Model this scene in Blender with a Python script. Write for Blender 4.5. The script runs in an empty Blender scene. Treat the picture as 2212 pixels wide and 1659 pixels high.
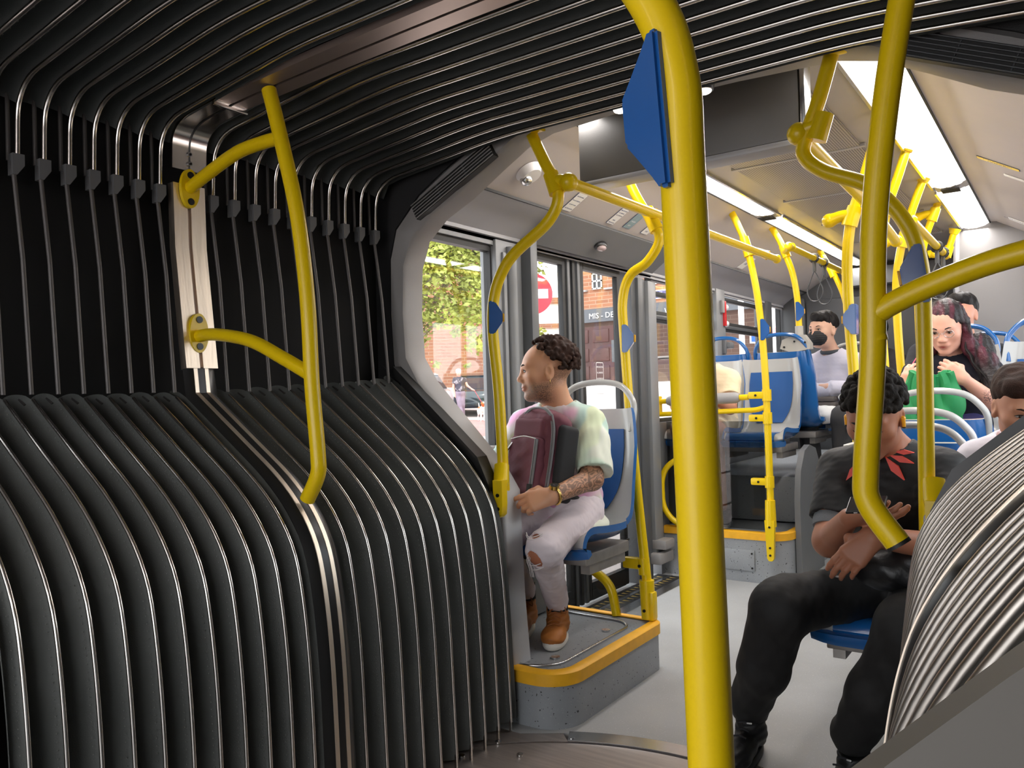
import bpy, bmesh, math, random
import numpy as np
from mathutils import Vector, Matrix
random.seed(7)
SC = bpy.context.scene
COL = SC.collection
PI = math.pi

# ---------------------------------------------------------------- camera
FPX = 1709.3
CX, CY = 1106.0, 829.5
CAM = np.array([1.045, 0.0, 1.2])
_Y = np.array([1214, 9.5, -FPX]); _Y /= np.linalg.norm(_Y)
_X = np.array([2406, 95.5, FPX]); _X = _X - _Y * _X.dot(_Y); _X /= np.linalg.norm(_X)
_Z = np.cross(_X, _Y)
RW = np.array([_X, _Y, _Z])            # world <- camera
cam = bpy.data.cameras.new('camera')
cam_o = bpy.data.objects.new('camera', cam); COL.objects.link(cam_o)
cam.sensor_width = 36.0; cam.lens = 36.0 * FPX / 2212.0; cam.sensor_fit = 'HORIZONTAL'
cam.clip_start = 0.02; cam.clip_end = 400
M4 = Matrix([list(r) + [0] for r in RW] + [[0, 0, 0, 1]]); M4.translation = Vector(CAM)
cam_o.matrix_world = M4
cam.dof.use_dof = False
SC.camera = cam_o

# ---------------------------------------------------------------- world + light
w = bpy.data.worlds.new('sky'); SC.world = w; w.use_nodes = True
nt = w.node_tree; nt.nodes.clear()
wo = nt.nodes.new('ShaderNodeOutputWorld'); bg = nt.nodes.new('ShaderNodeBackground')
tcw = nt.nodes.new('ShaderNodeTexCoord'); nzw = nt.nodes.new('ShaderNodeTexNoise'); rw_ = nt.nodes.new('ShaderNodeValToRGB')
nzw.inputs['Scale'].default_value = 2.2; nzw.inputs['Detail'].default_value = 4
rw_.color_ramp.elements[0].color = (0.82, 0.90, 1.0, 1); rw_.color_ramp.elements[1].color = (1.0, 0.99, 0.97, 1)
nt.links.new(tcw.outputs['Generated'], nzw.inputs['Vector']); nt.links.new(nzw.outputs['Fac'], rw_.inputs[0])
nt.links.new(rw_.outputs[0], bg.inputs['Color'])
bg.inputs['Strength'].default_value = 4.2
nt.links.new(bg.outputs[0], wo.inputs[0])

def area(name, loc, size, power, color, rot=(0, 0, 0), shape='RECTANGLE'):
    l = bpy.data.lights.new(name, 'AREA'); l.shape = shape; l.size = size[0]; l.size_y = size[1]
    l.energy = power; l.color = color
    o = bpy.data.objects.new(name, l); COL.objects.link(o); o.location = loc; o.rotation_euler = rot
    return o
sun = bpy.data.lights.new('sun', 'SUN'); sun.energy = 1.2; sun.angle = math.radians(8); sun.color = (1, .95, .88)
sun_o = bpy.data.objects.new('sun', sun); COL.objects.link(sun_o); sun_o.rotation_euler = (math.radians(38), math.radians(12), math.radians(20))

vs = SC.view_settings
SC.display_settings.display_device = 'sRGB'
vs.view_transform = 'Standard'; vs.look = 'None'; vs.gamma = 1.0; vs.use_curve_mapping = False
vs.exposure = 0.15
SC.cycles.max_bounces = 8; SC.cycles.diffuse_bounces = 5; SC.cycles.glossy_bounces = 4
SC.cycles.transparent_max_bounces = 12; SC.cycles.transmission_bounces = 4
SC.cycles.use_denoising = True
SC.cycles.sample_clamp_indirect = 6.0
SC.cycles.caustics_reflective = False; SC.cycles.caustics_refractive = False

# ---------------------------------------------------------------- helpers
def at(x, y, X=None, Y=None, Z=None):
    d = RW @ np.array([(x - CX) / FPX, -(y - CY) / FPX, -1.0])
    if X is not None: t = (X - CAM[0]) / d[0]
    elif Y is not None: t = (Y - CAM[1]) / d[1]
    else: t = (Z - CAM[2]) / d[2]
    return tuple(CAM + d * t)

MATS = {}
def mat(name, col, rough=.5, metal=0., spec=.5, bump=0., bscale=80., var=0., vscale=6., coat=0., stretch=None, speck=None, alpha=None):
    m = bpy.data.materials.new(name); m.use_nodes = True; MATS[name] = m
    n = m.node_tree; b = n.nodes['Principled BSDF']
    col = tuple(col) + (1,) if len(col) == 3 else col
    b.inputs['Base Color'].default_value = col
    b.inputs['Roughness'].default_value = rough; b.inputs['Metallic'].default_value = metal
    b.inputs['Specular IOR Level'].default_value = spec; b.inputs['Coat Weight'].default_value = coat
    b.inputs['Coat Roughness'].default_value = .08
    tc = n.nodes.new('ShaderNodeTexCoord'); mp = n.nodes.new('ShaderNodeMapping')
    n.links.new(tc.outputs['Object'], mp.inputs['Vector'])
    if stretch: mp.inputs['Scale'].default_value = stretch
    last = None
    if var:
        nz = n.nodes.new('ShaderNodeTexNoise'); nz.inputs['Scale'].default_value = vscale; nz.inputs['Detail'].default_value = 5
        n.links.new(mp.outputs[0], nz.inputs['Vector'])
        r = n.nodes.new('ShaderNodeValToRGB')
        r.color_ramp.elements[0].position = .3; r.color_ramp.elements[1].position = .7
        r.color_ramp.elements[0].color = tuple(c * (1 - var) for c in col[:3]) + (1,)
        r.color_ramp.elements[1].color = tuple(min(1, c * (1 + var)) for c in col[:3]) + (1,)
        n.links.new(nz.outputs['Fac'], r.inputs[0]); last = r.outputs[0]
        n.links.new(last, b.inputs['Base Color'])
    if speck:                                   # flecks: (colour, scale, threshold)
        for (sc_, scl, th) in speck:
            vz = n.nodes.new('ShaderNodeTexNoise'); vz.inputs['Scale'].default_value = scl; vz.inputs['Detail'].default_value = 1
            n.links.new(mp.outputs[0], vz.inputs['Vector'])
            rr = n.nodes.new('ShaderNodeValToRGB'); rr.color_ramp.interpolation = 'LINEAR'
            rr.color_ramp.elements[0].position = th; rr.color_ramp.elements[1].position = th + .03
            n.links.new(vz.outputs['Fac'], rr.inputs[0])
            mx = n.nodes.new('ShaderNodeMix'); mx.data_type = 'RGBA'
            n.links.new(rr.outputs[0], mx.inputs[0])
            if last: n.links.new(last, mx.inputs[6])
            else: mx.inputs[6].default_value = col
            mx.inputs[7].default_value = tuple(sc_) + (1,)
            last = mx.outputs[2]
        n.links.new(last, b.inputs['Base Color'])
    if bump:
        nb = n.nodes.new('ShaderNodeTexNoise'); nb.inputs['Scale'].default_value = bscale; nb.inputs['Detail'].default_value = 3
        n.links.new(mp.outputs[0], nb.inputs['Vector'])
        bp = n.nodes.new('ShaderNodeBump'); bp.inputs['Strength'].default_value = bump; bp.inputs['Distance'].default_value = .004
        n.links.new(nb.outputs['Fac'], bp.inputs['Height']); n.links.new(bp.outputs[0], b.inputs['Normal'])
    return m
def emis(name, col, st):
    m = bpy.data.materials.new(name); m.use_nodes = True; n = m.node_tree; n.nodes.clear()
    e = n.nodes.new('ShaderNodeEmission'); o = n.nodes.new('ShaderNodeOutputMaterial')
    e.inputs[0].default_value = tuple(col) + (1,); e.inputs[1].default_value = st
    n.links.new(e.outputs[0], o.inputs[0]); return m
def glass(name, tint=(1, 1, 1), refl=.08, rough=0.0):
    m = bpy.data.materials.new(name); m.use_nodes = True; n = m.node_tree; n.nodes.clear()
    t = n.nodes.new('ShaderNodeBsdfTransparent'); g = n.nodes.new('ShaderNodeBsdfGlossy'); mx = n.nodes.new('ShaderNodeMixShader')
    lw = n.nodes.new('ShaderNodeLayerWeight'); lw.inputs[0].default_value = .35
    mu = n.nodes.new('ShaderNodeMath'); mu.operation = 'MULTIPLY_ADD'; mu.inputs[1].default_value = .07; mu.inputs[2].default_value = refl * .5
    n.links.new(lw.outputs['Fresnel'], mu.inputs[0])
    o = n.nodes.new('ShaderNodeOutputMaterial')
    t.inputs[0].default_value = tuple(tint) + (1,); g.inputs['Roughness'].default_value = rough
    n.links.new(mu.outputs[0], mx.inputs[0]); n.links.new(t.outputs[0], mx.inputs[1]); n.links.new(g.outputs[0], mx.inputs[2])
    n.links.new(mx.outputs[0], o.inputs[0]); return m

yellow = mat('yellow_enamel', (.82, .565, .004), .30, spec=.35, coat=.12, bump=.03, bscale=220)
yellow_edge = mat('yellow_step_edging', (.92, .46, .015), .5, var=.08, vscale=18)
blue_b = mat('blue_button_plastic', (.010, .085, .30), .16, coat=.35)
alu = mat('aluminium_rail', (.72, .68, .64), .20, 1.0, var=.06, vscale=30)
alu_soft = mat('dull_aluminium_rail', (.50, .455, .41), .40, 1.0, var=.08, vscale=20)
alu_brush = mat('brushed_aluminium', (.95, .80, .66), .42, 1.0, bump=.25, bscale=60, stretch=(1, 1, .06), var=.1, vscale=8)
alu_dark = mat('dark_anodised_metal', (.50, .40, .35), .38, .9, var=.06, vscale=4)
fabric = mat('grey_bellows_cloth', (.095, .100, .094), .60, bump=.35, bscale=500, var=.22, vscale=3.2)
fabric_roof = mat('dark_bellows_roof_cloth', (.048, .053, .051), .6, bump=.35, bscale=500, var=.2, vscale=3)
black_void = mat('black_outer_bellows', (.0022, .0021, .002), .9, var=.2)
black_pl = mat('black_plastic', (.014, .014, .014), .32, var=.15)
black_matte = mat('black_textured_plastic', (.022, .022, .023), .6, bump=.25, bscale=300, var=.1)
rubber = mat('black_rubber', (.012, .012, .012), .55)
grey_pl = mat('grey_trim_plastic', (.31, .295, .285), .42, bump=.12, bscale=350, var=.04)
grey_wall = mat('grey_painted_panel', (.22, .228, .235), .38, bump=.1, bscale=300, var=.04)
grey_dk = mat('dark_grey_frame', (.085, .09, .095), .4, var=.08)
grey_md = mat('mid_grey_plastic', (.15, .155, .16), .45, bump=.1, bscale=300, var=.05)
rear_dk = mat('charcoal_moulding', (.05, .052, .055), .5, bump=.15, bscale=250, var=.06)
ceil_m = mat('pale_ceiling_laminate', (.50, .46, .44), .45, var=.03, vscale=3, bump=.05, bscale=200)
ceil_side = mat('pale_cove_plastic', (.36, .36, .375), .38, var=.03)
hdr_m = mat('grey_header_box', (.12, .115, .108), .42, bump=.1, bscale=300)
floor_m = mat('speckled_grey_floor', (.40, .405, .405), .42, var=.10, vscale=2.5, bump=.08, bscale=150,
              speck=[((.72, .72, .70), 230, .70), ((.12, .12, .12), 260, .73)])
step_m = mat('speckled_grey_step', (.30, .315, .33), .45, var=.10, vscale=5, bump=.1, bscale=150,
             speck=[((.55, .56, .56), 210, .73), ((.03, .03, .03), 90, .70)])
turn_m = mat('ribbed_turntable_metal', (.42, .37, .34), .42, .75, var=.12, vscale=4, bump=.25, bscale=30, stretch=(1, 14, 1))
steel = mat('stainless_steel', (.62, .62, .62), .25, 1.0, var=.05)
seat_grey = mat('seat_grey_plastic', (.44, .44, .425), .26, coat=.3, var=.03)
seat_blue = mat('seat_blue_plastic', (.012, .115, .36), .22, coat=.4, var=.05)
seat_blue2 = mat('seat_blue_insert', (.010, .085, .29), .35, bump=.1, bscale=300, var=.05)
bracket_m = mat('beige_bracket_plastic', (.42, .40, .36), .4)
screw_m = mat('dark_screw', (.03, .03, .03), .3, .8)
white_l = mat('white_plastic', (.75, .73, .72), .35)
pane = glass('window_glass', (.97, .98, .98), .05)
pane_dark = glass('tinted_glass', (.62, .63, .63), .08)
orange_b = mat('orange_button', (.85, .42, .02), .35)

def tag(o, label=None, cat=None, group=None, kind=None):
    if label: o['label'] = label
    if cat: o['category'] = cat
    if group: o['group'] = group
    if kind: o['kind'] = kind
    return o
def thing(name, label, cat, loc=(0, 0, 0), rz=0, group=None):
    o = bpy.data.objects.new(name, None); COL.objects.link(o); o.location = loc; o.rotation_euler = (0, 0, rz)
    o.empty_display_size = .05
    return tag(o, label, cat, group)
def link_mesh(name, me, m, parent=None, smooth=True, world=True):
    o = bpy.data.objects.new(name, me); COL.objects.link(o)
    ms = m if isinstance(m, (list, tuple)) else [m]
    for q in ms: me.materials.append(q)
    if smooth and len(me.polygons): me.polygons.foreach_set('use_smooth', [True] * len(me.polygons))
    if parent is not None:
        o.parent = parent
        if world:      # geometry given in world space: cancel the parents' transforms
            o.matrix_parent_inverse = pmat(parent).inverted()
    return o
def pmat(p):
    m = Matrix.LocRotScale(p.location, p.rotation_euler, p.scale)
    if p.parent is not None: m = pmat(p.parent) @ p.matrix_parent_inverse @ m
    return m

class MB:
    """collects vertices and faces of one mesh"""
    def __init__(s): s.v = []; s.f = []; s.mi = []; s.sharp = False
    def add(s, vs_, fs, mi=0):
        b = len(s.v); s.v += [tuple(p) for p in vs_]; s.f += [tuple(i + b for i in f) for f in fs]; s.mi += [mi] * len(fs); return s
    def box(s, a, b, mi=0, bev=0.0, M=None):
        x0, y0, z0 = [min(a[i], b[i]) for i in range(3)]; x1, y1, z1 = [max(a[i], b[i]) for i in range(3)]
        if bev <= 0:
            vs_ = [(x0, y0, z0), (x1, y0, z0), (x1, y1, z0), (x0, y1, z0), (x0, y0, z1), (x1, y0, z1), (x1, y1, z1), (x0, y1, z1)]
            fs = [(0, 3, 2, 1), (4, 5, 6, 7), (0, 1, 5, 4), (1, 2, 6, 5), (2, 3, 7, 6), (3, 0, 4, 7)]
        else:
            bm = bmesh.new(); bmesh.ops.create_cube(bm, size=1)
            for v in bm.verts: v.co = Vector((x0 + (v.co.x + .5) * (x1 - x0), y0 + (v.co.y + .5) * (y1 - y0), z0 + (v.co.z + .5) * (z1 - z0)))
            bv = min(bev, .49 * min(x1 - x0, y1 - y0, z1 - z0))
            bmesh.ops.bevel(bm, geom=bm.edges[:], offset=bv, segments=2, affect='EDGES', profile=.6)
            bm.verts.index_update(); vs_ = [tuple(v.co) for v in bm.verts]; fs = [tuple(v.index for v in f.verts) for f in bm.faces]; bm.free()
        if M is not None: vs_ = [tuple(M @ Vector(p)) for p in vs_]
        return s.add(vs_, fs, mi)
    def tube(s, pts, r, fil=0.0, seg=16, caps=True, mi=0, flat=1.0, up=None, nf=8):
        pts = [Vector(p) for p in pts]
        rs = list(r) if isinstance(r, (list, tuple)) else [r] * len(pts)
        P = []; R = []
        for i, p in enumerate(pts):
            if 0 < i < len(pts) - 1 and fil > 0:
                a = pts[i - 1] - p; b = pts[i + 1] - p
                la, lb = min(fil, a.length * .48), min(fil, b.length * .48)
                p0 = p + a.normalized() * la; p2 = p + b.normalized() * lb
                for k in range(nf + 1):
                    t = k / nf; P.append(p0 * (1 - t) ** 2 + p * 2 * t * (1 - t) + p2 * t * t); R.append(rs[i])
            else: P.append(p); R.append(rs[i])
        Q = [P[0]]; RR = [R[0]]
        for p, rr in zip(P[1:], R[1:]):
            if (p - Q[-1]).length > 1e-6: Q.append(p); RR.append(rr)
            else: RR[-1] = rr
        P, R = Q, RR
        T = []
        for i in range(len(P)):
            a = P[max(i - 1, 0)]; b = P[min(i + 1, len(P) - 1)]; T.append((b - a).normalized())
        n = Vector(up) if up else (Vector((0, 0, 1)) if abs(T[0].z) < .9 else Vector((0, 1, 0)))
        vs_ = []; fs = []
        for i, p in enumerate(P):
            n = (n - T[i] * n.dot(T[i]))
            if n.length < 1e-5: n = T[i].orthogonal()
            n.normalize(); b = T[i].cross(n)
            for k in range(seg):
                a = 2 * PI * k / seg; vs_.append(tuple(p + n * (math.cos(a) * R[i]) + b * (math.sin(a) * R[i] * flat)))
        for i in range(len(P) - 1):
            for k in range(seg):
                k2 = (k + 1) % seg; fs.append((i * seg + k, i * seg + k2, (i + 1) * seg + k2, (i + 1) * seg + k))
        if caps:
            fs.append(tuple(reversed(range(seg)))); fs.append(tuple((len(P) - 1) * seg + k for k in range(seg)))
        return s.add(vs_, fs, mi)
    def prism(s, poly, a, b, axis='y', mi=0):
        """poly: 2D outline; axis y: (x,z) extruded in y; x: (y,z) along x; z: (x,y) along z"""
        def P(u, t):
            return (u[0], t, u[1]) if axis == 'y' else ((t, u[0], u[1]) if axis == 'x' else (u[0], u[1], t))
        n = len(poly); vs_ = [P(u, a) for u in poly] + [P(u, b) for u in poly]
        fs = [tuple(range(n)), tuple(reversed(range(n, 2 * n)))] + [(i, n + i, n + (i + 1) % n, (i + 1) % n) for i in range(n)]
        return s.add(vs_, fs, mi)
    def grid(s, G, mi=0, close=False):
        nu, nv = len(G), len(G[0]); vs_ = [tuple(p) for row in G for p in row]; fs = []
        for i in range(nu - 1):
            for j in range(nv - 1):
                fs.append((i * nv + j, i * nv + j + 1, (i + 1) * nv + j + 1, (i + 1) * nv + j))
            if close: fs.append((i * nv + nv - 1, i * nv, (i + 1) * nv, (i + 1) * nv + nv - 1))
        return s.add(vs_, fs, mi)
    def slab(s, G, th, mi=0, mi2=None):
        """grid with thickness along its normal"""
        A = np.array(G, float); du = np.gradient(A, axis=0); dv = np.gradient(A, axis=1)
        n = np.cross(du, dv); n /= (np.linalg.norm(n, axis=2, keepdims=True) + 1e-9)
        B = A + n * th
        s.grid(A.tolist(), mi); s.grid(B[:, ::-1].tolist(), mi if mi2 is None else mi2)
        nu, nv = A.shape[:2]
        for (ra, rb) in ((A[0], B[0]), (A[-1], B[-1]), (A[:, 0], B[:, 0]), (A[:, -1], B[:, -1])):
            s.grid([ra.tolist(), rb.tolist()], mi)
        return s
    def ball(s, c, r, seg=12, mi=0, M=None):
        r = r if isinstance(r, (list, tuple)) else (r, r, r); G = []
        for i in range(seg // 2 + 1):
            th = PI * i / (seg // 2)
            G.append([(c[0] + r[0] * math.sin(th) * math.cos(2 * PI * k / seg), c[1] + r[1] * math.sin(th) * math.sin(2 * PI * k / seg), c[2] + r[2] * math.cos(th)) for k in range(seg)])
        if M is not None: G = [[tuple(M @ Vector(p)) for p in row] for row in G]
        return s.grid(G, mi, close=True)
    def disc(s, c, ax, r, th, seg=20, mi=0):
        c = Vector(c); ax = Vector(ax).normalized()
        return s.tube([c - ax * th / 2, c + ax * th / 2], r, seg=seg, mi=mi)
    def mesh(s, name):
        me = bpy.data.meshes.new(name); me.from_pydata(s.v, [], s.f); me.update()
        if any(s.mi): me.polygons.foreach_set('material_index', s.mi)
        bm = bmesh.new(); bm.from_mesh(me); bmesh.ops.remove_doubles(bm, verts=bm.verts[:], dist=1e-6)
        bmesh.ops.recalc_face_normals(bm, faces=bm.faces[:]); bm.to_mesh(me); bm.free()
        return me
    def ribbon(s, pts, y0, y1, th, sd, mi=0):
        """band along an (x,z) profile from y0 to y1; thickness goes outwards (towards side sd, or up)"""
        n = len(pts); A = []; B = []
        for i in range(n):
            a, b = pts[max(i - 1, 0)], pts[min(i + 1, n - 1)]; tx, tz = b[0] - a[0], b[1] - a[1]; L = math.hypot(tx, tz) or 1; nx, nz = -tz / L, tx / L
            if nx * sd < -1e-6 or (abs(nx) < 1e-6 and nz < 0): nx, nz = -nx, -nz
            A.append(pts[i]); B.append((pts[i][0] + nx * th, pts[i][1] + nz * th))
        ring = [[(a[0], y0, a[1]), (a[0], y1, a[1]), (b[0], y1, b[1]), (b[0], y0, b[1])] for a, b in zip(A, B)]
        s.grid(ring, mi, close=True); k = len(s.v) - 4 * n
        s.f += [(k, k + 1, k + 2, k + 3), (k + 4 * n - 4, k + 4 * n - 1, k + 4 * n - 2, k + 4 * n - 3)]; s.mi += [mi, mi]
        return s
    def build(s, name, m, parent=None, smooth=True, auto=50, world=True):
        me = s.mesh(name); o = link_mesh(name, me, m, parent, smooth, world)
        if smooth and auto:
            ca = math.cos(math.radians(auto)); bm = bmesh.new(); bm.from_mesh(me)
            for e in bm.edges:
                if len(e.link_faces) == 2 and e.link_faces[0].normal.dot(e.link_faces[1].normal) < ca: e.smooth = False
            bm.to_mesh(me); bm.free()
        return o
def structure(mb, name, m, label=None, smooth=True, parent=None):
    o = mb.build(name, m, parent, smooth)
    if parent is None: o['kind'] = 'structure'
    return o
def rrect(x0, x1, z0, z1, r, n=5):
    pts = []
    for (cx, cz, a0) in ((x1 - r, z1 - r, 0), (x0 + r, z1 - r, 90), (x0 + r, z0 + r, 180), (x1 - r, z0 + r, 270)):
        for k in range(n + 1):
            a = math.radians(a0 + 90 * k / n); pts.append((cx + r * math.cos(a), cz + r * math.sin(a)))
    return pts
def text_obj(txt, size, m, parent, M, name='lettering', depth=.001, align='LEFT'):
    cu = bpy.data.curves.new(name, 'FONT'); cu.body = txt; cu.size = size; cu.extrude = depth; cu.align_x = align; cu.resolution_u = 2
    to = bpy.data.objects.new('tmp', cu); COL.objects.link(to)
    bpy.context.view_layer.update()
    me = bpy.data.meshes.new_from_object(to.evaluated_get(bpy.context.evaluated_depsgraph_get()))
    bpy.data.objects.remove(to); me.name = name; me.transform(M); me.materials.clear()
    return link_mesh(name, me, m, parent, smooth=False)
def smooth_path(pts, n=6):
    """Catmull-Rom through the points"""
    P = [Vector(p) for p in pts]; out = []
    for i in range(len(P) - 1):
        p0 = P[max(i - 1, 0)]; p1 = P[i]; p2 = P[i + 1]; p3 = P[min(i + 2, len(P) - 1)]
        for k in range(n):
            t = k / n
            out.append(.5 * ((2 * p1) + (p2 - p0) * t + (2 * p0 - 5 * p1 + 4 * p2 - p3) * t * t + (3 * p1 - p0 - 3 * p2 + p3) * t ** 3))
    out.append(P[-1]); return out
# ================================================================ FLOOR
YR = 2.36                                   # joint end ring
mb = MB(); mb.prism([(1.28, 8.0), (-1.28, 8.0), (-1.28, 2.306), (-.60, 2.306)] + [(.996 * math.cos(math.radians(a)), 1.51 + .996 * math.sin(math.radians(a))) for a in np.linspace(118, 53, 22)] + [(.60, 2.306), (1.28, 2.306)], -.06, 0.0, 'z'); structure(mb, 'floor', floor_m, smooth=False)
mb = MB(); mb.box((-1.28, -3.2, -.06), (1.28, .62, 0.0)); structure(mb, 'floor_front', floor_m)
# turntable of the joint: ribbed disc inside a curved plate
tt = thing('turntable', 'ribbed metal turntable plate in the joint floor beside the bellows', 'floor plate', (0, 1.5, 0))
mb = MB(); mb.box((-1.2, .6, -.07), (1.2, 2.32, -.012)); mb.build('base_plate', turn_m, tt, smooth=False)
mb = MB(); mb.tube([(0, 1.51, -.012), (0, 1.51, 0.0)], .915, seg=96); mb.build('turning_disc', turn_m, tt)
G = []
for k in range(41):
    a = math.radians(45 + 72 * k / 40); G.append([(.925 * math.cos(a), 1.51 + .925 * math.sin(a), .001), (1.0 * math.cos(a), 1.51 + 1.0 * math.sin(a), .001)])
mb = MB(); mb.slab(G, -.004); mb.build('edge_strip', steel, tt)
for (x, y) in ((-.50, 2.16), (-.62, 2.2), (-.66, 2.05), (-.42, 2.36), (.2, 2.47)):
    mb = MB(); mb.disc((x, y, .004), (0, 0, 1), .011, .006); mb.build('plate_screw', steel, tt)

arcp = lambda a0, a1, r, n_=24: [(r * math.cos(math.radians(a)), 1.51 + r * math.sin(math.radians(a))) for a in np.linspace(a0, a1, n_)]
mb = MB(); mb.prism(arcp(30, 53, .995) + [(.60, 2.304), (1.0, 2.304), (1.0, 2.0)], -.012, 0.0, 'z'); o = mb.build('floor_joint', floor_m, smooth=False); o['kind'] = 'structure'
mb = MB(); mb.prism(arcp(117, 150, .928) + [(-1.0, 2.0), (-1.0, 2.303), (-.60, 2.304), (-.47, 2.385)], -.012, 0.0, 'z'); mb.build('corner_plate', turn_m, tt, smooth=False)
# ================================================================ BELLOWS
def lerp(a, b, t): return a + (b - a) * t
def hump(Y, s):
    """rail profile of the lower bellows (side s) at station Y, top to bottom"""
    t = min(1, max(0, (Y - 1.45) / .9)); off = 0.0
    kx = lerp(.655, .70, t)
    if s > 0: off = .19 * (1 - t) if Y > 1.45 else lerp(.275, .19, (Y - .6) / .85)
    kx += off; bx = lerp(.585, .64, t) + off * .9
    zt = lerp(1.225, 1.268, t)
    return [(s * 1.185, zt), (s * (kx + .02), .90), (s * (bx + .02), .62), (s * bx, .035)]
def rounded(poly, fil, n=7):
    P = [Vector((p[0], 0, p[1])) for p in poly]; out = []
    for i, p in enumerate(P):
        if 0 < i < len(P) - 1:
            a, b = P[i - 1] - p, P[i + 1] - p; la, lb = min(fil, a.length * .49), min(fil, b.length * .49)
            p0, p2 = p + a.normalized() * la, p + b.normalized() * lb
            for k in range(n + 1):
                t = k / n; out.append(p0 * (1 - t) ** 2 + p * 2 * t * (1 - t) + p2 * t * t)
        else: out.append(p)
    return [(v.x, v.z) for v in out]
def resample(pts, n):
    P = [Vector((p[0], p[1])) for p in pts]; L = [0]
    for a, b in zip(P, P[1:]): L.append(L[-1] + (b - a).length)
    out = []; j = 0
    for k in range(n):
        d = L[-1] * k / (n - 1)
        while j < len(L) - 2 and L[j + 1] < d: j += 1
        t = (d - L[j]) / max(1e-9, L[j + 1] - L[j]); q = P[j].lerp(P[j + 1], t); out.append((q.x, q.y))
    return out
def side_bellows(s, y0, y1, n, label, upper=True, depth=.045):
    root = thing('side_bellows', label, 'bellows', (s * 1.2, (y0 + y1) / 2, 0), 0, 'pleated side bellows of the joint')
    ys = [lerp(y0, y1, (i + .5) / n) for i in range(n)]
    for i, y in enumerate(ys):
        pr_ = rounded(hump(y, s), .24, 9)
        mb = MB(); mb.tube([(p[0] - s * .004, y, p[1]) for p in pr_], .0048 if s < 0 else .0072, seg=12)
        mb.box((pr_[-1][0] - .004, y - .004, .0), (pr_[-1][0] + .004, y + .004, .05)); mb.build('rail', alu if s < 0 else alu_soft, root)
    edges = [y0] + ys + [y1]
    st = MB()
    for i in range(len(edges) - 1):
        ya, yb = edges[i], edges[i + 1]; full = abs(yb - ya) > .6 * (y1 - y0) / n
        NU, NV = 44, 15; G = []
        A = resample(rounded(hump(ya, s), .24), NU); B = resample(rounded(hump(yb, s), .24), NU)
        ext = []
        for iu in range(-5, NU):
            row = []
            for iv in range(NV):
                v = iv / (NV - 1); a = A[max(iu, 0)]; b = B[max(iu, 0)]
                x, z = lerp(a[0], b[0], v), lerp(a[1], b[1], v); y = lerp(ya, yb, v)
                i2 = min(max(iu, 0) + 1, NU - 1); i1 = max(i2 - 2, 0)
                tx, tz = A[i2][0] - A[i1][0], A[i2][1] - A[i1][1]; L = math.hypot(tx, tz); tx /= L; tz /= L
                nx, nz = -tz, tx                                  # outward normal
                if nx * s < 0: nx, nz = -nx, -nz
                if abs(nx) < 1e-6 and nz > 0: pass
                d = depth * (math.sin(PI / 2 * min(1, v / .24)) if v < .24 else ((1 - v) / .76) ** .85 * (1 + .10 * math.sin(PI * (v - .24) / .76))) * (1.0 if full else .4)
                wob = .004 * math.sin(11 * z + 5 * y * 9 + i * 1.7) * math.sin(PI * v)
                if iu < 0:
                    e = (-iu / 5) * .055 * math.sqrt(max(0, 1 - (2 * v - 1) ** 2)); x -= tx * e; z -= tz * e
                    d *= 1 - .35 * (-iu / 5)
                row.append((x + nx * (d + wob), y, z + nz * (d + wob)))
            G.append(row)
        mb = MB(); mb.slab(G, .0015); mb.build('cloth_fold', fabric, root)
        if full:
            p, q_ = Vector(G[2][10]), Vector(G[5][11]); n_ = Vector((-s * .7, -.5, .5)); mb = MB(); mb.tube([p + n_ * .001, q_ + n_ * .001], [.0035, .0045], seg=10, flat=.5); mb.build('fold_patch', hole_shade_m, root)  # solid dark piece stands in for the shaded hole at the fold top
        if i > 0:                                                 # stitching seam beside every rail
            pass
    for y in ys:
        pr_ = resample(rounded(hump(y - .012, s), .24), 90)
        for k in range(2, 88):
            x, z = pr_[k]; st.box((x + s * .0052, y - .0128, z - .0012), (x + s * .0068, y - .0112, z + .0012))
    tag(st.build('stitching', white_thread, root, smooth=False), kind='stuff')
    if upper:
        for i, y in enumerate(ys):
            yu = y
            mb = MB(); mb.tube([(s * 1.245, yu - .012, 1.865), (s * 1.215, yu - .004, 1.6), (s * 1.19, yu, 1.24)], .0062, seg=8); mb.build('cable', cable_m, root)
    return root
white_thread = mat('pale_stitching', (.20, .20, .19), .7)
hole_shade_m = mat('dark_patch', (.025, .021, .019), .6)
cable_m = mat('grey_cable', (.11, .10, .095), .45, .3)
clip_m = mat('grey_clip', (.12, .122, .125), .5)
YL0, YC0, YC1 = .66, 1.405, 1.515
side_bellows(-1, YL0, YC0, 11, 'dark grey pleated side bellows left of the aluminium joint post')
side_bellows(-1, YC1, YR - .02, 10, 'dark grey pleated side bellows from the joint post to the passenger in tie-dye')
side_bellows(1, YL0, YC0, 9, 'pleated side bellows in the bottom right corner, nearest the camera', upper=True)
side_bellows(1, YC1, YR - .02, 10, 'shiny ribbed side bellows beside the knees of the passenger in black', upper=True)

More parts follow.
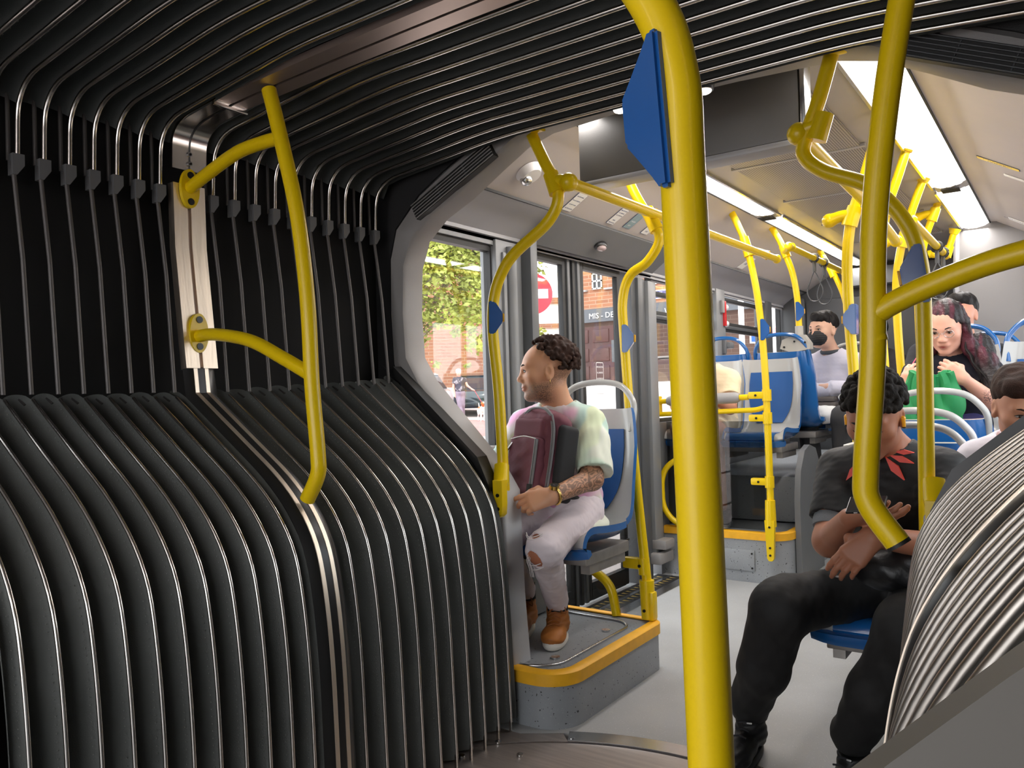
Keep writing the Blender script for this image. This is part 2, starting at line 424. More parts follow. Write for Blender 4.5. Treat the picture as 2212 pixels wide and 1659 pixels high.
def roof_prof():
    return rounded([(-1.245, 1.87), (-1.235, 2.075), (-.6, 2.135), (.6, 2.135), (1.235, 2.075), (1.245, 1.87)], .12, 8)
def roof_bellows(y0, y1, n, label):
    root = thing('roof_bellows', label, 'bellows', (0, (y0 + y1) / 2, 2.1), 0, 'pleated roof bellows of the joint')
    ys = [lerp(y0, y1, (i + .5) / n) for i in range(n)]
    rp = roof_prof()
    for y in ys:
        mb = MB(); mb.tube([(p[0], y, p[1]) for p in rp], .0068, seg=10); mb.build('rail', alu, root)
        for s in (-1, 1):
            mb = MB(); mb.prism([(y - .017, 1.885), (y + .013, 1.885), (y + .013, 1.855), (y - .006, 1.828), (y - .017, 1.828)], s * 1.232, s * 1.262, 'x')
            mb.build('clip', clip_m, root, smooth=False)
            mb = MB(); mb.tube([(s * 1.262, y - .015, 1.87), (s * 1.262, y - .015, 2.08)], .006, seg=8); mb.build('back_rod', cable_m, root)
    edges = [y0] + ys + [y1]
    P = resample(rounded([(-1.235, 2.02), (-1.225, 2.075), (-.6, 2.138), (.6, 2.138), (1.225, 2.075), (1.235, 2.02)], .08), 40)
    for i in range(len(edges) - 1):
        ya, yb = edges[i], edges[i + 1]; full = abs(yb - ya) > .6 * (y1 - y0) / n; G = []
        for iu in range(40):
            row = []; i2 = min(iu + 1, 39); i1 = max(iu - 1, 0); tx, tz = P[i2][0] - P[i1][0], P[i2][1] - P[i1][1]; L = math.hypot(tx, tz)
            nx, nz = -tz / L, tx / L
            for iv in range(11):
                v = iv / 10; d = (.045 if full else .015) * math.sin(PI * v) ** .75 + .003 * math.sin(9 * P[iu][0] + i * 2.1) * math.sin(PI * v)
                row.append((P[iu][0] + nx * d, lerp(ya, yb, v), P[iu][1] + nz * d))
            G.append(row)
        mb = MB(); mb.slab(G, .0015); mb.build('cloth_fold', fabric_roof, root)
    st = MB()
    for y in ys:
        for k in range(55):
            q = resample_cache[k]; st.box((q[0] - .0012, y + .0125, q[1] - .004), (q[0] + .0012, y + .0138, q[1] - .002))
    tag(st.build('stitching', white_thread, root, smooth=False), kind='stuff')
resample_cache = [(p[0], p[1] + .006) for p in resample(rounded([(-1.1, 2.09), (-.6, 2.138), (.6, 2.138), (1.1, 2.09)], .08), 55)]
roof_bellows(YL0, YC0, 11, 'dark pleated roof bellows nearer the camera than the aluminium roof channel')
roof_bellows(YC1, YR - .02, 10, 'dark pleated roof bellows between the aluminium roof channel and the rear carriage')
# outer black skin of the joint
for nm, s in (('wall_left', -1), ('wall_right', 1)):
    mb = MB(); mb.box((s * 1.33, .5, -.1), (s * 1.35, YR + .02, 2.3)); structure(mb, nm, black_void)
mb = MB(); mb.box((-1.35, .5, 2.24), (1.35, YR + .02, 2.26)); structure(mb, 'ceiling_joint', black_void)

# ---------------------------------------------------------------- centre ring of the joint
ring = thing('joint_ring', 'aluminium and black centre ring of the joint with two bright stripes', 'frame', (0, 1.46, 0))
for s in (-1, 1):
    pts = [(s * 1.228, 1.90), (s * 1.224, 1.70), (s * 1.178, 1.315)]
    mb = MB(); mb.ribbon(pts, YC0, 1.452, .03, s); mb.ribbon(pts, 1.464, YC1, .03, s); mb.build('side_post', alu_brush, ring)
    mb = MB(); mb.ribbon([(x + s * .010, z) for x, z in pts], 1.45, 1.466, .012, s); mb.build('post_groove', alu_dark, ring)
    cp = rounded([(s * 1.232, 1.948), (s * 1.225, 2.085), (s * 1.0, 2.105)], .13, 8)
    mb = MB(); mb.ribbon([(x - s * .008, z - .004) for x, z in cp], YC0 - .004, YC1 + .004, .02, s); mb.build('corner_bracket', alu, ring)
    mb = MB(); mb.tube([(x - s * .0095, 1.459, z - .0055) for x, z in cp], .0022, seg=6); mb.build('bracket_seam', black_pl, ring)
    for zz in (1.965, 1.995):
        mb = MB(); mb.tube([(s * 1.232, 1.459, zz), (s * 1.216, 1.459, zz)], .008, seg=18); mb.tube([(s * 1.22, 1.459, zz), (s * 1.2135, 1.459, zz)], .004, seg=6, mi=1)
        mb.build('bracket_screw', [steel, screw_m], ring)
    # black hump frame with its two stripes
    hp = rounded(hump(1.46, s), .22, 12); hp = [(s * 1.20, 1.315)] + [(x, z) for x, z in hp]
    def outn(pts, o):
        r = []
        for i in range(len(pts)):
            a_, b_ = pts[max(i - 1, 0)], pts[min(i + 1, len(pts) - 1)]; tx, tz = b_[0] - a_[0], b_[1] - a_[1]; L = math.hypot(tx, tz); nx, nz = tz / L, -tx / L
            if nx * s > 0: nx, nz = -nx, -nz
            r.append((pts[i][0] + nx * o, pts[i][1] + nz * o))
        return r
    mb = MB()
    lay = [outn(hp, o) for o in (0, .010, .015, .016, .016, .016, .015, .010, 0)]
    yy = np.linspace(YC0, YC1, 9); G = [[(lay[k][i][0], yy[k], lay[k][i][1]) for k in range(9)] for i in range(len(hp))]
    mb.grid(G); mb.build('hump_frame', black_pl, ring)
    q = outn(hp, .0175)
    for (ya, yb) in ((1.432, 1.445), (1.470, 1.483)):
        mb = MB(); mb.ribbon(q, ya, yb, .003, s); mb.build('bright_stripe', alu_brush, ring)
mb = MB()
for (ya, yb) in ((YC0, 1.455), (1.465, YC1)): mb.slab([[(x, ya, 2.098 + .022 * (1 - (x / 1.1) ** 2)), (x, yb, 2.098 + .022 * (1 - (x / 1.1) ** 2))] for x in np.linspace(-1.03, 1.03, 15)], .02)
mb.build('roof_channel', alu_dark, ring)
for s in (-1, 1):
    mb = MB(); mb.box((s * 1.0, YC0 - .004, 2.088), (s * 1.012, YC1 + .004, 2.104), bev=.002); mb.build('channel_end_cap', alu, ring)

# ================================================================ END RING (rear carriage opening)
inner = [(-.66, 0.0), (-.69, .45), (-.70, .84), (-.76, .93), (-1.10, 1.27), (-1.165, 1.37), (-1.175, 1.55), (-1.165, 1.74), (-1.12, 1.85), (-1.02, 1.93), (-.88, 1.99), (-.74, 2.07), (-.61, 2.14), (-.50, 2.17), (-.2, 2.185), (0, 2.19)]
outer = [(-.785, 0.0), (-.80, .45), (-.80, .80), (-.84, .90), (-1.20, 1.22), (-1.24, 1.34), (-1.25, 1.55), (-1.245, 1.78), (-1.21, 1.90), (-1.08, 2.02), (-.95, 2.09), (-.78, 2.17), (-.66, 2.20), (-.52, 2.23), (-.2, 2.245), (0, 2.25)]
def mirror(p): return p + [(-x, z) for x, z in reversed(p[:-1])]
IN, OUT = mirror(inner), mirror(outer)
FAR = [(1.38 * (1 if x > 0 else -1) if abs(x) > .66 and z < 1.95 else x * 1.0, -.08 if i in (0, len(IN) - 1) else max(z, 0)) for i, (x, z) in enumerate(OUT)]
mb = MB()          # grey frame: chamfered ring; front face leans towards the opening
G = []
for (o, i) in zip(OUT, IN):
    G.append([(o[0], YR + .03, o[1]), (lerp(o[0], i[0], .15), YR + .012, lerp(o[1], i[1], .15)), (lerp(o[0], i[0], .9), YR + .02, lerp(o[1], i[1], .9)), (i[0], YR + .035, i[1]), (i[0], YR + .13, i[1])])
mb.grid(G[3:-3]); structure(mb, 'trim_1', grey_pl)
panel_m = mat('light_grey_ring_panel', (.50, .50, .51), .42, bump=.1, bscale=300, var=.03)
mb = MB(); mb.grid(G[:4]); structure(mb, 'trim_panel_left', panel_m)
mb = MB(); mb.grid(G[-4:]); structure(mb, 'trim_panel_right', panel_m)
mb = MB()
mb.prism([(-1.38, -.1), (-1.38, 2.4)] + [(x, 2.4) for x in (-.5, 0)] + list(reversed(outer)), YR + .02, YR + .05)
mb.prism([(1.38, -.1), (1.38, 2.4)] + [(x, 2.4) for x in (.5, 0)] + [(-x, z) for x, z in reversed(outer)], YR + .02, YR + .05)
structure(mb, 'wall_back_joint', black_matte, smooth=False)
# black seal with a bright edge around the side bellows end
for nm, s in (('trim_2', -1), ('trim_3', 1)):
    hp = [(s * 1.215, 1.31), (s * .80, .955), (s * .755, .86), (s * .735, .55), (s * .735, .06)]
    mb = MB(); mb.slab([[(x, YR - .03, z), (x, YR + .03, z)] for x, z in hp], -.03 * s)
    mb.slab([[(x, YR - .034, z), (x + s * .035, YR - .034, z + .03 * (z > .9))] for x, z in hp], .003)
    structure(mb, nm, black_pl, smooth=False)
    mb = MB(); mb.slab([[(x - s * .004, YR - .012, z + .004), (x - s * .004, YR - .002, z + .004)] for x, z in hp], -.004 * s)
    structure(mb, 'trim_bright_left' if s < 0 else 'trim_bright_right', alu_brush, smooth=False)
# air grilles in the arch
for s in (-1, 1):
    g = thing('air_grille', 'black slotted air grille in the %s shoulder of the grey arch' % ('left' if s < 0 else 'right'), 'air grille', (s * .85, YR, 2.07), 0, 'arch air grilles')
    a0, a1 = Vector((s * .695, YR - .004, 2.125)), Vector((s * 1.085, YR - .004, 1.945)); dv = (a1 - a0).normalized(); nv = Vector((dv.z, 0, -dv.x)) * (1 if s > 0 else -1)
    if nv.z > 0: nv = -nv
    mb = MB(); q = [a0 - nv * .034, a0 + nv * .034, a1 + nv * .034, a1 - nv * .034]
    mb.add([tuple(p) for p in q] + [tuple(p + Vector((0, .03, 0))) for p in q], [(0, 1, 2, 3), (7, 6, 5, 4), (0, 4, 5, 1), (1, 5, 6, 2), (2, 6, 7, 3), (3, 7, 4, 0)]); mb.build('grille_backing', rubber, g, smooth=False)
    for k in range(6):
        c = -.03 + .06 * k / 5; mb = MB(); mb.tube([a0 + nv * c + Vector((0, -.003, 0)), a1 + nv * c + Vector((0, -.003, 0))], .0026, seg=8); mb.build('slat', grey_pl if s < 0 else grey_dk, g)
    for t in (.33, .66):
        c = a0.lerp(a1, t); mb = MB(); mb.tube([c - nv * .03, c + nv * .03], .003, seg=8); mb.build('crossbar', grey_dk, g)
# spot lights in the header of the ring
for (x, lab) in ((-.215, 'left of the near yellow pole'), (.1, 'right of the near yellow pole')):
    p = at(1340, 240, Y=YR + .08) if x < 0 else at(1521, 199, Y=YR + .08)
    t = thing('spot_light', 'small lit ceiling spot under the arch, ' + lab, 'lamp', p, 0, 'lit spots under the arch')
    mb = MB(); mb.tube([(p[0], p[1], p[2] + .03), (p[0], p[1], p[2] + .004)], [.036, .030], seg=24); mb.build('housing', grey_dk, t)
    mb = MB(); mb.ball((p[0], p[1], p[2] + .004), (.024, .024, .011), 20); mb.build('lens', emis('spot_glow' + lab[:4], (1, .86, .72), 7), t)
# ================================================================ REAR CARRIAGE SHELL
YE = 7.75
MATS_E = {}
def strip_x(s): return (s * .43, s * .60)
# ceiling: centre panel with perforated grille, light channels, sloped panels, coves
mb = MB(); mb.box((-.43, YR + .1, 2.30), (.43, YE, 2.34)); structure(mb, 'ceiling', grey_ceil := mat('grey_ceiling_panel', (.36, .34, .325), .4, var=.03), smooth=False)
perf = mat('perforated_air_panel', (.40, .38, .37), .45)
n = perf.node_tree; b = n.nodes['Principled BSDF']; tc = n.nodes.new('ShaderNodeTexCoord'); mp = n.nodes.new('ShaderNodeMapping'); mp.inputs['Scale'].default_value = (90, 90, 90)
vo = n.nodes.new('ShaderNodeTexVoronoi'); vo.feature = 'F1'; vo.inputs['Randomness'].default_value = 0; vo.inputs['Scale'].default_value = 1.0
rr = n.nodes.new('ShaderNodeValToRGB'); rr.color_ramp.elements[0].position = .28; rr.color_ramp.elements[0].color = (.02, .02, .02, 1); rr.color_ramp.elements[1].position = .4; rr.color_ramp.elements[1].color = (.42, .39, .37, 1)
n.links.new(tc.outputs['Object'], mp.inputs[0]); n.links.new(mp.outputs[0], vo.inputs['Vector']); n.links.new(vo.outputs['Distance'], rr.inputs[0]); n.links.new(rr.outputs[0], b.inputs['Base Color'])
for k in range(4):
    y0 = 3.02 + k * .86
    t = thing('ceiling_air_panel', 'perforated grey air panel in the middle of the ceiling, number %s from the arch' % ['one', 'two', 'three', 'four'][k], 'air panel', (0, y0 + .4, 2.29), 0, 'perforated ceiling panels')
    mb = MB(); mb.box((-.29, y0, 2.288), (.29, y0 + .82, 2.298), bev=.003); mb.build('perforated_sheet', perf, t)
    mb = MB(); mb.box((-.31, y0 + .82, 2.284), (.31, y0 + .845, 2.299), bev=.003); mb.build('joint_bar', ceil_side, t)
for lab, s in (('left', -1), ('right', 1)):
    tube_e = MATS_E['strip_light_' + lab] = emis('strip_light_' + lab, (1.0, .93, .88), 3.0)
    k = 0
    for (ya, yb) in ((2.62, 5.0), (5.12, YE - .1)):
        t = thing('ceiling_light', 'long glowing strip light along the %s side of the ceiling, %s section' % (lab, 'nearer' if k == 0 else 'farther'), 'ceiling light', (s * .515, (ya + yb) / 2, 2.3), 0, 'strip lights'); k += 1
        mb = MB(); mb.slab([[(s * x, ya, z), (s * x, yb, z)] for x, z in ((.435, 2.302), (.47, 2.290), (.52, 2.289), (.57, 2.300), (.60, 2.318))], .004 * s); mb.build('diffuser', tube_e, t)
        mb = MB(); mb.box((s * .425, ya, 2.285), (s * .437, yb, 2.302)); mb.build('edge_trim', steel, t, smooth=False)
        area('strip_lamp_' + lab, (s * .515, (ya + yb) / 2, 2.278), (.15, yb - ya), 20 * (yb - ya) / 2.4, (1, .95, .92))
    t = thing('lamp_joint_plate', 'small ribbed speaker plate between the two %s strip lights' % lab, 'plate', (s * .515, 5.06, 2.3))
    mb = MB(); mb.slab([[(s * x, 4.99, z), (s * x, 5.13, z)] for x, z in ((.44, 2.298), (.52, 2.286), (.60, 2.312))], .004 * s); mb.build('plate', ceil_side, t)
    for q in range(6):
        mb = MB(); mb.box((s * .47, 5.01 + q * .018, 2.280), (s * .56, 5.018 + q * .018, 2.286)); mb.build('slot', rubber, t, smooth=False)
    # sloped ceiling panels
    mb = MB(); mb.slab([[(s * x, YR + .1, z), (s * x, YE, z)] for x, z in ((.60, 2.32), (.64, 2.318), (1.0, 2.105))], .012 * s); structure(mb, 'ceiling_' + lab, ceil_m)
    mb = MB(); mb.box((s * .598, YR + .1, 2.312), (s * .606, YE, 2.325)); mb.box((s * .999, YR + .1, 2.094), (s * 1.007, YE, 2.106)); structure(mb, 'trim_seam_' + lab, rubber, smooth=False)
    mb = MB(); mb.slab([[(s * x, YR + .1, z), (s * x, YE, z)] for x, z in ((1.005, 2.10), (1.10, 2.06), (1.17, 2.01), (1.20, 1.985), (1.20, 1.968), (1.215, 1.966), (1.215, 1.95))], .012 * s); structure(mb, 'ceiling_cove_' + lab, ceil_side)
mb = MB(); mb.box((-1.4, YR + .1, 2.42), (1.4, YE, 2.45)); structure(mb, 'ceiling_outer', black_void)
# header box hanging behind the arch
hb = thing('header_box', 'dark grey equipment box hanging from the ceiling behind the arch', 'equipment box', (-.05, 2.75, 2.1))
mb = MB(); mb.box((-.52, 2.70, 2.03), (.33, 2.78, 2.30), bev=.015); mb.build('box_body', hdr_m, hb)
mb = MB(); mb.box((-.53, 2.69, 2.008), (.34, 2.79, 2.03), bev=.008); mb.build('bottom_lip', ceil_side, hb)
mb = MB(); mb.box((.332, 2.70, 2.03), (.35, 2.78, 2.30), bev=.006); mb.build('side_cheek', steel, hb)
mb = MB(); mb.box((-.16, 3.06, 2.265), (.22, 3.20, 2.287), bev=.004); o = mb.build('route_display', black_pl); tag(o, 'small black display panel on the ceiling behind the grey header box', 'display')

# left wall
def wall_box(name, a, b, m, bev=.0): mb = MB(); mb.box(a, b, bev=bev); return structure(mb, name, m)
mb = MB()
mb.box((-1.30, YR + .05, -.06), (-1.20, 3.30, .93)); mb.box((-1.30, YR + .05, 1.93), (-1.215, 3.36, 2.2)); structure(mb, 'wall_left_seat', grey_wall, smooth=False)
mb = MB(); mb.box((-1.27, YR + .06, .93), (-1.20, 3.10, .965), bev=.008); mb.box((-1.28, 2.50, .925), (-1.215, 3.09, .935)); structure(mb, 'trim_sill_left', grey_pl)
def window(name, y0, y1, z0, z1, x=-1.25, fr=.022, transom=None, top=None):
    t = bpy.data.objects.new(name, None); COL.objects.link(t); t.location = (x, (y0 + y1) / 2, z0); t['kind'] = 'structure'
    mb = MB()
    mb.box((x - .02, y0 - fr, z0 - fr), (x + .02, y0, z1 + fr)); mb.box((x - .02, y1, z0 - fr), (x + .02, y1 + fr, z1 + fr))
    mb.box((x - .02, y0, z0 - fr), (x + .02, y1, z0)); mb.box((x - .02, y0, z1), (x + .02, y1, z1 + fr * 1.6))
    mb.build('window_frame', rubber, t, smooth=False)
    if transom:
        mb = MB(); mb.box((x - .015, y0, transom - .035), (x + .02, y1, transom + .045), bev=.006); mb.build('transom', rubber, t)
        mb = MB(); mb.box((x - .01, y0 + .01, transom - .012), (x + .028, y1 - .01, transom + .018), bev=.01); mb.build('transom_rail', grey_dk, t)
    if top:
        mb = MB(); mb.box((x - .015, y0, top - .02), (x + .015, y1, top + .014), bev=.004); mb.build('top_bar', rubber, t)
    mb = MB(); mb.box((x - .003, y0, z0), (x + .003, y1, z1)); mb.build('pane', pane, t, smooth=False)
    return t
window('window_1', 2.44, 3.05, .955, 1.90, -1.25)
# pillar between window and door, with its tube housings
mb = MB(); mb.box((-1.30, 3.06, .0), (-1.20, 3.30, 1.96), bev=.01); mb.tube([(-1.19, 3.17, .0), (-1.19, 3.17, 1.93)], .028, seg=20); mb.box((-1.235, 3.10, .05), (-1.185, 3.13, 1.9), bev=.01)
structure(mb, 'wall_left_pillar', grey_wall)
mb = MB(); mb.box((-1.30, 3.27, .0), (-1.14, 3.335, 1.99), bev=.012); structure(mb, 'trim_door_post_near', grey_dk)
mb = MB(); mb.box((-1.30, 4.50, .0), (-1.21, 4.60, 1.96)); mb.box((-1.24, 4.56, .0), (-1.19, 4.66, 1.93), bev=.012); structure(mb, 'trim_door_post_far', grey_dk)
mb = MB(); mb.box((-1.28, 4.665, .15), (-1.17, 4.785, 1.92), bev=.015); structure(mb, 'wall_left_door_pillar', grey_wall)
mb = MB(); mb.box((-1.40, 3.3, 1.955), (-1.215, 4.8, 2.2)); structure(mb, 'wall_left_header', grey_dk, smooth=False)
# folding door: two glazed leaves
dr = bpy.data.objects.new('door_1', None); COL.objects.link(dr); dr.location = (-1.25, 3.9, 0); dr['kind'] = 'structure'
for (y0, y1, nm) in ((3.39, 3.72, 'near'), (3.95, 4.36, 'far')):
    mb = MB(); z0, z1 = .12, 1.915
    mb.box((-1.27, y0 - .045, .02), (-1.235, y0, 1.955), bev=.006); mb.box((-1.27, y1, .02), (-1.235, y1 + .045, 1.955), bev=.006)
    mb.box((-1.27, y0, z1), (-1.235, y1, 1.955)); mb.box((-1.27, y0, .02), (-1.235, y1, z0)); lf = mb.build('door_leaf', rubber, dr)
    mb = MB(); mb.box((-1.256, y0, z0), (-1.25, y1, z1)); mb.build('pane', pane, lf, smooth=False)
    for zz in (.30, .55):
        mb = MB(); mb.tube([(-1.215, y0 - .01, zz), (-1.215, y1 + .01, zz)], .008, seg=10); mb.build('door_handrail', steel, lf)
    st = MB(); zc = 1.29; yc = (y0 + y1) / 2 - (.03 if nm == 'near' else .02)
    stk = bpy.data.objects.new('door_sticker', None)
    # notice on the glass: white outlined rounded label, lettered
    def outl(y0_, y1_, z0_, z1_, wd):
        o = rrect(y0_, y1_, z0_, z1_, .012); i = rrect(y0_ + wd, y1_ - wd, z0_ + wd, z1_ - wd, .009); m_ = MB()
        n_ = len(o); m_.add([(-1.248, p[0], p[1]) for p in o] + [(-1.248, p[0], p[1]) for p in i], [(k, (k + 1) % n_, n_ + (k + 1) % n_, n_ + k) for k in range(n_)]); return m_
    t = thing('door_notice', 'white outlined door warning notice on the glass of the %s door leaf' % nm, 'sticker', (-1.248, yc, zc), 0, 'door notices')
    m_ = outl(yc - .045, yc + .045, zc - .095, zc + .095, .005); m_.box((-1.2482, yc - .04, zc - .028), (-1.2478, yc + .04, zc - .025)); m_.build('notice_outline', white_l, t, smooth=False)
    Mx = Matrix(((0, 0, 1, -1.2478), (1, 0, 0, 0), (0, 1, 0, 0), (0, 0, 0, 1)))
    for (tx, dz, sz) in (('PRECAUCIÓN', .062, .0128), ('AL ABRIRSE', .028, .0138), ('LAS PUERTAS', -.006, .0122), ('MIND', -.05, .017), ('THE DOORS', -.078, .0138)):
        text_obj(tx, sz, white_l, t, Matrix.Translation((0, yc, zc + dz)) @ Mx, 'lettering', .0002, 'CENTER')
for yy in (3.775, 3.83, 3.885):
    mb = MB(); mb.box((-1.268, yy - .018, .02), (-1.225, yy + .012, 1.955), bev=.006); mb.build('rubber_seal', grey_dk if yy != 3.83 else rubber, dr)
mb = MB()
for k in range(26): mb.add([(-1.20 + .0, 3.36 + k * .054, .0015), (-1.20, 3.385 + k * .054, .0015), (-1.155, 3.372 + k * .054, .0015)], [(0, 1, 2)]); mb.add([(-1.12, 3.38 + k * .054, .0015), (-1.12, 3.405 + k * .054, .0015), (-1.075, 3.392 + k * .054, .0015)], [(0, 1, 2)])
th = thing('door_threshold', 'dark threshold strip with yellow sawtooth marks at the foot of the door', 'threshold', (-1.14, 4.0, 0))
mb.build('yellow_teeth', mat('worn_yellow', (.42, .30, .08), .6, var=.3, vscale=30), th, smooth=False)
mb = MB(); mb.box((-1.23, 3.34, -.001), (-1.05, 4.80, .0008)); mb.build('mat', rubber, th, smooth=False)
mb = MB(); mb.box((-1.05, 3.3, 0), (-.98, 4.83, .003)); mb.box((-1.15, 3.34, .0008), (-1.125, 4.80, .003)); mb.build('metal_edge', steel, th, smooth=False)
mb = MB(); mb.box((-1.22, 4.62, .10), (-1.12, 4.82, .17), bev=.012); mb.box((-1.22, 4.66, .19), (-1.10, 4.80, .25), bev=.012); tag(mb.build('door_mechanism', grey_pl), 'grey plastic door hinge cover low beside the door post', 'hinge cover')
# rest of the left wall
window('window_2', 4.84, 5.90, 1.02, 1.945, -1.25, transom=1.70, top=1.865)
window('window_3', 6.12, 7.10, 1.02, 1.965, -1.25, transom=1.70, top=1.93)
window('window_4', 7.32, 7.66, 1.02, 1.965, -1.25)
mb = MB(); mb.box((-1.30, 4.80, -.06), (-1.20, YE, .995)); structure(mb, 'wall_left_rear', grey_md, smooth=False)
for i, (y0, y1) in enumerate(((5.915, 6.10), (7.12, 7.30))):
    mb = MB(); mb.box((-1.30, y0, .99), (-1.19, y1, 1.99), bev=.012); structure(mb, 'trim_pillar_left_%s' % 'ab'[i], grey_wall if i == 0 else grey_dk)
mb = MB(); mb.box((-1.28, 6.0, 1.01), (-1.2, YE, .99)); structure(mb, 'trim_sill_rear', grey_dk)
hm = thing('emergency_hammer', 'red emergency hammer with white knobs on the pillar beside the far window', 'hammer', (-1.18, 5.99, 1.76))
mb = MB(); mb.box((-1.20, 6.04, 1.70), (-1.17, 6.075, 1.90), bev=.008); mb.build('red_handle', mat('red_plastic', (.62, .015, .02), .3, coat=.3), hm)
for zz in (1.72, 1.85): mb = MB(); mb.ball((-1.185, 6.095, zz), (.024, .024, .026), 14); mb.build('knob', white_l, hm)
mb = MB(); mb.box((-1.20, 5.98, 1.80), (-1.165, 6.03, 1.90), bev=.012); mb.build('bracket', grey_pl, hm)
mb = MB(); mb.box((-1.2, 6.0, 1.48), (-1.16, 6.03, 1.60), bev=.01); mb.box((-1.19, 6.02, 1.52), (-1.13, 6.12, 1.575), bev=.02); tag(mb.build('coat_hook', grey_md), 'grey coat hook on the pillar beside the far window', 'hook')
# rear wall
wall_box('wall_rear', (-1.30, YE, -.06), (1.30, YE + .06, 2.4), rear_dk)
mb = MB(); mb.box((-1.22, 7.68, .9), (-1.0, YE, 2.05), bev=.05); mb.box((-1.0, 7.70, .9), (.30, YE, 2.02), bev=.03); structure(mb, 'trim_rear_left', rear_dk)
mb = MB(); mb.box((-.6, 7.60, 2.10), (.42, YE, 2.26), bev=.015); structure(mb, 'trim_rear_beam', grey_md)
# engine tower at the rear right
mb = MB(); mb.prism([(.34, 0), (.40, 2.32), (1.25, 2.32), (1.25, 0)], 6.45, YE); structure(mb, 'wall_right_tower', mat('grey_tower_panel', (.20, .195, .195), .45, bump=.1, bscale=300), smooth=False)
mb = MB(); mb.tube([(.335, 6.45, .3), (.395, 6.45, 2.3)], .02, seg=14); structure(mb, 'trim_tower_edge', ceil_side)
# right wall with windows (hidden from here, lets daylight in)
mb = MB(); mb.box((1.20, YR + .05, -.06), (1.30, 6.5, .95)); mb.box((1.215, YR + .05, 1.93), (1.30, 6.5, 2.2))
for y in (2.42, 3.95, 5.4): mb.box((1.20, y - .04, .9), (1.30, y + .06, 1.97))
structure(mb, 'wall_right_rear', grey_wall, smooth=False)
window('window_5', 2.52, 3.88, 1.0, 1.90, 1.25); window('window_6', 4.05, 5.32, 1.0, 1.90, 1.25); window('window_7', 5.5, 6.42, 1.0, 1.90, 1.25)

# ---------------------------------------------------------------- near carriage (behind the camera)
mb = MB()
for s in (-1, 1):
    mb.box((s * 1.20, -3.2, -.06), (s * 1.30, .5, .95)); mb.box((s * 1.20, -3.2, 1.93), (s * 1.30, .5, 2.3))
    mb.box((s * 1.20, -1.0, .9), (s * 1.30, .5, 1.97)); mb.box((s * 1.20, -2.26, .9), (s * 1.30, -2.14, 1.97))  # solid panel closes an unseen window to keep daylight off the near pole
structure(mb, 'wall_front_carriage', grey_wall, smooth=False)
mb = MB(); mb.box((-1.3, -3.2, 2.25), (1.3, .55, 2.3)); structure(mb, 'ceiling_front', ceil_m, smooth=False)
for s in (-1, 1):
    t = thing('ceiling_light', 'glowing strip light in the near carriage, behind the camera, %s' % ('left' if s < 0 else 'right'), 'ceiling light', (s * .515, -1.2, 2.24), 0, 'strip lights')
    mb = MB(); mb.box((s * .44, -2.8, 2.235), (s * .60, -.7, 2.249), bev=.004); mb.build('diffuser', MATS_E['strip_light_left'], t)
    area('strip_lamp_front', (s * .52, -1.75, 2.228), (.15, 2.0), 5, (1, .95, .92))  # unseen lamps added to brighten surfaces that face the camera
# near ring: black surround and the flat grey flank beside the near bellows
mb = MB()
mb.prism([(-.60, 0), (-.67, .62), (-.71, .80), (-1.12, 1.20), (-1.33, 1.28), (-1.33, 0)], .56, .64)
mb.prism([(.76, 0), (.83, .62), (.855, .82), (.89, .90), (1.005, 1.015), (1.2, 1.2), (1.33, 1.24), (1.33, 0)], .58, .65)
structure(mb, 'trim_near_ring', mat('brownish_grey_flank', (.135, .125, .11), .6), smooth=False)

# ---------------------------------------------------------------- step under the first seat
def platform(name, label, x0, x1, y0, y1, h, rad, edge=True, kind_y1=True):
    t = thing(name, label, 'platform', ((x0 + x1) / 2, (y0 + y1) / 2, 0))
    pl = [(x0, y0)] + [(x1 - rad + rad * math.sin(a), y0 + rad - rad * math.cos(a)) for a in np.linspace(0, PI / 2, 8)]
    r2 = .06
    pl += [(x1 - r2 + r2 * math.cos(a), y1 - r2 + r2 * math.sin(a)) for a in np.linspace(0, PI / 2, 6)] + [(x0, y1)]
    mb = MB(); mb.prism(pl, 0.0, h - .004, 'z'); mb.build('step_body', step_m, t)
    return t, pl
t, pl = platform('seat_platform', 'low grey speckled step with an orange-yellow edge under the passenger in the tie-dye shirt', -1.20, -.455, YR + .01, 3.20, .20, .13)
def edging(t, pl, h, m=yellow_edge, w_=.035, dz=.045, skip_first=True):
    P = pl[1:-1] if skip_first else pl
    P = [pl[0]] + list(pl[1:-1]) + [pl[-1]]
    G = []
    n_ = len(P)
    for i, p in enumerate(P):
        a = Vector(P[max(i - 1, 0)]); b = Vector(P[min(i + 1, n_ - 1)]); d = (b - a).normalized(); nrm = Vector((d.y, -d.x))
        q = Vector(p)
        G.append([(q.x - nrm.x * w_, q.y - nrm.y * w_, h - .001), (q.x - nrm.x * w_, q.y - nrm.y * w_, h + .004), (q.x, q.y, h + .004), (q.x + nrm.x * .008, q.y + nrm.y * .008, h - .002), (q.x + nrm.x * .008, q.y + nrm.y * .008, h - dz), (q.x, q.y, h - dz)])
    mb = MB(); mb.grid(G); return mb.build('yellow_edging', m, t)
edging(t, pl, .20)
hx = [(-1.12, 2.42)] + [(-.66 + .12 * math.sin(a), 2.42 + .12 - .12 * math.cos(a)) for a in np.linspace(0, PI / 2, 8)] + [(-.54 - .06 + .10 * math.cos(a) - .04, 3.0 + .10 * math.sin(a)) for a in np.linspace(0.2, PI / 2, 8)] + [(-1.12, 3.12)]
mb = MB(); mb.tube([(x, y, .2) for x, y in hx + [hx[0]]], .006, seg=8, caps=False); mb.build('hatch_rim', steel, t)
for (x, y) in ((-.60, 2.55), (-.60, 2.95)): mb = MB(); mb.disc((x, y, .2), (0, 0, 1), .018, .006); mb.build('hatch_lock', steel, t)
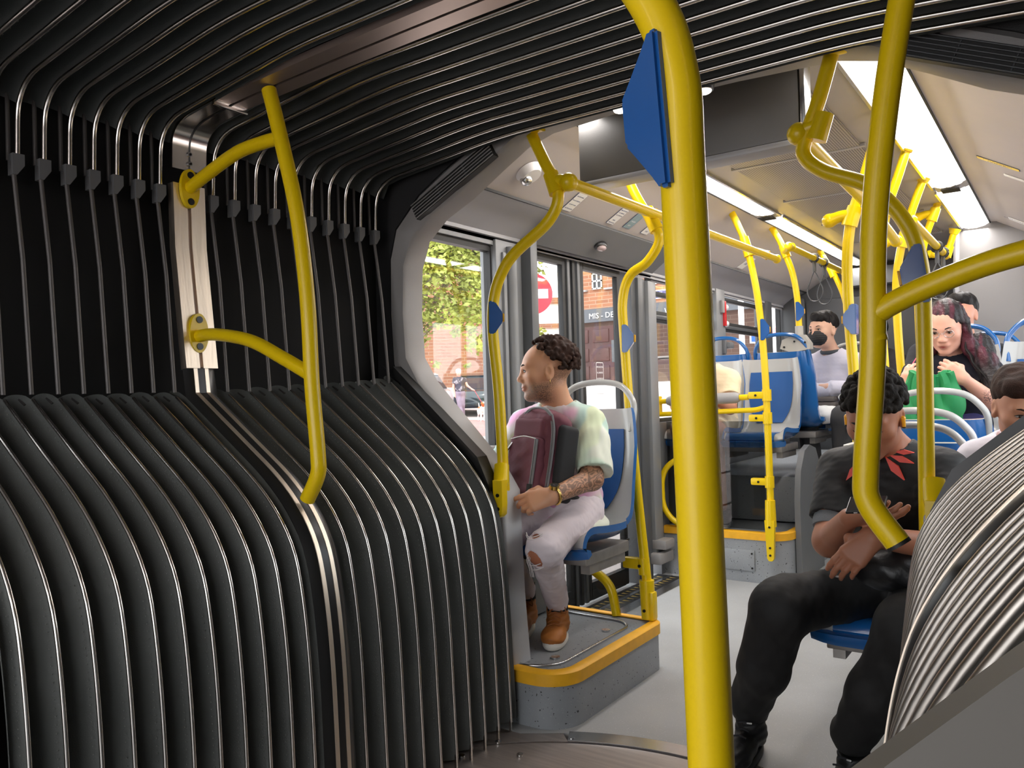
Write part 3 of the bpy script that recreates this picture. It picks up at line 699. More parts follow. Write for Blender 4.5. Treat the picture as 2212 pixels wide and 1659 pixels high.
t, pl = platform('rear_platform', 'high grey speckled platform with an orange-yellow edge carrying the rear left seats', -1.20, -.40, 4.86, 6.4, .31, .14)
edging(t, pl, .31)
mb = MB(); mb.box((-.84, 4.850, .07), (-.60, 4.862, .20), bev=.01); mb.build('cover_plate', step_m, t)
for (x, z) in ((-.825, .09), (-.615, .09), (-.825, .18), (-.615, .18)): mb = MB(); mb.disc((x, 4.848, z), (0, 1, 0), .006, .006, 10); mb.build('plate_screw', screw_m, t)
mb = MB(); mb.box((-1.195, 5.30, .312), (-.425, 7.68, .62), bev=.03); tag(mb.build('wheel_box', step_m), 'speckled grey raised wheel box under the rear left seats', 'wheel box')
mb = MB(); G = []
arc = [(5.02, .31), (5.02, .5), (5.06, .68), (5.16, .80), (5.28, .83), (5.42, .80), (5.52, .68), (5.55, .5), (5.55, 0)]
mb.prism([(5.02, 0)] + arc, -.395, -.36, 'x'); tag(mb.build('side_shield', grey_md), 'rounded grey shield panel at the aisle side of the rear left seats', 'panel')
mb = MB(); mb.box((.40, 4.35, .0), (1.195, 6.44, .45), bev=.03); tag(mb.build('right_platform', step_m), 'grey raised platform under the woman with the green bag', 'platform')
mb = MB(); mb.box((-.355, 5.9, .0), (.335, 7.7, .22), bev=.01); tag(mb.build('aisle_step', step_m), 'grey speckled step at the rear end of the aisle', 'step')

# ---------------------------------------------------------------- ceiling stickers and fittings
slope = math.atan2(2.318 - 2.105, 1.0 - .64)
def on_slope(x, y, s=-1, off=.004):     # point on the sloped panel under |x|
    z = 2.318 - (abs(x) - .64) * (2.318 - 2.105) / .36
    return Vector((x, y, z - off - .0))
def slope_M(x, y, s=-1, off=.002):
    u = Vector((0, -s, 0)); v = Vector((-.36 * s, 0, .213)).normalized()    # v climbs towards the middle
    n_ = u.cross(v); p = on_slope(x, y, s, off)
    return Matrix(((u.x, v.x, n_.x, p.x), (u.y, v.y, n_.y, p.y), (u.z, v.z, n_.z, p.z), (0, 0, 0, 1)))
label_w = mat('white_label', (.80, .79, .76), .4); label_b = mat('label_navy', (.02, .05, .16), .4); label_t = mat('teal_label', (.24, .34, .36), .4, var=.1, vscale=40); label_y = mat('yellow_label', (.85, .62, .05), .4)
def sticker(label, x, y, wd, ht, lines, m=label_w, ink=None, s=-1, rim=True, sz=None):
    t = thing('ceiling_sticker', label, 'sticker', on_slope(x, y, s))
    M = slope_M(x, y, s)
    if s > 0: M = M @ Matrix.Rotation(-PI / 2, 4, 'Z')
    ink = ink or label_b
    if rim: mb = MB(); mb.prism(rrect(-wd / 2, wd / 2, -ht / 2, ht / 2, .008), 0, .001, 'z'); q = mb; q.v = [tuple(M @ Vector((a, b, c))) for a, b, c in q.v]; q.build('sticker_border', label_b, t, smooth=False)
    mb = MB(); mb.prism(rrect(-wd / 2 + .003, wd / 2 - .003, -ht / 2 + .003, ht / 2 - .003, .006), 0, .002, 'z'); mb.v = [tuple(M @ Vector((a, b, c))) for a, b, c in mb.v]; mb.build('sticker_face', m, t, smooth=False)
    n_ = len(lines); sz = sz or ht / (n_ + 1) * .8
    for i, l in enumerate(lines):
        Mt = M @ Matrix.Translation((0, ht / 2 - (i + 1) * ht / (n_ + .6), .0022))
        text_obj(l, sz, ink, t, Mt, 'lettering', .0002, 'CENTER')
    return t
sticker('torn white safety notice on the sloped ceiling nearest the bent yellow pole', -.93, 3.36, .085, .13, ['NO APOYARSE', 'EN LAS PUERTAS', 'DO NOT LEAN', 'ON THE DOORS'], sz=.0090)
sticker('white door notice on the sloped ceiling, middle of the three pale stickers', -.925, 3.80, .08, .125, ['PRECAUCIÓN', 'AL ABRIRSE', 'LAS PUERTAS', '', 'MIND', 'THE DOORS'], sz=.0110)
sticker('teal sticker with small print on the sloped ceiling between two white ones', -.92, 3.98, .085, .12, ['', 'SALIDA', 'EXIT'], label_t, label_w, sz=.014)
sticker('white exit notice with a blue pictogram on the ceiling beside the yellow bar', -.92, 4.20, .085, .12, ['', 'SALIDA', 'EXIT'], sz=.014)
sticker('faint white notice on the far part of the left sloped ceiling', -.93, 5.86, .12, .13, ['USB'], label_w, sz=.03, rim=False)
sticker('yellow instruction strip sticker on the right sloped ceiling', .785, 4.38, .20, .048, ['SALIDA DE EMERGENCIA', 'EMERGENCY EXIT'], label_y, s=1, sz=.012)
sticker('plain white strip sticker below the yellow one on the right ceiling', .845, 4.60, .12, .05, [''], label_w, s=1, rim=False)
sticker('pale grey notice on the right sloped ceiling beside the camera dome', .80, 6.05, .16, .10, ['ZONA VIDEOVIGILADA'], label_w, s=1, rim=False, sz=.02)
def dome(label, x, y, s):
    t = thing('security_camera', label, 'camera', on_slope(x, y, s), 0, 'ceiling cameras')
    M = slope_M(x, y, s)
    mb = MB(); mb.tube([M @ Vector((0, 0, .0)), M @ Vector((0, 0, .032))], [.062, .045], seg=28); mb.build('housing', white_l, t)
    mb = MB(); c = M @ Vector((.012 * s, -.025, .028)); mb.ball(c, .028, 18); mb.build('dome', steel, t)
dome('white round security camera on the ceiling left of the bent yellow pole', *[-.87, 2.87], -1)
dome('white security camera at the far end of the right ceiling', .93, 6.15, 1)
t = thing('passenger_sensor', 'black oval sensor with a pale lens on the cove above the door', 'sensor', (-1.06, 3.95, 2.05))
mb = MB(); c = at(1297, 531, X=-1.08); mb.ball(c, (.035, .05, .03), 16); mb.build('sensor_housing', black_pl, t)
mb = MB(); mb.ball((c[0] + .012, c[1] - .01, c[2] - .016), (.026, .034, .018), 14); mb.build('lens', mat('smoky_lens', (.42, .33, .32), .15), t)
mb = MB(); c = at(1318, 512, X=-1.05); mb.box((c[0] - .02, c[1] - .12, c[2] - .012), (c[0] + .02, c[1] + .12, c[2] + .014), bev=.012); tag(mb.build('door_lamp', ceil_m), 'pale elongated lamp cover on the cove above the door', 'lamp')
mb = MB(); mb.slab([[(-1.17, y, 1.975), (-1.02, y, 2.085), (-1.0, y, 2.10)] for y in (3.3, 4.72)], .01); structure(mb, 'trim_door_cove', grey_md)
# ================================================================ POLES AND HANDRAILS
PR = .0212
def clamp(mb, c, ax, L=.05, r=.030): c = Vector(c); ax = Vector(ax).normalized(); mb.tube([c - ax * L / 2, c + ax * L / 2], r, seg=20); return mb
def screw(p, d, parent, r=.007):
    mb = MB(); d = Vector(d).normalized(); p = Vector(p); mb.tube([p, p + d * .004], r, seg=12); mb.build('screw', screw_m, parent)
def stop_button(label, p, up, side, out, big=1.0, group='stop buttons on the yellow poles', back=.018):
    """blue housing hugging a pole; side = direction it bulges to, out = direction the orange push faces"""
    up = Vector(up).normalized(); side = Vector(side); side = (side - up * side.dot(up)).normalized(); nrm = up.cross(side).normalized()
    p = Vector(p); t = thing('stop_button', label, 'stop button', tuple(p), 0, group)
    H, W, D = .062 * big, .034 * big, .024 * big
    prof = [(-back, -H), (.004, -H), (.010, -.86 * H), (W * .72, -.50 * H), (W, -.30 * H), (W, .30 * H), (W * .72, .50 * H), (.010, .86 * H), (.004, H), (-back, H)]
    M = Matrix(((side.x, up.x, nrm.x, p.x), (side.y, up.y, nrm.y, p.y), (side.z, up.z, nrm.z, p.z), (0, 0, 0, 1)))
    mb = MB(); bm = bmesh.new(); vs_ = [bm.verts.new((u, v, z)) for z in (-D, D) for u, v in prof]; n_ = len(prof)
    bm.faces.new(vs_[:n_]); bm.faces.new(list(reversed(vs_[n_:])))
    for i in range(n_): bm.faces.new((vs_[i], vs_[n_ + i], vs_[n_ + (i + 1) % n_], vs_[(i + 1) % n_]))
    bmesh.ops.recalc_face_normals(bm, faces=bm.faces[:]); bmesh.ops.bevel(bm, geom=bm.edges[:], offset=.0035, segments=2, affect='EDGES')
    bm.verts.index_update(); mb.add([tuple(M @ v.co) for v in bm.verts], [tuple(v.index for v in f.verts) for f in bm.faces]); bm.free()
    mb.build('housing', blue_b, t)
    mb = MB(); mb.box((W - .001, -.016 * big, -.012 * big), (W + .008, .016 * big, .012 * big), bev=.003, M=M); mb.build('push_button', orange_b, t)
    return t
def joint_arm(mb, a, b, r0=.030, r1=.032):
    """swept bracket from a pole to the rail beside it"""
    a, b = Vector(a), Vector(b); mid = a.lerp(b, .5) + Vector((0, 0, .008)); mb.tube([a, mid, b], [r0, .024, r1 * .9], seg=18, fil=.03); return mb
def pole_thing(label, loc): return thing('handrail_pole', label, 'handrail', loc, 0, 'yellow handrail poles')

# left ring pole
YP = 2.42
def ringpole(s, label):
    t = pole_thing(label, (s * .73, YP, .8))
    top = (s * .555, YP, 2.165); el = (s * .455, YP, 1.955)
    pts = [top, (s * .50, YP, 2.05), (s * .445, YP, 1.93), (s * .49, YP, 1.83), (s * .68, YP, 1.70), (s * .755, YP, 1.52), (s * .735, YP, 1.2), (s * .722, YP, .80)]
    if s > 0: pts = [(.50, YP, 2.165), (.46, YP, 2.04), (.42, YP, 1.94), (.415, YP, 1.885), (.47, YP, 1.83), (.59, YP, 1.765), (.675, YP, 1.655), (.71, YP, 1.54), (.715, YP, 1.36), (.705, YP, .80)]
    mb = MB(); mb.tube(smooth_path(pts, 8), PR, seg=20); mb.build('pole', yellow, t)
    mb = MB(); mb.tube([(s * .50, YP - .012, 2.168), (s * .60, YP - .012, 2.165)], .026, seg=18, flat=.35, up=(0, 1, 0)); mb.build('top_flange', yellow, t)
    screw((s * .60, YP - .02, 2.158), (0, 0, -1), t, .008)
    mb = MB(); mb.tube([(s * .475, YP, 2.0), (s * .448, YP, 1.925)], [.028, .031], seg=20); joint_arm(mb, (s * .46, YP, 1.965), (s * .405, YP + .0, 1.955)); mb.ball((s * .40, YP, 1.955), .034, 16)
    mb.build('rail_joint', yellow, t)
    mb = MB(); mb.tube([(s * .726, YP - .008, .94), (s * .722 + .008, YP - .03, .885), (s * .720 + .018, YP - .058, .86)], [.028, .029, .024], seg=20); dx_ = .022 if s < 0 else .013; mb.prism([(s * .720 + dx_ + .021, .89), (s * .720 + dx_ + .020, .80), (s * .718 + dx_ + .015, .765), (s * .718 + dx_, .752), (s * .718 + dx_ - .015, .765), (s * .720 + dx_ - .020, .80), (s * .720 + dx_ - .021, .89)], YP - .078, YP - .045); mb.build('bottom_socket', yellow, t)
    for z in (.785, .835): screw((s * .719 + dx_, YP - .078, z), (0, -1, 0), t)
    return t
ringpole(-1, 'bent yellow pole at the left of the arch, beside the tie-dye shirt')
ringpole(1, 'bent yellow pole at the right of the arch, bolted beside the passenger in black')
stop_button('blue stop button on the bent pole at the left window', (-.752, YP, 1.50), (0.03, 0, 1), (.75, .65, 0), 1)
stop_button('dark blue stop button on the bent pole above the slanting yellow arm', (.708, YP, 1.50), (-.12, 0, 1), (-1, -.1, 0), -1, 1.3)
# rails
def rail(label, pts, caps=True):
    t = thing('ceiling_handrail', label, 'handrail', pts[0], 0, 'yellow rails under the ceiling')
    mb = MB(); mb.tube(pts, PR, seg=20); mb.build('rail', yellow, t)
    for q in (pts[0], pts[-1]): mb = MB(); mb.ball(q, .0285, 16); mb.build('end_cap', yellow, t)
    return t
rail('long yellow ceiling rail running back from the left arch pole', [(-.40, YP, 1.955), (-.44, 4.98, 2.005)])
rail('yellow ceiling rail with two grey hanging straps at the rear left', [(-.47, 5.35, 2.14), (-.47, 6.9, 2.14)])
rail('yellow ceiling rail running back from the right arch pole', [(.40, YP, 1.955), (.40, 3.3, 1.925), (.39, 4.05, 1.87)])
rail('yellow ceiling rail with two grey hanging straps at the rear right', [(.40, 4.45, 2.03), (.40, 5.75, 2.02)])
# second left pole
t = pole_thing('bent yellow pole with a blue button at the near door post', (-.52, 3.17, .2))
pts = [(-.60, 3.17, 2.32), (-.52, 3.17, 2.10), (-.44, 3.17, 1.95), (-.40, 3.17, 1.86), (-.46, 3.17, 1.77), (-.545, 3.17, 1.72), (-.585, 3.17, 1.62), (-.585, 3.17, 1.45), (-.555, 3.17, .9), (-.50, 3.17, .25)]
mb = MB(); mb.tube(smooth_path(pts, 8), PR, seg=20); mb.build('pole', yellow, t)
mb = MB(); mb.tube([(-.455, 3.17, 2.0), (-.41, 3.17, 1.90)], [.028, .031], seg=20); joint_arm(mb, (-.44, 3.17, 1.965), (-.42, 3.17, 1.97)); mb.build('rail_joint', yellow, t)
mb = MB(); mb.tube([(-.525, 3.17, .47), (-.52, 3.17, .40)], .027, seg=20); mb.box((-.62, 3.15, .42), (-.53, 3.19, .47), bev=.012); mb.build('glass_clamp', yellow, t)
screw((-.53, 3.14, .44), (0, -1, 0), t)
mb = MB(); mb.tube([(-.512, 3.17, .375), (-.505, 3.165, .21)], [.033, .031], seg=20); mb.box((-.497, 3.14, .203), (-.470, 3.19, .33), bev=.013); mb.build('bottom_socket', yellow, t)
screw((-.508, 3.13, .25), (0, -1, 0), t)
stop_button('blue stop button on the yellow pole at the near door post', (-.575, 3.17, 1.44), (.02, 0, 1), (.85, .35, 0), 1)
mb = MB(); mb.tube([(-.90, 3.17, .48), (-.80, 3.17, .40), (-.69, 3.17, .34), (-.665, 3.17, .20)], .021, fil=.06, seg=18); tag(mb.build('low_grab_bar', yellow), 'short bent yellow bar rising from the low step under the seat', 'grab bar')
mb = MB(); mb.box((-1.10, 3.165, .215), (-.53, 3.172, .78)); o = mb.build('glass_screen', pane_dark, smooth=False); tag(o, 'clear glass screen behind the seat of the passenger in tie-dye', 'glass screen')
# third left pole at the platform corner, with the padded barrier
t = pole_thing('yellow pole with brackets standing at the edge of the rear platform', (-.49, 4.84, .1))
pts = [(-.68, 4.84, 2.335), (-.63, 4.84, 2.22), (-.58, 4.84, 2.08), (-.53, 4.84, 1.82), (-.505, 4.84, 1.55), (-.49, 4.84, 1.2), (-.485, 4.84, .45)]
mb = MB(); mb.tube(smooth_path(pts, 8), PR, seg=20); mb.build('pole', yellow, t)
mb = MB(); mb.tube([(-.595, 4.84, 2.14), (-.565, 4.84, 2.02)], [.028, .031], seg=20); joint_arm(mb, (-.58, 4.84, 2.06), (-.45, 4.84, 2.01)); mb.build('rail_joint', yellow, t)
mb = MB(); mb.tube([(-.485, 4.83, .52), (-.485, 4.83, .36)], [.030, .034], seg=18); mb.prism([(-.515, .40), (-.455, .40), (-.465, .17), (-.475, .155), (-.495, .155), (-.505, .17)], 4.80, 4.828); mb.build('bottom_socket', yellow, t)
for z in (.19, .235, .36): screw((-.485, 4.80, z), (0, -1, 0), t)
for z in (.63, 1.02, 1.16):
    mb = MB(); mb.tube([(-.487, 4.84, z - .035), (-.487, 4.84, z + .035)], .028, seg=18); mb.box((-.60, 4.82, z - .022), (-.49, 4.86, z + .022), bev=.012); mb.build('glass_clamp', yellow, t); screw((-.55, 4.82, z), (0, -1, 0), t)
stop_button('blue stop button on the yellow pole of the rear platform', (-.497, 4.84, 1.56), (.02, 0, 1), (.8, .4, 0), 1, 1.05)
t = thing('padded_barrier', 'grey padded bar with a yellow rail across the front of the rear platform', 'barrier', (-.87, 4.84, 1.14))
mb = MB(); mb.tube([(-1.20, 4.84, 1.135), (-.60, 4.84, 1.15)], .018, seg=16); mb.tube([(-1.20, 4.84, 1.05), (-.55, 4.84, 1.07), (-.49, 4.84, 1.09)], .016, seg=16, fil=.03); mb.box((-1.205, 4.81, 1.04), (-1.19, 4.87, 1.17), bev=.008); mb.build('rail', yellow, t)
mb = MB(); mb.tube([(-1.14, 4.84, 1.137), (-1.12, 4.84, 1.137), (-.68, 4.84, 1.148), (-.655, 4.84, 1.149)], [.026, .035, .035, .024], seg=20); mb.build('grey_padding', grey_pl, t)
mb = MB(); mb.tube([(-.97, 4.84, .80), (-1.14, 4.84, .73), (-1.20, 4.84, .64), (-1.20, 4.84, .44), (-1.12, 4.84, .34), (-.97, 4.84, .31)], .019, fil=.07, seg=16); tag(mb.build('low_grab_loop', yellow), 'yellow grab loop low at the left front corner of the rear platform', 'grab bar')
mb = MB(); mb.box((-1.16, 4.855, .33), (-.52, 4.862, 1.0)); tag(mb.build('glass_screen', pane_dark, smooth=False), 'clear glass screen under the grey padded bar', 'glass screen')
# fourth and fifth left poles
t = pole_thing('yellow pole ending in a beige bracket, rear left', (-.47, 5.55, 1.5))
pts = [(-.64, 5.55, 2.32), (-.585, 5.55, 2.22), (-.55, 5.55, 2.12), (-.505, 5.55, 1.98), (-.48, 5.55, 1.8), (-.475, 5.55, 1.60)]
mb = MB(); mb.tube(smooth_path(pts, 8), PR, seg=18); mb.build('pole', yellow, t)
mb = MB(); mb.tube([(-.565, 5.55, 2.18), (-.54, 5.55, 2.10)], .029, seg=18); joint_arm(mb, (-.55, 5.55, 2.14), (-.47, 5.42, 2.145)); mb.build('rail_joint', yellow, t)
mb = MB(); mb.tube([(-.475, 5.55, 1.62), (-.475, 5.55, 1.56)], .027, seg=18); mb.prism([(-.50, 1.56), (-.44, 1.56), (-.40, 1.50), (-.40, 1.46), (-.52, 1.44), (-.60, 1.47), (-.585, 1.53)], 5.52, 5.60); mb.build('seat_bracket', bracket_m, t)
for (x, z) in ((-.50, 1.515), (-.43, 1.505), (-.57, 1.48)): screw((x, 5.515, z), (0, -1, 0), t)
stop_button('blue stop button on the pole above the beige seat bracket', (-.478, 5.55, 1.72), (0, 0, 1), (.8, .35, 0), 1, 1.05)
t = pole_thing('yellow pole behind the passenger with the black face mask', (-.47, 6.75, 1.4))
pts = [(-.62, 6.75, 2.32), (-.56, 6.75, 2.2), (-.50, 6.75, 2.08), (-.44, 6.75, 1.9), (-.42, 6.75, 1.7), (-.42, 6.75, 1.3)]
mb = MB(); mb.tube(smooth_path(pts, 8), PR, seg=16); mb.build('pole', yellow, t)
mb = MB(); mb.tube([(-.545, 6.75, 2.17), (-.515, 6.75, 2.09)], .029, seg=16); joint_arm(mb, (-.53, 6.75, 2.13), (-.47, 6.75, 2.14)); mb.build('rail_joint', yellow, t)
# right side poles, nearest first
RP = [(3.45, 1838, [(1905, 225), (1890, 300), (1865, 390), (1840, 470), (1830, 560), (1834, 680), (1846, 830)], 'yellow pole hidden behind the near curved bar, standing nearest in the aisle', True, .75),
      (4.10, 1905, [(1962, 310), (1940, 380), (1917, 450), (1900, 540), (1897, 620), (1905, 720), (1913, 830)], 'yellow aisle pole between the two near curved bars', True, .95),
      (4.75, 1945, [(1998, 378), (1975, 440), (1950, 520), (1937, 600), (1938, 680), (1944, 770), (1951, 845)], 'yellow aisle pole with a grey foot on a seat back, right of the near handle', True, None),
      (5.45, 2005, [(2028, 432), (2016, 465), (2000, 510), (1990, 560), (1984, 620), (1984, 690)], 'yellow pole with the forked joint next to the hanging straps', True, None),
      (6.30, 2050, [(2062, 498), (2052, 530), (2047, 545)], 'short yellow pole at the far end of the right strip light', False, None)]
for (Y0, _, px, lab, low, zb) in RP:
    W = [at(x, y, Y=Y0) for x, y in px]
    if Y0 in (3.45, 4.10, 5.45): W += [(W[-1][0] + .01, Y0, .7), (W[-1][0] + .015, Y0, .004)]
    dz = 0
    t = pole_thing(lab, W[-1])
    mb = MB(); mb.tube(smooth_path(W, 6), PR, seg=18); mb.build('pole', yellow, t)
    a, b = Vector(W[0]), Vector(W[1]); mb = MB(); mb.tube([a + (a - b).normalized() * .01, a.lerp(b, .25)], [.040, .027], seg=18); mb.build('top_flange', yellow, t)
    k = {3.45: 3, 4.10: 2, 4.75: 2, 5.45: 1, 6.30: 2}[Y0]
    j = Vector(W[k]); d = (Vector(W[k]) - Vector(W[k - 1])).normalized(); mb = MB(); mb.tube([j - d * .045, j + d * .035], [.029, .032], seg=18); joint_arm(mb, j - d * .01, j + Vector((-.085 if Y0 < 6 else -.12, 0, -.0))); mb.ball(tuple(j + Vector((-.088, 0, 0))), .03, 14); mb.build('rail_joint', yellow, t)
    if Y0 in (3.45, 4.10, 5.45): e = Vector(W[-1]); mb = MB(); mb.tube([e, e + Vector((0, 0, .012))], .045, seg=20); mb.build('floor_flange', yellow, t)
    if Y0 == 4.75:
        e = Vector(W[-1]); mb = MB(); mb.tube([e + Vector((0, 0, .03)), e - Vector((0, 0, .03)), e - Vector((0, 0, .045))], [.027, .027, .018], seg=18); mb.build('grey_foot', grey_pl, t)
stop_button('blue stop button on the aisle pole left of the big near handle', at(1842, 690, Y=3.45), (.02, 0, 1), (-1, 0, 0), -1)
# hanging straps
def strap(label, x, y, z):
    t = thing('hanging_strap', label, 'hanging strap', (x, y, z), 0, 'hanging straps')
    mb = MB(); mb.tube([(x + .026 * math.cos(a), y, z + .026 * math.sin(a)) for a in np.linspace(0, 2 * PI, 17)], .0055, seg=8, flat=2.0); mb.build('collar', rubber, t)
    mb = MB(); mb.box((x - .012, y - .006, z - .10), (x + .012, y + .006, z - .02), bev=.004); mb.build('buckle', grey_dk, t)
    L = [(x, z - .09), (x - .03, z - .16), (x - .055, z - .24), (x - .035, z - .30), (x, z - .315), (x + .035, z - .30), (x + .055, z - .24), (x + .03, z - .16), (x, z - .09)]
    mb = MB(); mb.tube(smooth_path([(a, y, b) for a, b in L], 5), .0065, seg=8, flat=.6); mb.build('loop', grey_dk, t)
strap('grey strap loop nearer the camera on the rear left rail', -.47, 5.98, 2.14); strap('grey strap loop farther back on the rear left rail', -.47, 6.25, 2.14)
strap('grey strap loop nearer the camera on the rear right rail', .40, 5.35, 2.02); strap('grey strap loop farther back on the rear right rail', .40, 5.62, 2.02)

# ---------------------------------------------------------------- curved handles on the centre ring
def ring_handle(s, label):
    t = thing('curved_grab_rail', label, 'handrail', (s * 1.22, 1.455, 1.6), 0, 'curved yellow handles of the centre ring')
    Y1 = 1.455 - .0
    bar = [(s * .815, Y1, 2.10), (s * .768, Y1, 1.95), (s * .705, Y1, 1.72), (s * .672, Y1, 1.48), (s * .662, Y1, 1.25), (s * .645, Y1, 1.06), (s * .648, Y1, 1.00), (s * .690, Y1, .935)]
    if s > 0: bar = [(x + .105 - .03 * max(0, (z - 1.7)) / .4, y, z) for x, y, z in bar]
    ox = .105 if s > 0 else 0
    mb = MB(); mb.tube(smooth_path(bar, 8), PR, seg=22); mb.build('grip_bar', yellow, t)
    e = Vector(bar[-1]); d = (e - Vector(bar[-2])).normalized(); mb = MB(); mb.tube([e, e + d * .006], PR * 1.0, seg=22); mb.build('end_plug', yellow if s < 0 else rubber, t)
    for (z0, pts) in ((1.885, [(s * 1.222, 1.885), (s * 1.12, 1.915), (s * .97, 1.95), (s * .85, 1.955), (s * .775 + ox * .8, 1.952)]), (1.425, [(s * 1.198, 1.415), (s * 1.10, 1.415), (s * .93, 1.385), (s * .78, 1.325), (s * .668 + ox, 1.275)])):
        mb = MB(); mb.tube(smooth_path([(x, Y1, z) for x, z in pts], 8), .0195, seg=20); mb.build('arm', yellow, t)
        x0 = s * (1.222 if z0 > 1.6 else 1.192)
        mb = MB(); mb.prism([(Y1 + .032 * math.cos(a) * (1 - .0), z0 + .062 * math.sin(a)) for a in np.linspace(0, 2 * PI, 28, endpoint=False)], x0 - s * .010, x0 + s * .004, 'x'); mb.build('oval_flange', yellow, t)
        for dz in (-.042, .042): screw((x0 - s * .009, Y1, z0 + dz), (-s, 0, 0), t, .011)
ring_handle(-1, 'curved yellow handle on the aluminium post of the left bellows')
ring_handle(1, 'big curved yellow handle on the right side of the joint, with the slanting arm')
# near ring pole, closest to the camera
t = pole_thing('thick yellow pole crossing the picture from top to bottom', (.76, .70, .8))
pts = [(.50, .70, 2.0), (.56, .70, 1.86), (.645, .70, 1.70), (.722, .70, 1.58), (.748, .70, 1.50), (.752, .70, 1.40), (.757, .70, 1.1), (.762, .70, .78)]
mb = MB(); mb.tube(smooth_path(pts, 10), PR, seg=32); mb.build('pole', yellow, t)
stop_button('large near blue stop button on the thick near yellow pole', (.745, .70, 1.462), (-.06, 0, 1), (-1, .25, 0), -1, 1.2, back=.008)

# ================================================================ SEATS
def seat_mesh():
    """bus seat facing local -y, origin on the floor under the seat; returns dict of part MBs"""
    prof = [(-.235, .375), (-.245, .40), (-.235, .43), (-.20, .442), (-.10, .432), (.02, .425), (.10, .432), (.155, .46), (.185, .52), (.20, .60), (.225, .72), (.25, .84), (.262, .93)]
    prof = smooth_path([(0, y, z) for y, z in prof], 3); n_ = len(prof)
    def hw(i):
        t = i / (n_ - 1); return .225 + (.012 if t < .5 else 0) - max(0, t - .86) * .18
    P = {}
    def surf(u0, u1, i0, i1, off, inset=0.0, nu=13):
        G = []
        for i in range(i0, i1):
            row = []; a = prof[max(i - 1, 0)]; b = prof[min(i + 1, n_ - 1)]; t = (b - a).normalized(); nrm = Vector((0, -t.z, t.y))
            if nrm.z < 0 and i < n_ // 2: nrm = -nrm
            if i >= n_ // 2 and nrm.y > 0: nrm = -nrm
            for k in range(nu):
                u = lerp(u0, u1, k / (nu - 1)); x = u * hw(i); e = max(0, abs(u) - .62) / .38
                lift = .045 * e * e * (1 if i > 3 else .4)
                p = prof[i] + nrm * (lift + off); row.append((x, p.y, p.z))
            G.append(row)
        return G
    sh = MB(); A = np.array(surf(-1, 1, 0, n_, 0)); B = np.array(surf(-1, 1, 0, n_, -.028))
    sh.grid(A.tolist(), 0); sh.grid(B[:, ::-1].tolist(), 1)
    sh.grid([A[0].tolist(), B[0].tolist()], 1); sh.grid([A[-1].tolist(), B[-1].tolist()], 0); sh.grid([A[:, 0].tolist(), B[:, 0].tolist()], 1); sh.grid([A[:, -1].tolist(), B[:, -1].tolist()], 1)
    P['shell'] = sh
    pad = MB(); pad.slab(surf(-.70, .70, 0, 19, .004), -.004); P['seat_pad'] = pad
    def backpad():
        G = []
        for i in range(23, n_ - 3):
            t = (i - 23) / (n_ - 27); w_ = .42 + .30 * math.sin(min(1, t * 1.5) * PI / 2) - .02; row = []
            g = surf(-w_, w_, i, i + 1, .005)[0]; G.append(g)
        return G
    bp = MB(); bp.slab(backpad(), -.004); P['back_pad'] = bp
    h = MB(); top = prof[-1]; w_ = hw(n_ - 1)
    arch = [(-w_ + .01, .235, .83), (-w_ + .006, .258, .93), (-w_ + .03, .272, .985), (-w_ * .55, .285, 1.035), (0, .29, 1.05), (w_ * .55, .285, 1.035), (w_ - .03, .272, .985), (w_ - .006, .258, .93), (w_ - .01, .235, .83)]
    h.tube(smooth_path(arch, 6), .018, seg=12, flat=.75); P['grab_handle'] = h
    fr = MB(); fr.box((-.20, -.20, .33), (.20, .16, .375), bev=.006); fr.box((-.19, -.16, .29), (-.15, .14, .335)); fr.box((.15, -.16, .29), (.19, .14, .335)); P['under_frame'] = fr
    return P
SEAT_P = {k: v.mesh('seat_' + k) for k, v in seat_mesh().items()}
for me in SEAT_P.values():
    bm = bmesh.new(); bm.from_mesh(me)
    for e in bm.edges:
        if len(e.link_faces) == 2 and e.link_faces[0].normal.dot(e.link_faces[1].normal) < .7: e.smooth = False
    bm.to_mesh(me); bm.free(); me.polygons.foreach_set('use_smooth', [True] * len(me.polygons))
frame_m = mat('seat_frame_metal', (.30, .28, .26), .45, .7, var=.1, vscale=20)
SEAT_MATS = {'shell': (seat_grey, seat_blue), 'seat_pad': (seat_blue,), 'back_pad': (seat_blue2,), 'grab_handle': (seat_grey,), 'under_frame': (frame_m,)}
for k, me in SEAT_P.items():
    for m_ in SEAT_MATS[k]: me.materials.append(m_)
handle_blue = SEAT_P['grab_handle'].copy(); handle_blue.materials.clear(); handle_blue.materials.append(seat_blue)
LBL_BACK = {'back_pad': 'blue back insert'}
def seat(label, x, y, z, rz=0.0, handle='grey', sx=1.0, group='blue and grey bus seats'):
    t = thing('bus_seat', label, 'seat', (x, y, z), rz, group); t.scale = (sx, 1, 1)
    for k, me in SEAT_P.items():
        if k == 'grab_handle' and handle == 'none': continue
        if k == 'grab_handle' and handle == 'blue': me = handle_blue
        o = bpy.data.objects.new(k, me); COL.objects.link(o); o.parent = t
        if k == 'back_pad': o['label'] = 'blue back insert'
    return t
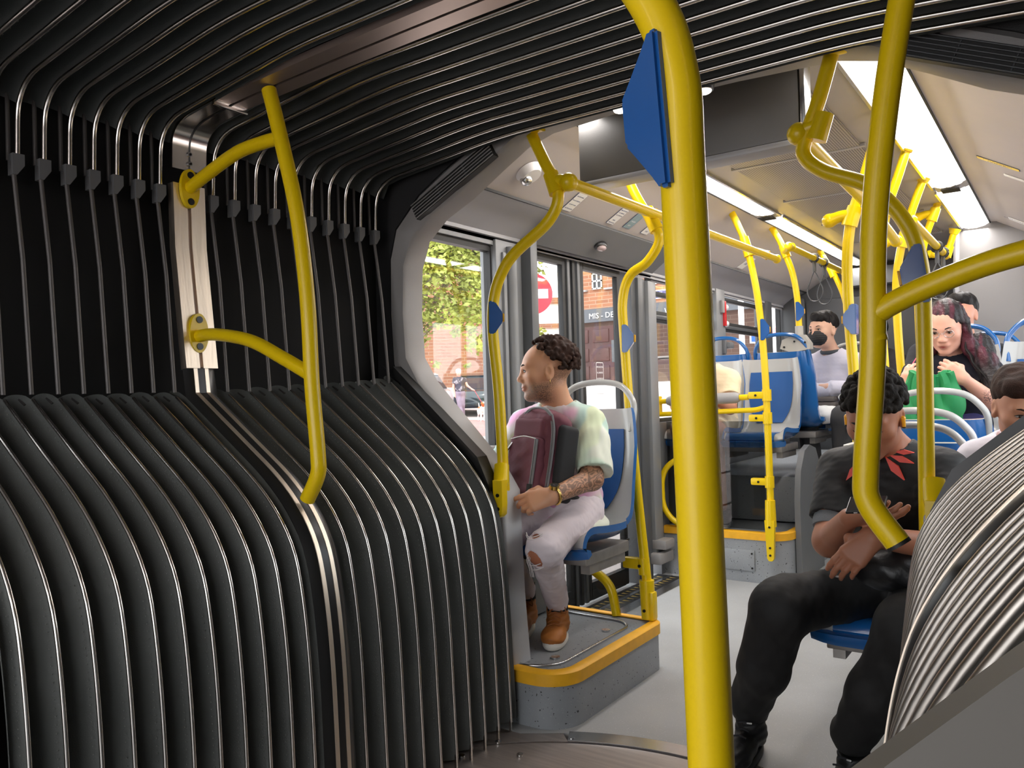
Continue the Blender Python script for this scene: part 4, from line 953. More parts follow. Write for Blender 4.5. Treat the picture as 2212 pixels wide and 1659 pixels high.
# (rz=0 faces -y, towards the camera end)
seat('blue and grey seat of the passenger in the tie-dye shirt', -.715, 2.86, .20)
mb = MB(); mb.box((-1.19, 2.72, .205), (-.96, 3.1, .52), bev=.02); tag(mb.build('seat_pedestal', grey_md), 'grey box under the window beside the first seat', 'box')
seat('blue and grey seat right of the yellow platform pole, aisle side, pale back', -.635, 5.18, .47, 0, 'none', .93)
seat('blue and grey window seat behind the grey padded bar, beside the hidden passenger', -1.005, 5.18, .47, 0, 'none', .88)
seat('blue window seat with a blue handle, turned away behind the padded bar', -1.005, 5.80, .52, PI, 'blue', .88)
seat('blue seat turned away with its blue handle under the beige bracket', -.60, 5.80, .52, PI, 'blue', .93)
seat('blue seat of the passenger with the black face mask', -.42, 6.62, .50, 0, 'grey', .93)
seat('seat of the passenger in black on the right', .545, 2.95, 0.0)
seat('seat with a pale grey handle just behind the passenger in black', .545, 3.62, 0.05, PI)
seat('blue and grey seat with a pale handle facing away from the woman in navy', .545, 3.98, .10, 0, 'grey') if False else seat('blue and grey seat with a pale handle nearest the knees of the woman in navy', .56, 4.02, .12, PI)
seat('window seat of the passenger in the white t-shirt', .975, 3.42, 0.0, 0, 'grey', .92)
seat('seat of the woman with the green bag', .53, 4.82, .47, 0, 'blue', .93)
seat('big bright blue window seat at the right edge of the picture', .965, 4.50, .47, 0, 'blue')
seat('rear blue seat behind the woman with the green bag', .60, 5.75, .47, 0, 'blue', .93)
t = thing('seat_bracket', 'beige plastic bracket on the seat back beside the head with the yellow earbud', 'bracket', (.33, 3.3, .9))
mb = MB(); mb.box((.31, 3.20, .84), (.36, 3.34, .98), bev=.02); mb.build('bracket_body', bracket_m, t); screw((.315, 3.198, .90), (0, -1, 0), t); screw((.345, 3.198, .93), (0, -1, 0), t)
t = thing('seat_bracket', 'beige plastic bracket under the grey foot of the aisle pole', 'bracket', (.28, 4.75, 1.0))
mb = MB(); mb.prism([(.23, 1.10), (.30, 1.10), (.40, 1.02), (.40, .95), (.23, .95)], 4.70, 4.80); mb.build('bracket_body', bracket_m, t)
mb = MB(); mb.tube(smooth_path([(-.27, 5.75, 1.12), (-.22, 5.70, 1.14), (-.20, 5.66, 1.05), (-.21, 5.72, .93), (-.25, 5.85, .90)], 6), .022, seg=14, flat=.7); tag(mb.build('armrest', seat_grey), 'curved pale grey armrest beside the legs in dark trousers', 'armrest')
# ================================================================ OUTSIDE
def brick_mat(name, c1, c2, mortar, scale=1.0):
    m = bpy.data.materials.new(name); m.use_nodes = True; n = m.node_tree; b = n.nodes['Principled BSDF']; b.inputs['Roughness'].default_value = .85
    tc = n.nodes.new('ShaderNodeTexCoord'); mp = n.nodes.new('ShaderNodeMapping'); br = n.nodes.new('ShaderNodeTexBrick')
    mp.inputs['Rotation'].default_value = (PI / 2, 0, 0)
    n.links.new(tc.outputs['Object'], mp.inputs[0]); n.links.new(mp.outputs[0], br.inputs[0])
    br.inputs['Color1'].default_value = tuple(c1) + (1,); br.inputs['Color2'].default_value = tuple(c2) + (1,); br.inputs['Mortar'].default_value = tuple(mortar) + (1,)
    br.inputs['Scale'].default_value = scale; br.inputs['Brick Width'].default_value = .50; br.inputs['Row Height'].default_value = .13; br.inputs['Mortar Size'].default_value = .012
    n.links.new(br.outputs[0], b.inputs['Base Color']); return m
brick_l = brick_mat('pale_orange_brick', (.36, .16, .085), (.28, .12, .065), (.38, .26, .18))
brick_d = brick_mat('brown_brick', (.085, .046, .032), (.068, .035, .025), (.11, .072, .055))  # darker copy of the brick, shade on the lower wall put into its colour
white_w = mat('white_render', (.86, .84, .82), .8, var=.03)
pave = mat('pale_pink_paving', (.58, .49, .46), .8, var=.06, vscale=.6)
n_ = pave.node_tree
band_m = mat('reddish_paving', (.42, .22, .20), .8, var=.08, vscale=.9)
def gz(x): return -.35 + .061 * max(0, (-x - 1.5))
mb = MB(); mb.add([(-1.5, -20, -.35), (-1.5, 90, -.35), (-75, 90, gz(-75)), (-75, -20, gz(-75))], [(0, 1, 2, 3)]); mb.add([(-1.5, -20, -.35), (60, -20, -.35), (60, 90, -.35), (-1.5, 90, -.35)], [(0, 1, 2, 3)])
structure(mb, 'ground', pave, smooth=False)
def P_at(x, D):         # ground-plan point on the sight line of a column at forward distance D
    d = RW @ np.array([(x - CX) / FPX, 0, -1.0]); return CAM[0] + d[0] * D, CAM[1] + d[1] * D
def strip_ground(name, label, x0, x1, D0, D1, m, cat, dz=.004):
    q = [P_at(x0, D0), P_at(x1, D0), P_at(x1, D1), P_at(x0, D1)]
    mb = MB(); mb.add([(a, b, gz(a) + dz) for a, b in q], [(0, 1, 2, 3)]); return tag(mb.build(name, m, smooth=False), label, cat)
strip_ground('paving_band', 'reddish band of paving under the woman walking a dog', 820, 1130, 19.5, 25.5, band_m, 'paving')
for i, (D0, lb) in enumerate(((13.0, 'nearest the bus'), (15.2, 'middle one of three'), (17.3, 'farthest of three'))):
    strip_ground('paving_line', 'thin greyish line across the pale paving, ' + lb, 700, 1130, D0, D0 + .12, grey_pl if False else band_m, 'paving line')
class Face:            # facade frame: origin, unit u along it, z up, n towards the viewer
    def __init__(s, p0, p1): s.o = Vector((p0[0], p0[1], 0)); s.u = (Vector((p1[0], p1[1], 0)) - s.o).normalized(); s.n = Vector((s.u.y, -s.u.x, 0)); s.L = (Vector((p1[0], p1[1], 0)) - s.o).length
    def M(s): return Matrix(((s.u.x, -s.n.x, 0, s.o.x), (s.u.y, -s.n.y, 0, s.o.y), (0, 0, 1, 0), (0, 0, 0, 1)))
def fbox(mb, F, u0, u1, z0, z1, d0, d1, bev=0, mi=0):
    """box on a facade: d0..d1 = depth in front of it"""
    M = F.M(); mb.box((u0, -d1, z0), (u1, -d0, z1), bev=bev, M=M, mi=mi); return mb
def facade_wall(t, name, F, u0, u1, z0, z1, m, th=.6, M=None):
    mb = MB(); mb.box((u0, 0, z0), (u1, th, z1)); me = mb.mesh(name); o = bpy.data.objects.new(name, me); COL.objects.link(o); me.materials.append(m); o.parent = t
    o.matrix_parent_inverse = pmat(t).inverted(); o.matrix_basis = F.M(); return o
# left brick building behind the tree
F1 = Face(P_at(700, 32.0), P_at(1118, 33.5)); b1 = thing('building', 'orange brick building with a pale base behind the leafy tree', 'building', P_at(900, 33) + (0,))
facade_wall(b1, 'brick_wall', F1, -2, F1.L, 1.62, 13.5, brick_l); facade_wall(b1, 'pale_base', F1, -2, F1.L + .02, .2, 1.62, white_w, .58)
mb = MB(); fbox(mb, F1, -2, F1.L + .1, 13.5, 13.8, -.6, .1); mb.build('roof_edge', white_w, b1)
# white shop building seen through the near door leaf
F2 = Face(P_at(1118, 44), P_at(1262, 44)); b2 = thing('building', 'white low building with orange strips behind the round red road sign', 'building', P_at(1190, 44) + (0,))
facade_wall(b2, 'wall', F2, -.5, F2.L + 1, .5, 6.6, white_w)
for (z0, z1, mm, nm) in ((6.25, 6.6, brick_l, 'orange_cornice'), (4.9, 5.15, brick_l, 'orange_strip'), (.6, 3.3, brick_d, 'shop_front')):
    mb = MB(); fbox(mb, F2, -.5, F2.L + 1, z0, z1, .0, .12); mb.build(nm, mm, b2, smooth=False)
for (u, z, wd) in ((2.1, 3.6, 1.0), (2.5, 2.9, .8), (2.2, 2.2, 1.4)):
    t = thing('awning', 'white cloth awning above the shops, %s' % {3.6: 'topmost', 2.9: 'middle', 2.2: 'lowest'}[z], 'awning', tuple(F2.o + F2.u * u + Vector((0, 0, z))))
    mb = MB(); mb.prism([(-.5 * wd, 0), (.5 * wd, 0), (.35 * wd, .14), (-.35 * wd, .14)], 0, .6, 'y'); M = F2.M() @ Matrix.Translation((u, -.7, z)); mb.v = [tuple(M @ Vector(v)) for v in mb.v]; mb.build('cloth', white_w, t, smooth=False)
# right brick building with the lettered band
F3 = Face((-13.6, 24.0), (-2.0, 24.0)); b3 = thing('building', 'brown and orange brick building with a grey lettered band above wooden doors', 'building', (-8, 24.3, 0))
facade_wall(b3, 'upper_brick_wall', F3, 0, 11.6, 4.12, 13, brick_l); facade_wall(b3, 'lower_brick_wall', F3, 0, 11.6, 1.0, 3.66, brick_d)
band = mat('grey_fascia', (.10, .108, .12), .6); mb = MB(); fbox(mb, F3, 0, 11.6, 3.66, 4.12, -.3, .08); mb.build('sign_band', band, b3, smooth=False)
facade_wall(b3, 'end_wall', Face((-13.6, 34), (-13.6, 24)), 0, 10, 1.0, 13, brick_l, .5)
TM = lambda F, u, z, d=.1: F.M() @ Matrix.Translation((u, -d, z)) @ Matrix.Rotation(PI / 2, 4, 'X')
text_obj('MIS - DE', .27, white_l, b3, TM(F3, 1.02, 3.78), 'band_lettering', .01)
text_obj('\\ O', .36, white_l, b3, TM(F3, 3.85, 3.66), 'band_lettering', .01)
wood = mat('red_brown_wood', (.060, .018, .014), .45, var=.25, vscale=5, stretch=(1, 1, .2))
mb = MB(); fbox(mb, F3, .2, 1.95, 1.55, 3.5, .02, .08)
mb.build('double_door', wood, b3, smooth=False)
for u in (.35, 1.15):
    for z in (1.7, 2.3, 2.95):
        mb = MB(); fbox(mb, F3, u, u + .62, z, z + .45, .08, .11, .02); mb.build('door_panel', wood, b3)
for (u, z) in ((.35, 5.1), (1.35, 5.15), (2.25, 5.1), (3.4, 5.1)):
    w_ = thing('lattice_window', 'small white-framed lattice window high in the brick wall, %s' % {.35: 'first from the left', 1.35: 'second from the left', 2.25: 'third from the left', 3.4: 'fourth from the left'}[u], 'window', tuple(F3.o + F3.u * u + Vector((0, 0, z))), 0, 'lattice windows')
    mb = MB(); fbox(mb, F3, u - .19, u + .19, z - .35, z + .45, .0, .03); mb.build('glass', rear_dk, w_, smooth=False)
    mb = MB()
    for k in range(3): fbox(mb, F3, u - .19 + k * .17, u - .15 + k * .17, z - .35, z + .45, .03, .07)
    for k in range(4): fbox(mb, F3, u - .19, u + .19, z - .36 + k * .26, z - .31 + k * .26, .03, .07)
    mb.build('white_lattice', white_w, w_, smooth=False)
for u in (.75, 1.85): mb = MB(); fbox(mb, F3, u - .2, u + .2, 4.74, 4.80, .0, .14); mb.build('sill', grey_pl, b3, smooth=False)
t = thing('notice_board', 'grey notice board with a small blue and white poster beside the wooden doors', 'notice board', tuple(F3.o + F3.u * 2.2 + Vector((0, -.1, 2.7))))
mb = MB(); fbox(mb, F3, 1.86, 2.34, 2.25, 3.0, .02, .09, .01); mb.build('frame', grey_dk, t)
mb = MB(); fbox(mb, F3, 1.98, 2.26, 2.48, 2.82, .09, .095); mb.build('poster', white_w, t, smooth=False)
mb = MB(); fbox(mb, F3, 1.98, 2.26, 2.68, 2.82, .095, .10); mb.build('poster_heading', mat('poster_blue', (.10, .12, .5), .6), t, smooth=False)
t = thing('street_sign', 'blue street name plate with white letters on the orange brick', 'sign', tuple(F3.o + F3.u * 3.5 + Vector((0, -.1, 4.3))))
mb = MB(); fbox(mb, F3, 3.28, 4.02, 4.25, 4.53, .01, .03, .004); mb.build('white_border', white_w, t)
mb = MB(); fbox(mb, F3, 3.31, 3.99, 4.28, 4.50, .03, .035); mb.build('blue_plate', mat('sign_navy', (.04, .05, .22), .4), t, smooth=False)
text_obj('CALLE DEL', .075, white_w, t, TM(F3, 3.42, 4.42, .04), 'lettering', .002); text_obj('CRISTO DEL CORRO', .066, white_w, t, TM(F3, 3.34, 4.31, .04), 'lettering', .002)
for i in range(3):
    mb = MB(); mb.box((-14.5, 24.0 - .5 * (3 - i), .3), (-2, 24.0 - .5 * (2 - i) + .0, .92 + .2 * (i + 1))); tag(mb.build('stone_step', white_w, smooth=False), 'long pale stone step in front of the wooden doors, %s' % ['lowest', 'middle', 'topmost'][i], 'step', 'steps of the brick building')
# round no-entry sign
sx, sy = at(1149, 635, X=-7.0)[:2]; sz = at(1149, 635, X=-7.0)[2]
D_ = math.hypot(sx - 1.045, sy); R_ = 45 / FPX * (RW.T @ (np.array([sx, sy, sz]) - CAM))[2] * -1
t = thing('road_sign', 'round red no-entry sign with a white bar on a pale grey post', 'road sign', (sx, sy, gz(sx)))
dv = (Vector((CAM[0], CAM[1], sz)) - Vector((sx, sy, sz))).normalized(); dv.z = 0; dv = (dv + Vector((.12, .0, 0))).normalized(); uv = Vector((-dv.y, dv.x, 0))
red = mat('sign_red', (.78, .006, .022), .4); c = Vector((sx, sy, sz))
mb = MB(); mb.tube([c - dv * .02, c], R_, seg=48); mb.build('red_disc', red, t)
mb = MB(); M = Matrix(((uv.x, 0, dv.x, c.x), (uv.y, 0, dv.y, c.y), (0, 1, 0, c.z), (0, 0, 0, 1))); mb.box((-.78 * R_, -.22 * R_, .001), (.78 * R_, .22 * R_, .006), M=M); mb.build('white_bar', white_w, t, smooth=False)
mb = MB(); q = c - dv * .06; mb.tube([(q.x, q.y, sz + R_ * .6), (q.x, q.y, gz(sx))], .045, seg=14); mb.build('post', mat('sign_post_grey', (.55, .57, .60), .45), t)
# things behind the rear left windows
lp = P_at(1606, 19); mb = MB(); mb.tube([(lp[0], lp[1], gz(lp[0]) - .1), (lp[0], lp[1], 9)], .068 * 1.0, seg=18); tag(mb.build('lamp_post', white_w), 'thick white lamp post outside the far left window', 'lamp post')
q = P_at(1637, 21); t = thing('road_sign', 'blue square dead-end sign with a white T and red cap outside the far window', 'road sign', (q[0], q[1], gz(q[0])))
Fq = Face(P_at(1626, 21), P_at(1648, 21)); z0 = at(1637, 738, Y=q[1])[2]; z1 = at(1637, 709, Y=q[1])[2]; W_ = Fq.L; H_ = z1 - z0
for nm, (a, b, c_, d_, dd), m_ in (('white_rim', (-.04, W_ + .04, z0 - .04, z1 + .04, 0), white_w), ('blue_face', (0, W_, z0, z1, .02), mat('sign_blue', (.01, .09, .65), .4)), ('white_stem', (W_ * .42, W_ * .58, z0, z0 + H_ * .55, .03), white_w), ('red_cap', (W_ * .3, W_ * .7, z0 + H_ * .5, z0 + H_ * .66, .04), red)):
    mb = MB(); fbox(mb, Fq, a, b, c_, d_, dd, dd + .01); mb.build(nm, m_, t, smooth=False)
mb = MB(); mb.tube([(q[0] - .03, q[1] + .05, gz(q[0]) - .1), (q[0] - .03, q[1] + .05, z0)], .03, seg=10); mb.build('post', grey_pl, t)
Fk = Face(P_at(1654, 14), P_at(1700, 14)); t = thing('street_cabinet', 'white advertising column with a faint pink disc outside the last window', 'street cabinet', P_at(1676, 14) + (0,))
mb = MB(); fbox(mb, Fk, 0, Fk.L, gz(-4) - .2, 4.5, -.3, 0); mb.build('body', white_w, t, smooth=False)
mb = MB(); c = Fk.o + Fk.u * (Fk.L * .5); c.z = at(1675, 715, Y=c.y)[2]; mb.tube([c + Fk.n * .01, c + Fk.n * .03], .06, seg=24); mb.build('pink_disc', mat('faint_pink', (.85, .35, .36), .6), t)
for z in (2.2, 3.0): mb = MB(); fbox(mb, Fk, 0, Fk.L, z, z + .02, 0, .02); mb.build('shelf_line', grey_pl, t, smooth=False)
# tree
def leafy(name, label, base, crown, n_leaf, lsize, seed):
    rnd = random.Random(seed); t = thing(name, label, 'tree', base)
    mb = MB(); top = Vector((crown[0][0], crown[0][1], crown[0][2])); mb.tube(smooth_path([base, (base[0] + .1, base[1], base[2] + 1.6), tuple(top)], 5), [.14] + [.11] * 9 + [.07], seg=10) if False else mb.tube([base, (base[0] + .05, base[1], base[2] + 1.7), tuple(top)], [.15, .12, .06], seg=10)
    mb.build('trunk', mat('tree_bark', (.30, .24, .18), .9, var=.2), t)
    for cx_, cy_, cz_, r in crown[1:]:
        if r < .7 or cz_ < base[2] + 3: continue
        mb = MB(); a = Vector((base[0] + .05, base[1], base[2] + 1.7 + .2 * rnd.random())); b = Vector((cx_, cy_, cz_)); m_ = a.lerp(b, .5) + Vector((0, 0, .25)); mb.tube(smooth_path([a, m_, b], 4), .03, seg=6); mb.build('branch', MATS['tree_bark'], t)
    lv = MB()
    for cx_, cy_, cz_, r in crown:
        k = int(n_leaf * r ** 2 / sum(c_[3] ** 2 for c_ in crown))
        for _ in range(k):
            th, ph = rnd.random() * 2 * PI, math.acos(2 * rnd.random() - 1); rr = r * rnd.random() ** .45
            c_ = Vector((cx_ + rr * math.sin(ph) * math.cos(th), cy_ + rr * math.sin(ph) * math.sin(th), cz_ + .8 * rr * math.cos(ph)))
            u = Vector((rnd.gauss(0, 1), rnd.gauss(0, 1), rnd.gauss(0, .5))).normalized(); v = u.cross(Vector((rnd.gauss(0, 1), rnd.gauss(0, 1), rnd.gauss(0, 1)))).normalized(); s_ = lsize * (.6 + .8 * rnd.random())
            lv.add([tuple(c_ - u * s_), tuple(c_ + v * s_ * .55 - u * .2 * s_), tuple(c_ + v * s_ * .25 + u * .3 * s_), tuple(c_ + u * s_), tuple(c_ - v * s_ * .25 + u * .3 * s_), tuple(c_ - v * s_ * .55 - u * .2 * s_)], [(0, 1, 2, 3, 4, 5)])
    me = bpy.data.meshes.new('foliage'); me.from_pydata(lv.v, [], lv.f); o = link_mesh('foliage', me, leaf_m, t, smooth=False); o['kind'] = 'stuff'; return t
leaf_m = mat('bright_green_leaves', (.30, .34, .06), .6, var=.5, vscale=1.6)
b_ = leaf_m.node_tree.nodes['Principled BSDF']; b_.inputs['Subsurface Weight'].default_value = 0; b_.inputs['Transmission Weight'].default_value = 0.0
def cpt(x, y, D):
    d = RW @ np.array([(x - CX) / FPX, -(y - CY) / FPX, -1.0]); return tuple(CAM + d * D)
cr = [(930, 600, 17, 1.15), (1010, 560, 17.5, .95), (880, 530, 17, 1.0), (1000, 680, 16.5, .62), (1050, 640, 17, .8), (1090, 560, 18, 1.0), (930, 690, 17, .40), (905, 735, 17, .25), (1030, 745, 16.5, .30), (880, 640, 17, .5), (960, 520, 17.5, 1.0), (1060, 500, 18, 1.0), (1010, 790, 16.5, .10), (940, 785, 17, .10)]
cb = P_at(860, 17); leafy('plane_tree', 'leafy green plane tree outside the first window', (cb[0], cb[1], gz(cb[0])), [cpt(x, y, D) + (r,) for x, y, D, r in cr], 11000, .065, 3)
cr2 = [(1150, 730, 40, .9), (1168, 745, 40, .5)]; cb = P_at(1155, 40); leafy('street_tree', 'small green tree far behind the red sign', (cb[0], cb[1], gz(cb[0])), [cpt(x, y, D) + (r,) for x, y, D, r in cr2], 300, .14, 5)
# cars
def car(label, x, D, ang, col, L=4.3):
    px, py = P_at(x, D); z = gz(px); t = thing('parked_car', label, 'car', (px, py, z), ang)
    paint = mat(label.split(' ')[0] + '_car_paint', col, .18, coat=.8)
    W = .86
    secs = [(-L / 2, .35, .62, .80), (-L / 2 + .12, .28, .80, .86), (-L / 2 + .9, .22, .88, .88), (-L / 2 + 1.2, .22, .92, .88), (L / 2 - 1.2, .22, .93, .88), (L / 2 - .3, .25, .92, .86), (L / 2, .35, .75, .80)]
    G = []
    for x_, zl, zh, w in secs: G.append([(x_, -w, zl), (x_, -w, zh - .15), (x_, -w * .93, zh), (x_, w * .93, zh), (x_, w, zh - .15), (x_, w, zl)])
    mb = MB(); mb.grid(G, close=True); mb.f += [tuple(range(5, -1, -1)), tuple(range(36, 42))]; mb.mi += [0, 0]; mb.build('body', paint, t, world=False)
    G = []
    for x_, zh, w in ((-L / 2 + .95, .90, .80), (-L / 2 + 1.75, 1.36, .64), (-L / 2 + 2.3, 1.44, .62), (L / 2 - 1.3, 1.38, .62), (L / 2 - .45, .95, .76)): G.append([(x_, -w - (0 if zh < 1 else .12), .88), (x_, -w, zh), (x_, w, zh), (x_, w + (0 if zh < 1 else .12), .88)])
    mb = MB(); mb.grid(G, close=True); mb.f += [(3, 2, 1, 0), (16, 17, 18, 19)]; mb.mi += [0, 0]; mb.build('cabin_glass', mat(label.split(' ')[0] + '_car_glass', (.03, .035, .04), .05, coat=.5), t, world=False)
    mb = MB(); G = [[(x_, -w, z_ + .012), (x_, w, z_ + .012)] for x_, w, z_ in ((-L / 2 + 1.75, .64, 1.36), (-L / 2 + 2.3, .62, 1.44), (L / 2 - 1.3, .62, 1.38))]; mb.slab(G, .02); mb.build('roof', paint, t, world=False)
    for sx_ in (-L / 2 + .8, L / 2 - .85):
        for sy_ in (-.82, .82):
            mb = MB(); mb.tube([(sx_, sy_ - .1, .32), (sx_, sy_ + .1, .32)], .32, seg=24); o = mb.build('wheel', rubber, t, world=False)
            mb = MB(); mb.tube([(sx_, sy_ * 1.0 + .105 * (1 if sy_ > 0 else -1), .32), (sx_, sy_ + .115 * (1 if sy_ > 0 else -1), .32)], .20, seg=16); h = mb.build('hubcap', alu, o, world=False)
    return t
car('dark green-black car parked beyond the woman walking a dog', 1030, 29.2, math.radians(-48) + PI, (.02, .03, .028), 4.5)
car('pale silver car parked at the far left outside the first window', 905, 27.5, math.radians(140), (.62, .55, .56), 4.0)
# ================================================================ FIGURES: signed-distance modelling -> one continuous skin
def V3(p): return np.array(p, np.float32)
def unit(v): v = np.array(v, float); return v / (np.linalg.norm(v) + 1e-12)
def lin(c):
    c = np.array(c, float) / 255.0; return tuple(np.where(c <= .04045, c / 12.92, ((c + .055) / 1.055) ** 2.4))
class SDF:
    def __init__(s): s.p = []; s.disp = None
    def _add(s, fn, lo, hi, k, op): s.p.append((fn, np.array(lo, float), np.array(hi, float), k, op)); return s
    def cap(s, a, b, ra, rb=None, k=.02, op='+', cut=False, cuta=False, sq=None):
        a = np.array(a, float); b = np.array(b, float); rb = ra if rb is None else rb; ab = b - a; L2 = ab.dot(ab) + 1e-12; ax = ab / math.sqrt(L2)
        def fn(P):
            q = P - a; t = np.clip((q @ ab) / L2, 0, 1); d = np.linalg.norm(q - t[..., None] * ab, axis=-1) - (ra + t * (rb - ra))
            if cut: d = np.maximum(d, (P - b) @ ax)
            if cuta: d = np.maximum(d, -((P - a) @ ax))
            return d
        r = max(ra, rb); return s._add(fn, np.minimum(a, b) - r, np.maximum(a, b) + r, k, op)
    def ell(s, c, r, R=None, k=.02, op='+'):
        c = np.array(c, float); r = np.array(r, float); R = np.eye(3) if R is None else np.array(R, float)   # rows = axes
        def fn(P):
            q = (P - c) @ R.T; k0 = np.linalg.norm(q / r, axis=-1); k1 = np.linalg.norm(q / (r * r), axis=-1) + 1e-9; return k0 * (k0 - 1) / k1
        e = np.abs(R.T) @ r; return s._add(fn, c - e, c + e, k, op)
    def rbox(s, c, h, R=None, rad=.02, k=.02, op='+'):
        c = np.array(c, float); h = np.array(h, float) - rad; R = np.eye(3) if R is None else np.array(R, float)
        def fn(P):
            q = np.abs((P - c) @ R.T) - h; return np.linalg.norm(np.maximum(q, 0), axis=-1) + np.minimum(q.max(axis=-1), 0) - rad
        e = np.abs(R.T) @ (h + rad); return s._add(fn, c - e, c + e, k, op)
    def half(s, p, n, lo, hi):      # cut away the side n points to, inside a box
        p = np.array(p, float); n = unit(n); return s._add(lambda P: -((P - p) @ n), lo, hi, .004, '-')
    def mesh(s, h):
        add = [q for q in s.p if q[4] == '+']; m = .035
        lo = np.min([q[1] for q in add], axis=0) - m; hi = np.max([q[2] for q in add], axis=0) + m
        n = np.ceil((hi - lo) / h).astype(int) + 1; f = np.full(n, .5, np.float32)
        ax = [lo[i] + h * np.arange(n[i]) for i in range(3)]
        for fn, a, b, k, op in s.p:
            i0 = np.clip(np.floor((a - lo - k - 4 * h) / h).astype(int), 0, n - 1); i1 = np.clip(np.ceil((b - lo + k + 4 * h) / h).astype(int) + 1, 1, n)
            if np.any(i1 <= i0): continue
            sl = tuple(slice(i0[j], i1[j]) for j in range(3))
            P = np.stack(np.meshgrid(*[ax[j][sl[j]] for j in range(3)], indexing='ij'), -1).astype(np.float32)
            d = fn(P).astype(np.float32); g = f[sl]
            if op == '+':
                hh = np.clip(.5 + .5 * (g - d) / k, 0, 1); f[sl] = g * (1 - hh) + d * hh - k * hh * (1 - hh)
            else:
                kk = min(k, .01); d = -d; hh = np.clip(.5 - .5 * (g - d) / kk, 0, 1); f[sl] = g * (1 - hh) + d * hh + kk * hh * (1 - hh)
        if s.disp is not None:
            idx = np.argwhere(np.abs(f) < .03)
            P = (lo + idx * h).astype(np.float32); f[idx[:, 0], idx[:, 1], idx[:, 2]] += s.disp(P).astype(np.float32)
        return nets(f, lo, h)
def nets(f, lo, h):
    ins = f < 0; n = f.shape; C = [(i, j, k) for i in (0, 1) for j in (0, 1) for k in (0, 1)]
    sub = lambda A, c: A[c[0]:n[0] - 1 + c[0], c[1]:n[1] - 1 + c[1], c[2]:n[2] - 1 + c[2]]
    cnt = np.zeros([x - 1 for x in n], np.int8)
    for c in C: cnt += sub(ins, c)
    mask = (cnt > 0) & (cnt < 8); cells = np.argwhere(mask); idx = np.full(mask.shape, -1, np.int64); idx[mask] = np.arange(len(cells))
    acc = np.zeros((len(cells), 3)); w = np.zeros(len(cells))
    for a in C:
        for ax in range(3):
            if a[ax]: continue
            b = list(a); b[ax] = 1
            fa = f[cells[:, 0] + a[0], cells[:, 1] + a[1], cells[:, 2] + a[2]]; fb = f[cells[:, 0] + b[0], cells[:, 1] + b[1], cells[:, 2] + b[2]]
            m = (fa < 0) != (fb < 0); t = np.where(m, fa / (fa - fb + 1e-12), 0)
            p = np.array(a, float) + 0 * acc; p[:, ax] += t; acc[m] += p[m]; w[m] += 1
    V = lo + (cells + acc / np.maximum(w, 1)[:, None]) * h
    F = []
    for ax in range(3):
        o1, o2 = [(1, 2), (2, 0), (0, 1)][ax]
        s0 = [slice(1, n[i] - 1) for i in range(3)]; s0[ax] = slice(0, n[ax] - 1); s1 = list(s0); s1[ax] = slice(1, n[ax])
        A = ins[tuple(s0)]; B = ins[tuple(s1)]; E = np.argwhere(A != B)
        if not len(E): continue
        base = E.copy(); base[:, o1] += 1; base[:, o2] += 1
        fl = A[E[:, 0], E[:, 1], E[:, 2]]
        def ci(d1, d2):
            q = base.copy(); q[:, o1] += d1; q[:, o2] += d2; return idx[q[:, 0], q[:, 1], q[:, 2]]
        q = np.stack([ci(-1, -1), ci(0, -1), ci(0, 0), ci(-1, 0)], 1)
        q[~fl] = q[~fl][:, ::-1]; F.append(q)
    F = np.concatenate(F); F = F[(F >= 0).all(axis=1)]
    return V, F
def sdf_obj(S, name, m, parent, h, colour=None, smooth_it=1, kind=None):
    V, F = S.mesh(h)
    for _ in range(smooth_it):
        acc = np.zeros_like(V); w = np.zeros(len(V))
        for a, b in ((0, 1), (1, 2), (2, 3), (3, 0)):
            np.add.at(acc, F[:, a], V[F[:, b]]); np.add.at(acc, F[:, b], V[F[:, a]]); np.add.at(w, F[:, a], 1); np.add.at(w, F[:, b], 1)
        V = V * .45 + .55 * acc / np.maximum(w, 1)[:, None]
    me = bpy.data.meshes.new(name); me.vertices.add(len(V)); me.vertices.foreach_set('co', V.ravel())
    me.loops.add(F.size); me.loops.foreach_set('vertex_index', F.ravel()); me.polygons.add(len(F)); me.polygons.foreach_set('loop_start', np.arange(0, F.size, 4)); me.polygons.foreach_set('loop_total', np.full(len(F), 4))
    me.update(); me.validate()
    if colour is not None:
        c = np.ones((len(V), 4)); c[:, :3] = colour(V); at_ = me.color_attributes.new('tint', 'FLOAT_COLOR', 'POINT'); at_.data.foreach_set('color', c.ravel())
    return link_mesh(name, me, m, parent)
def tint_mat(name, rough=.5, sss=0., bump=.0, bscale=300, spec=.4, sheen=0.):
    m = mat(name, (.5, .5, .5), rough, bump=bump, bscale=bscale, spec=spec); n = m.node_tree; b = n.nodes['Principled BSDF']
    a = n.nodes.new('ShaderNodeAttribute'); a.attribute_name = 'tint'; n.links.new(a.outputs['Color'], b.inputs['Base Color'])
    b.inputs['Subsurface Weight'].default_value = sss; b.inputs['Subsurface Scale'].default_value = .004; b.inputs['Sheen Weight'].default_value = sheen
    return m
skin_m = tint_mat('skin', .48, .10, .08, 700); cloth_t = tint_mat('printed_cotton', .85, 0, .25, 900); leather_t = tint_mat('boot_leather', .5, 0, .2, 400)
def nz3(P, s=1.0, seed=0):
    r = np.random.RandomState(seed); o = 0
    for i in range(6):
        d = r.normal(size=3); d /= np.linalg.norm(d); o = o + np.sin(P @ d * s * (1 + .7 * i) + r.rand() * 6.3) / (1 + .5 * i)
    return o / 2.6
def mixc(a, b, t): t = np.clip(t, 0, 1)[:, None]; return a * (1 - t) + np.array(b) * t
def sstep(a, b, x): t = np.clip((x - a) / (b - a), 0, 1); return t * t * (3 - 2 * t)
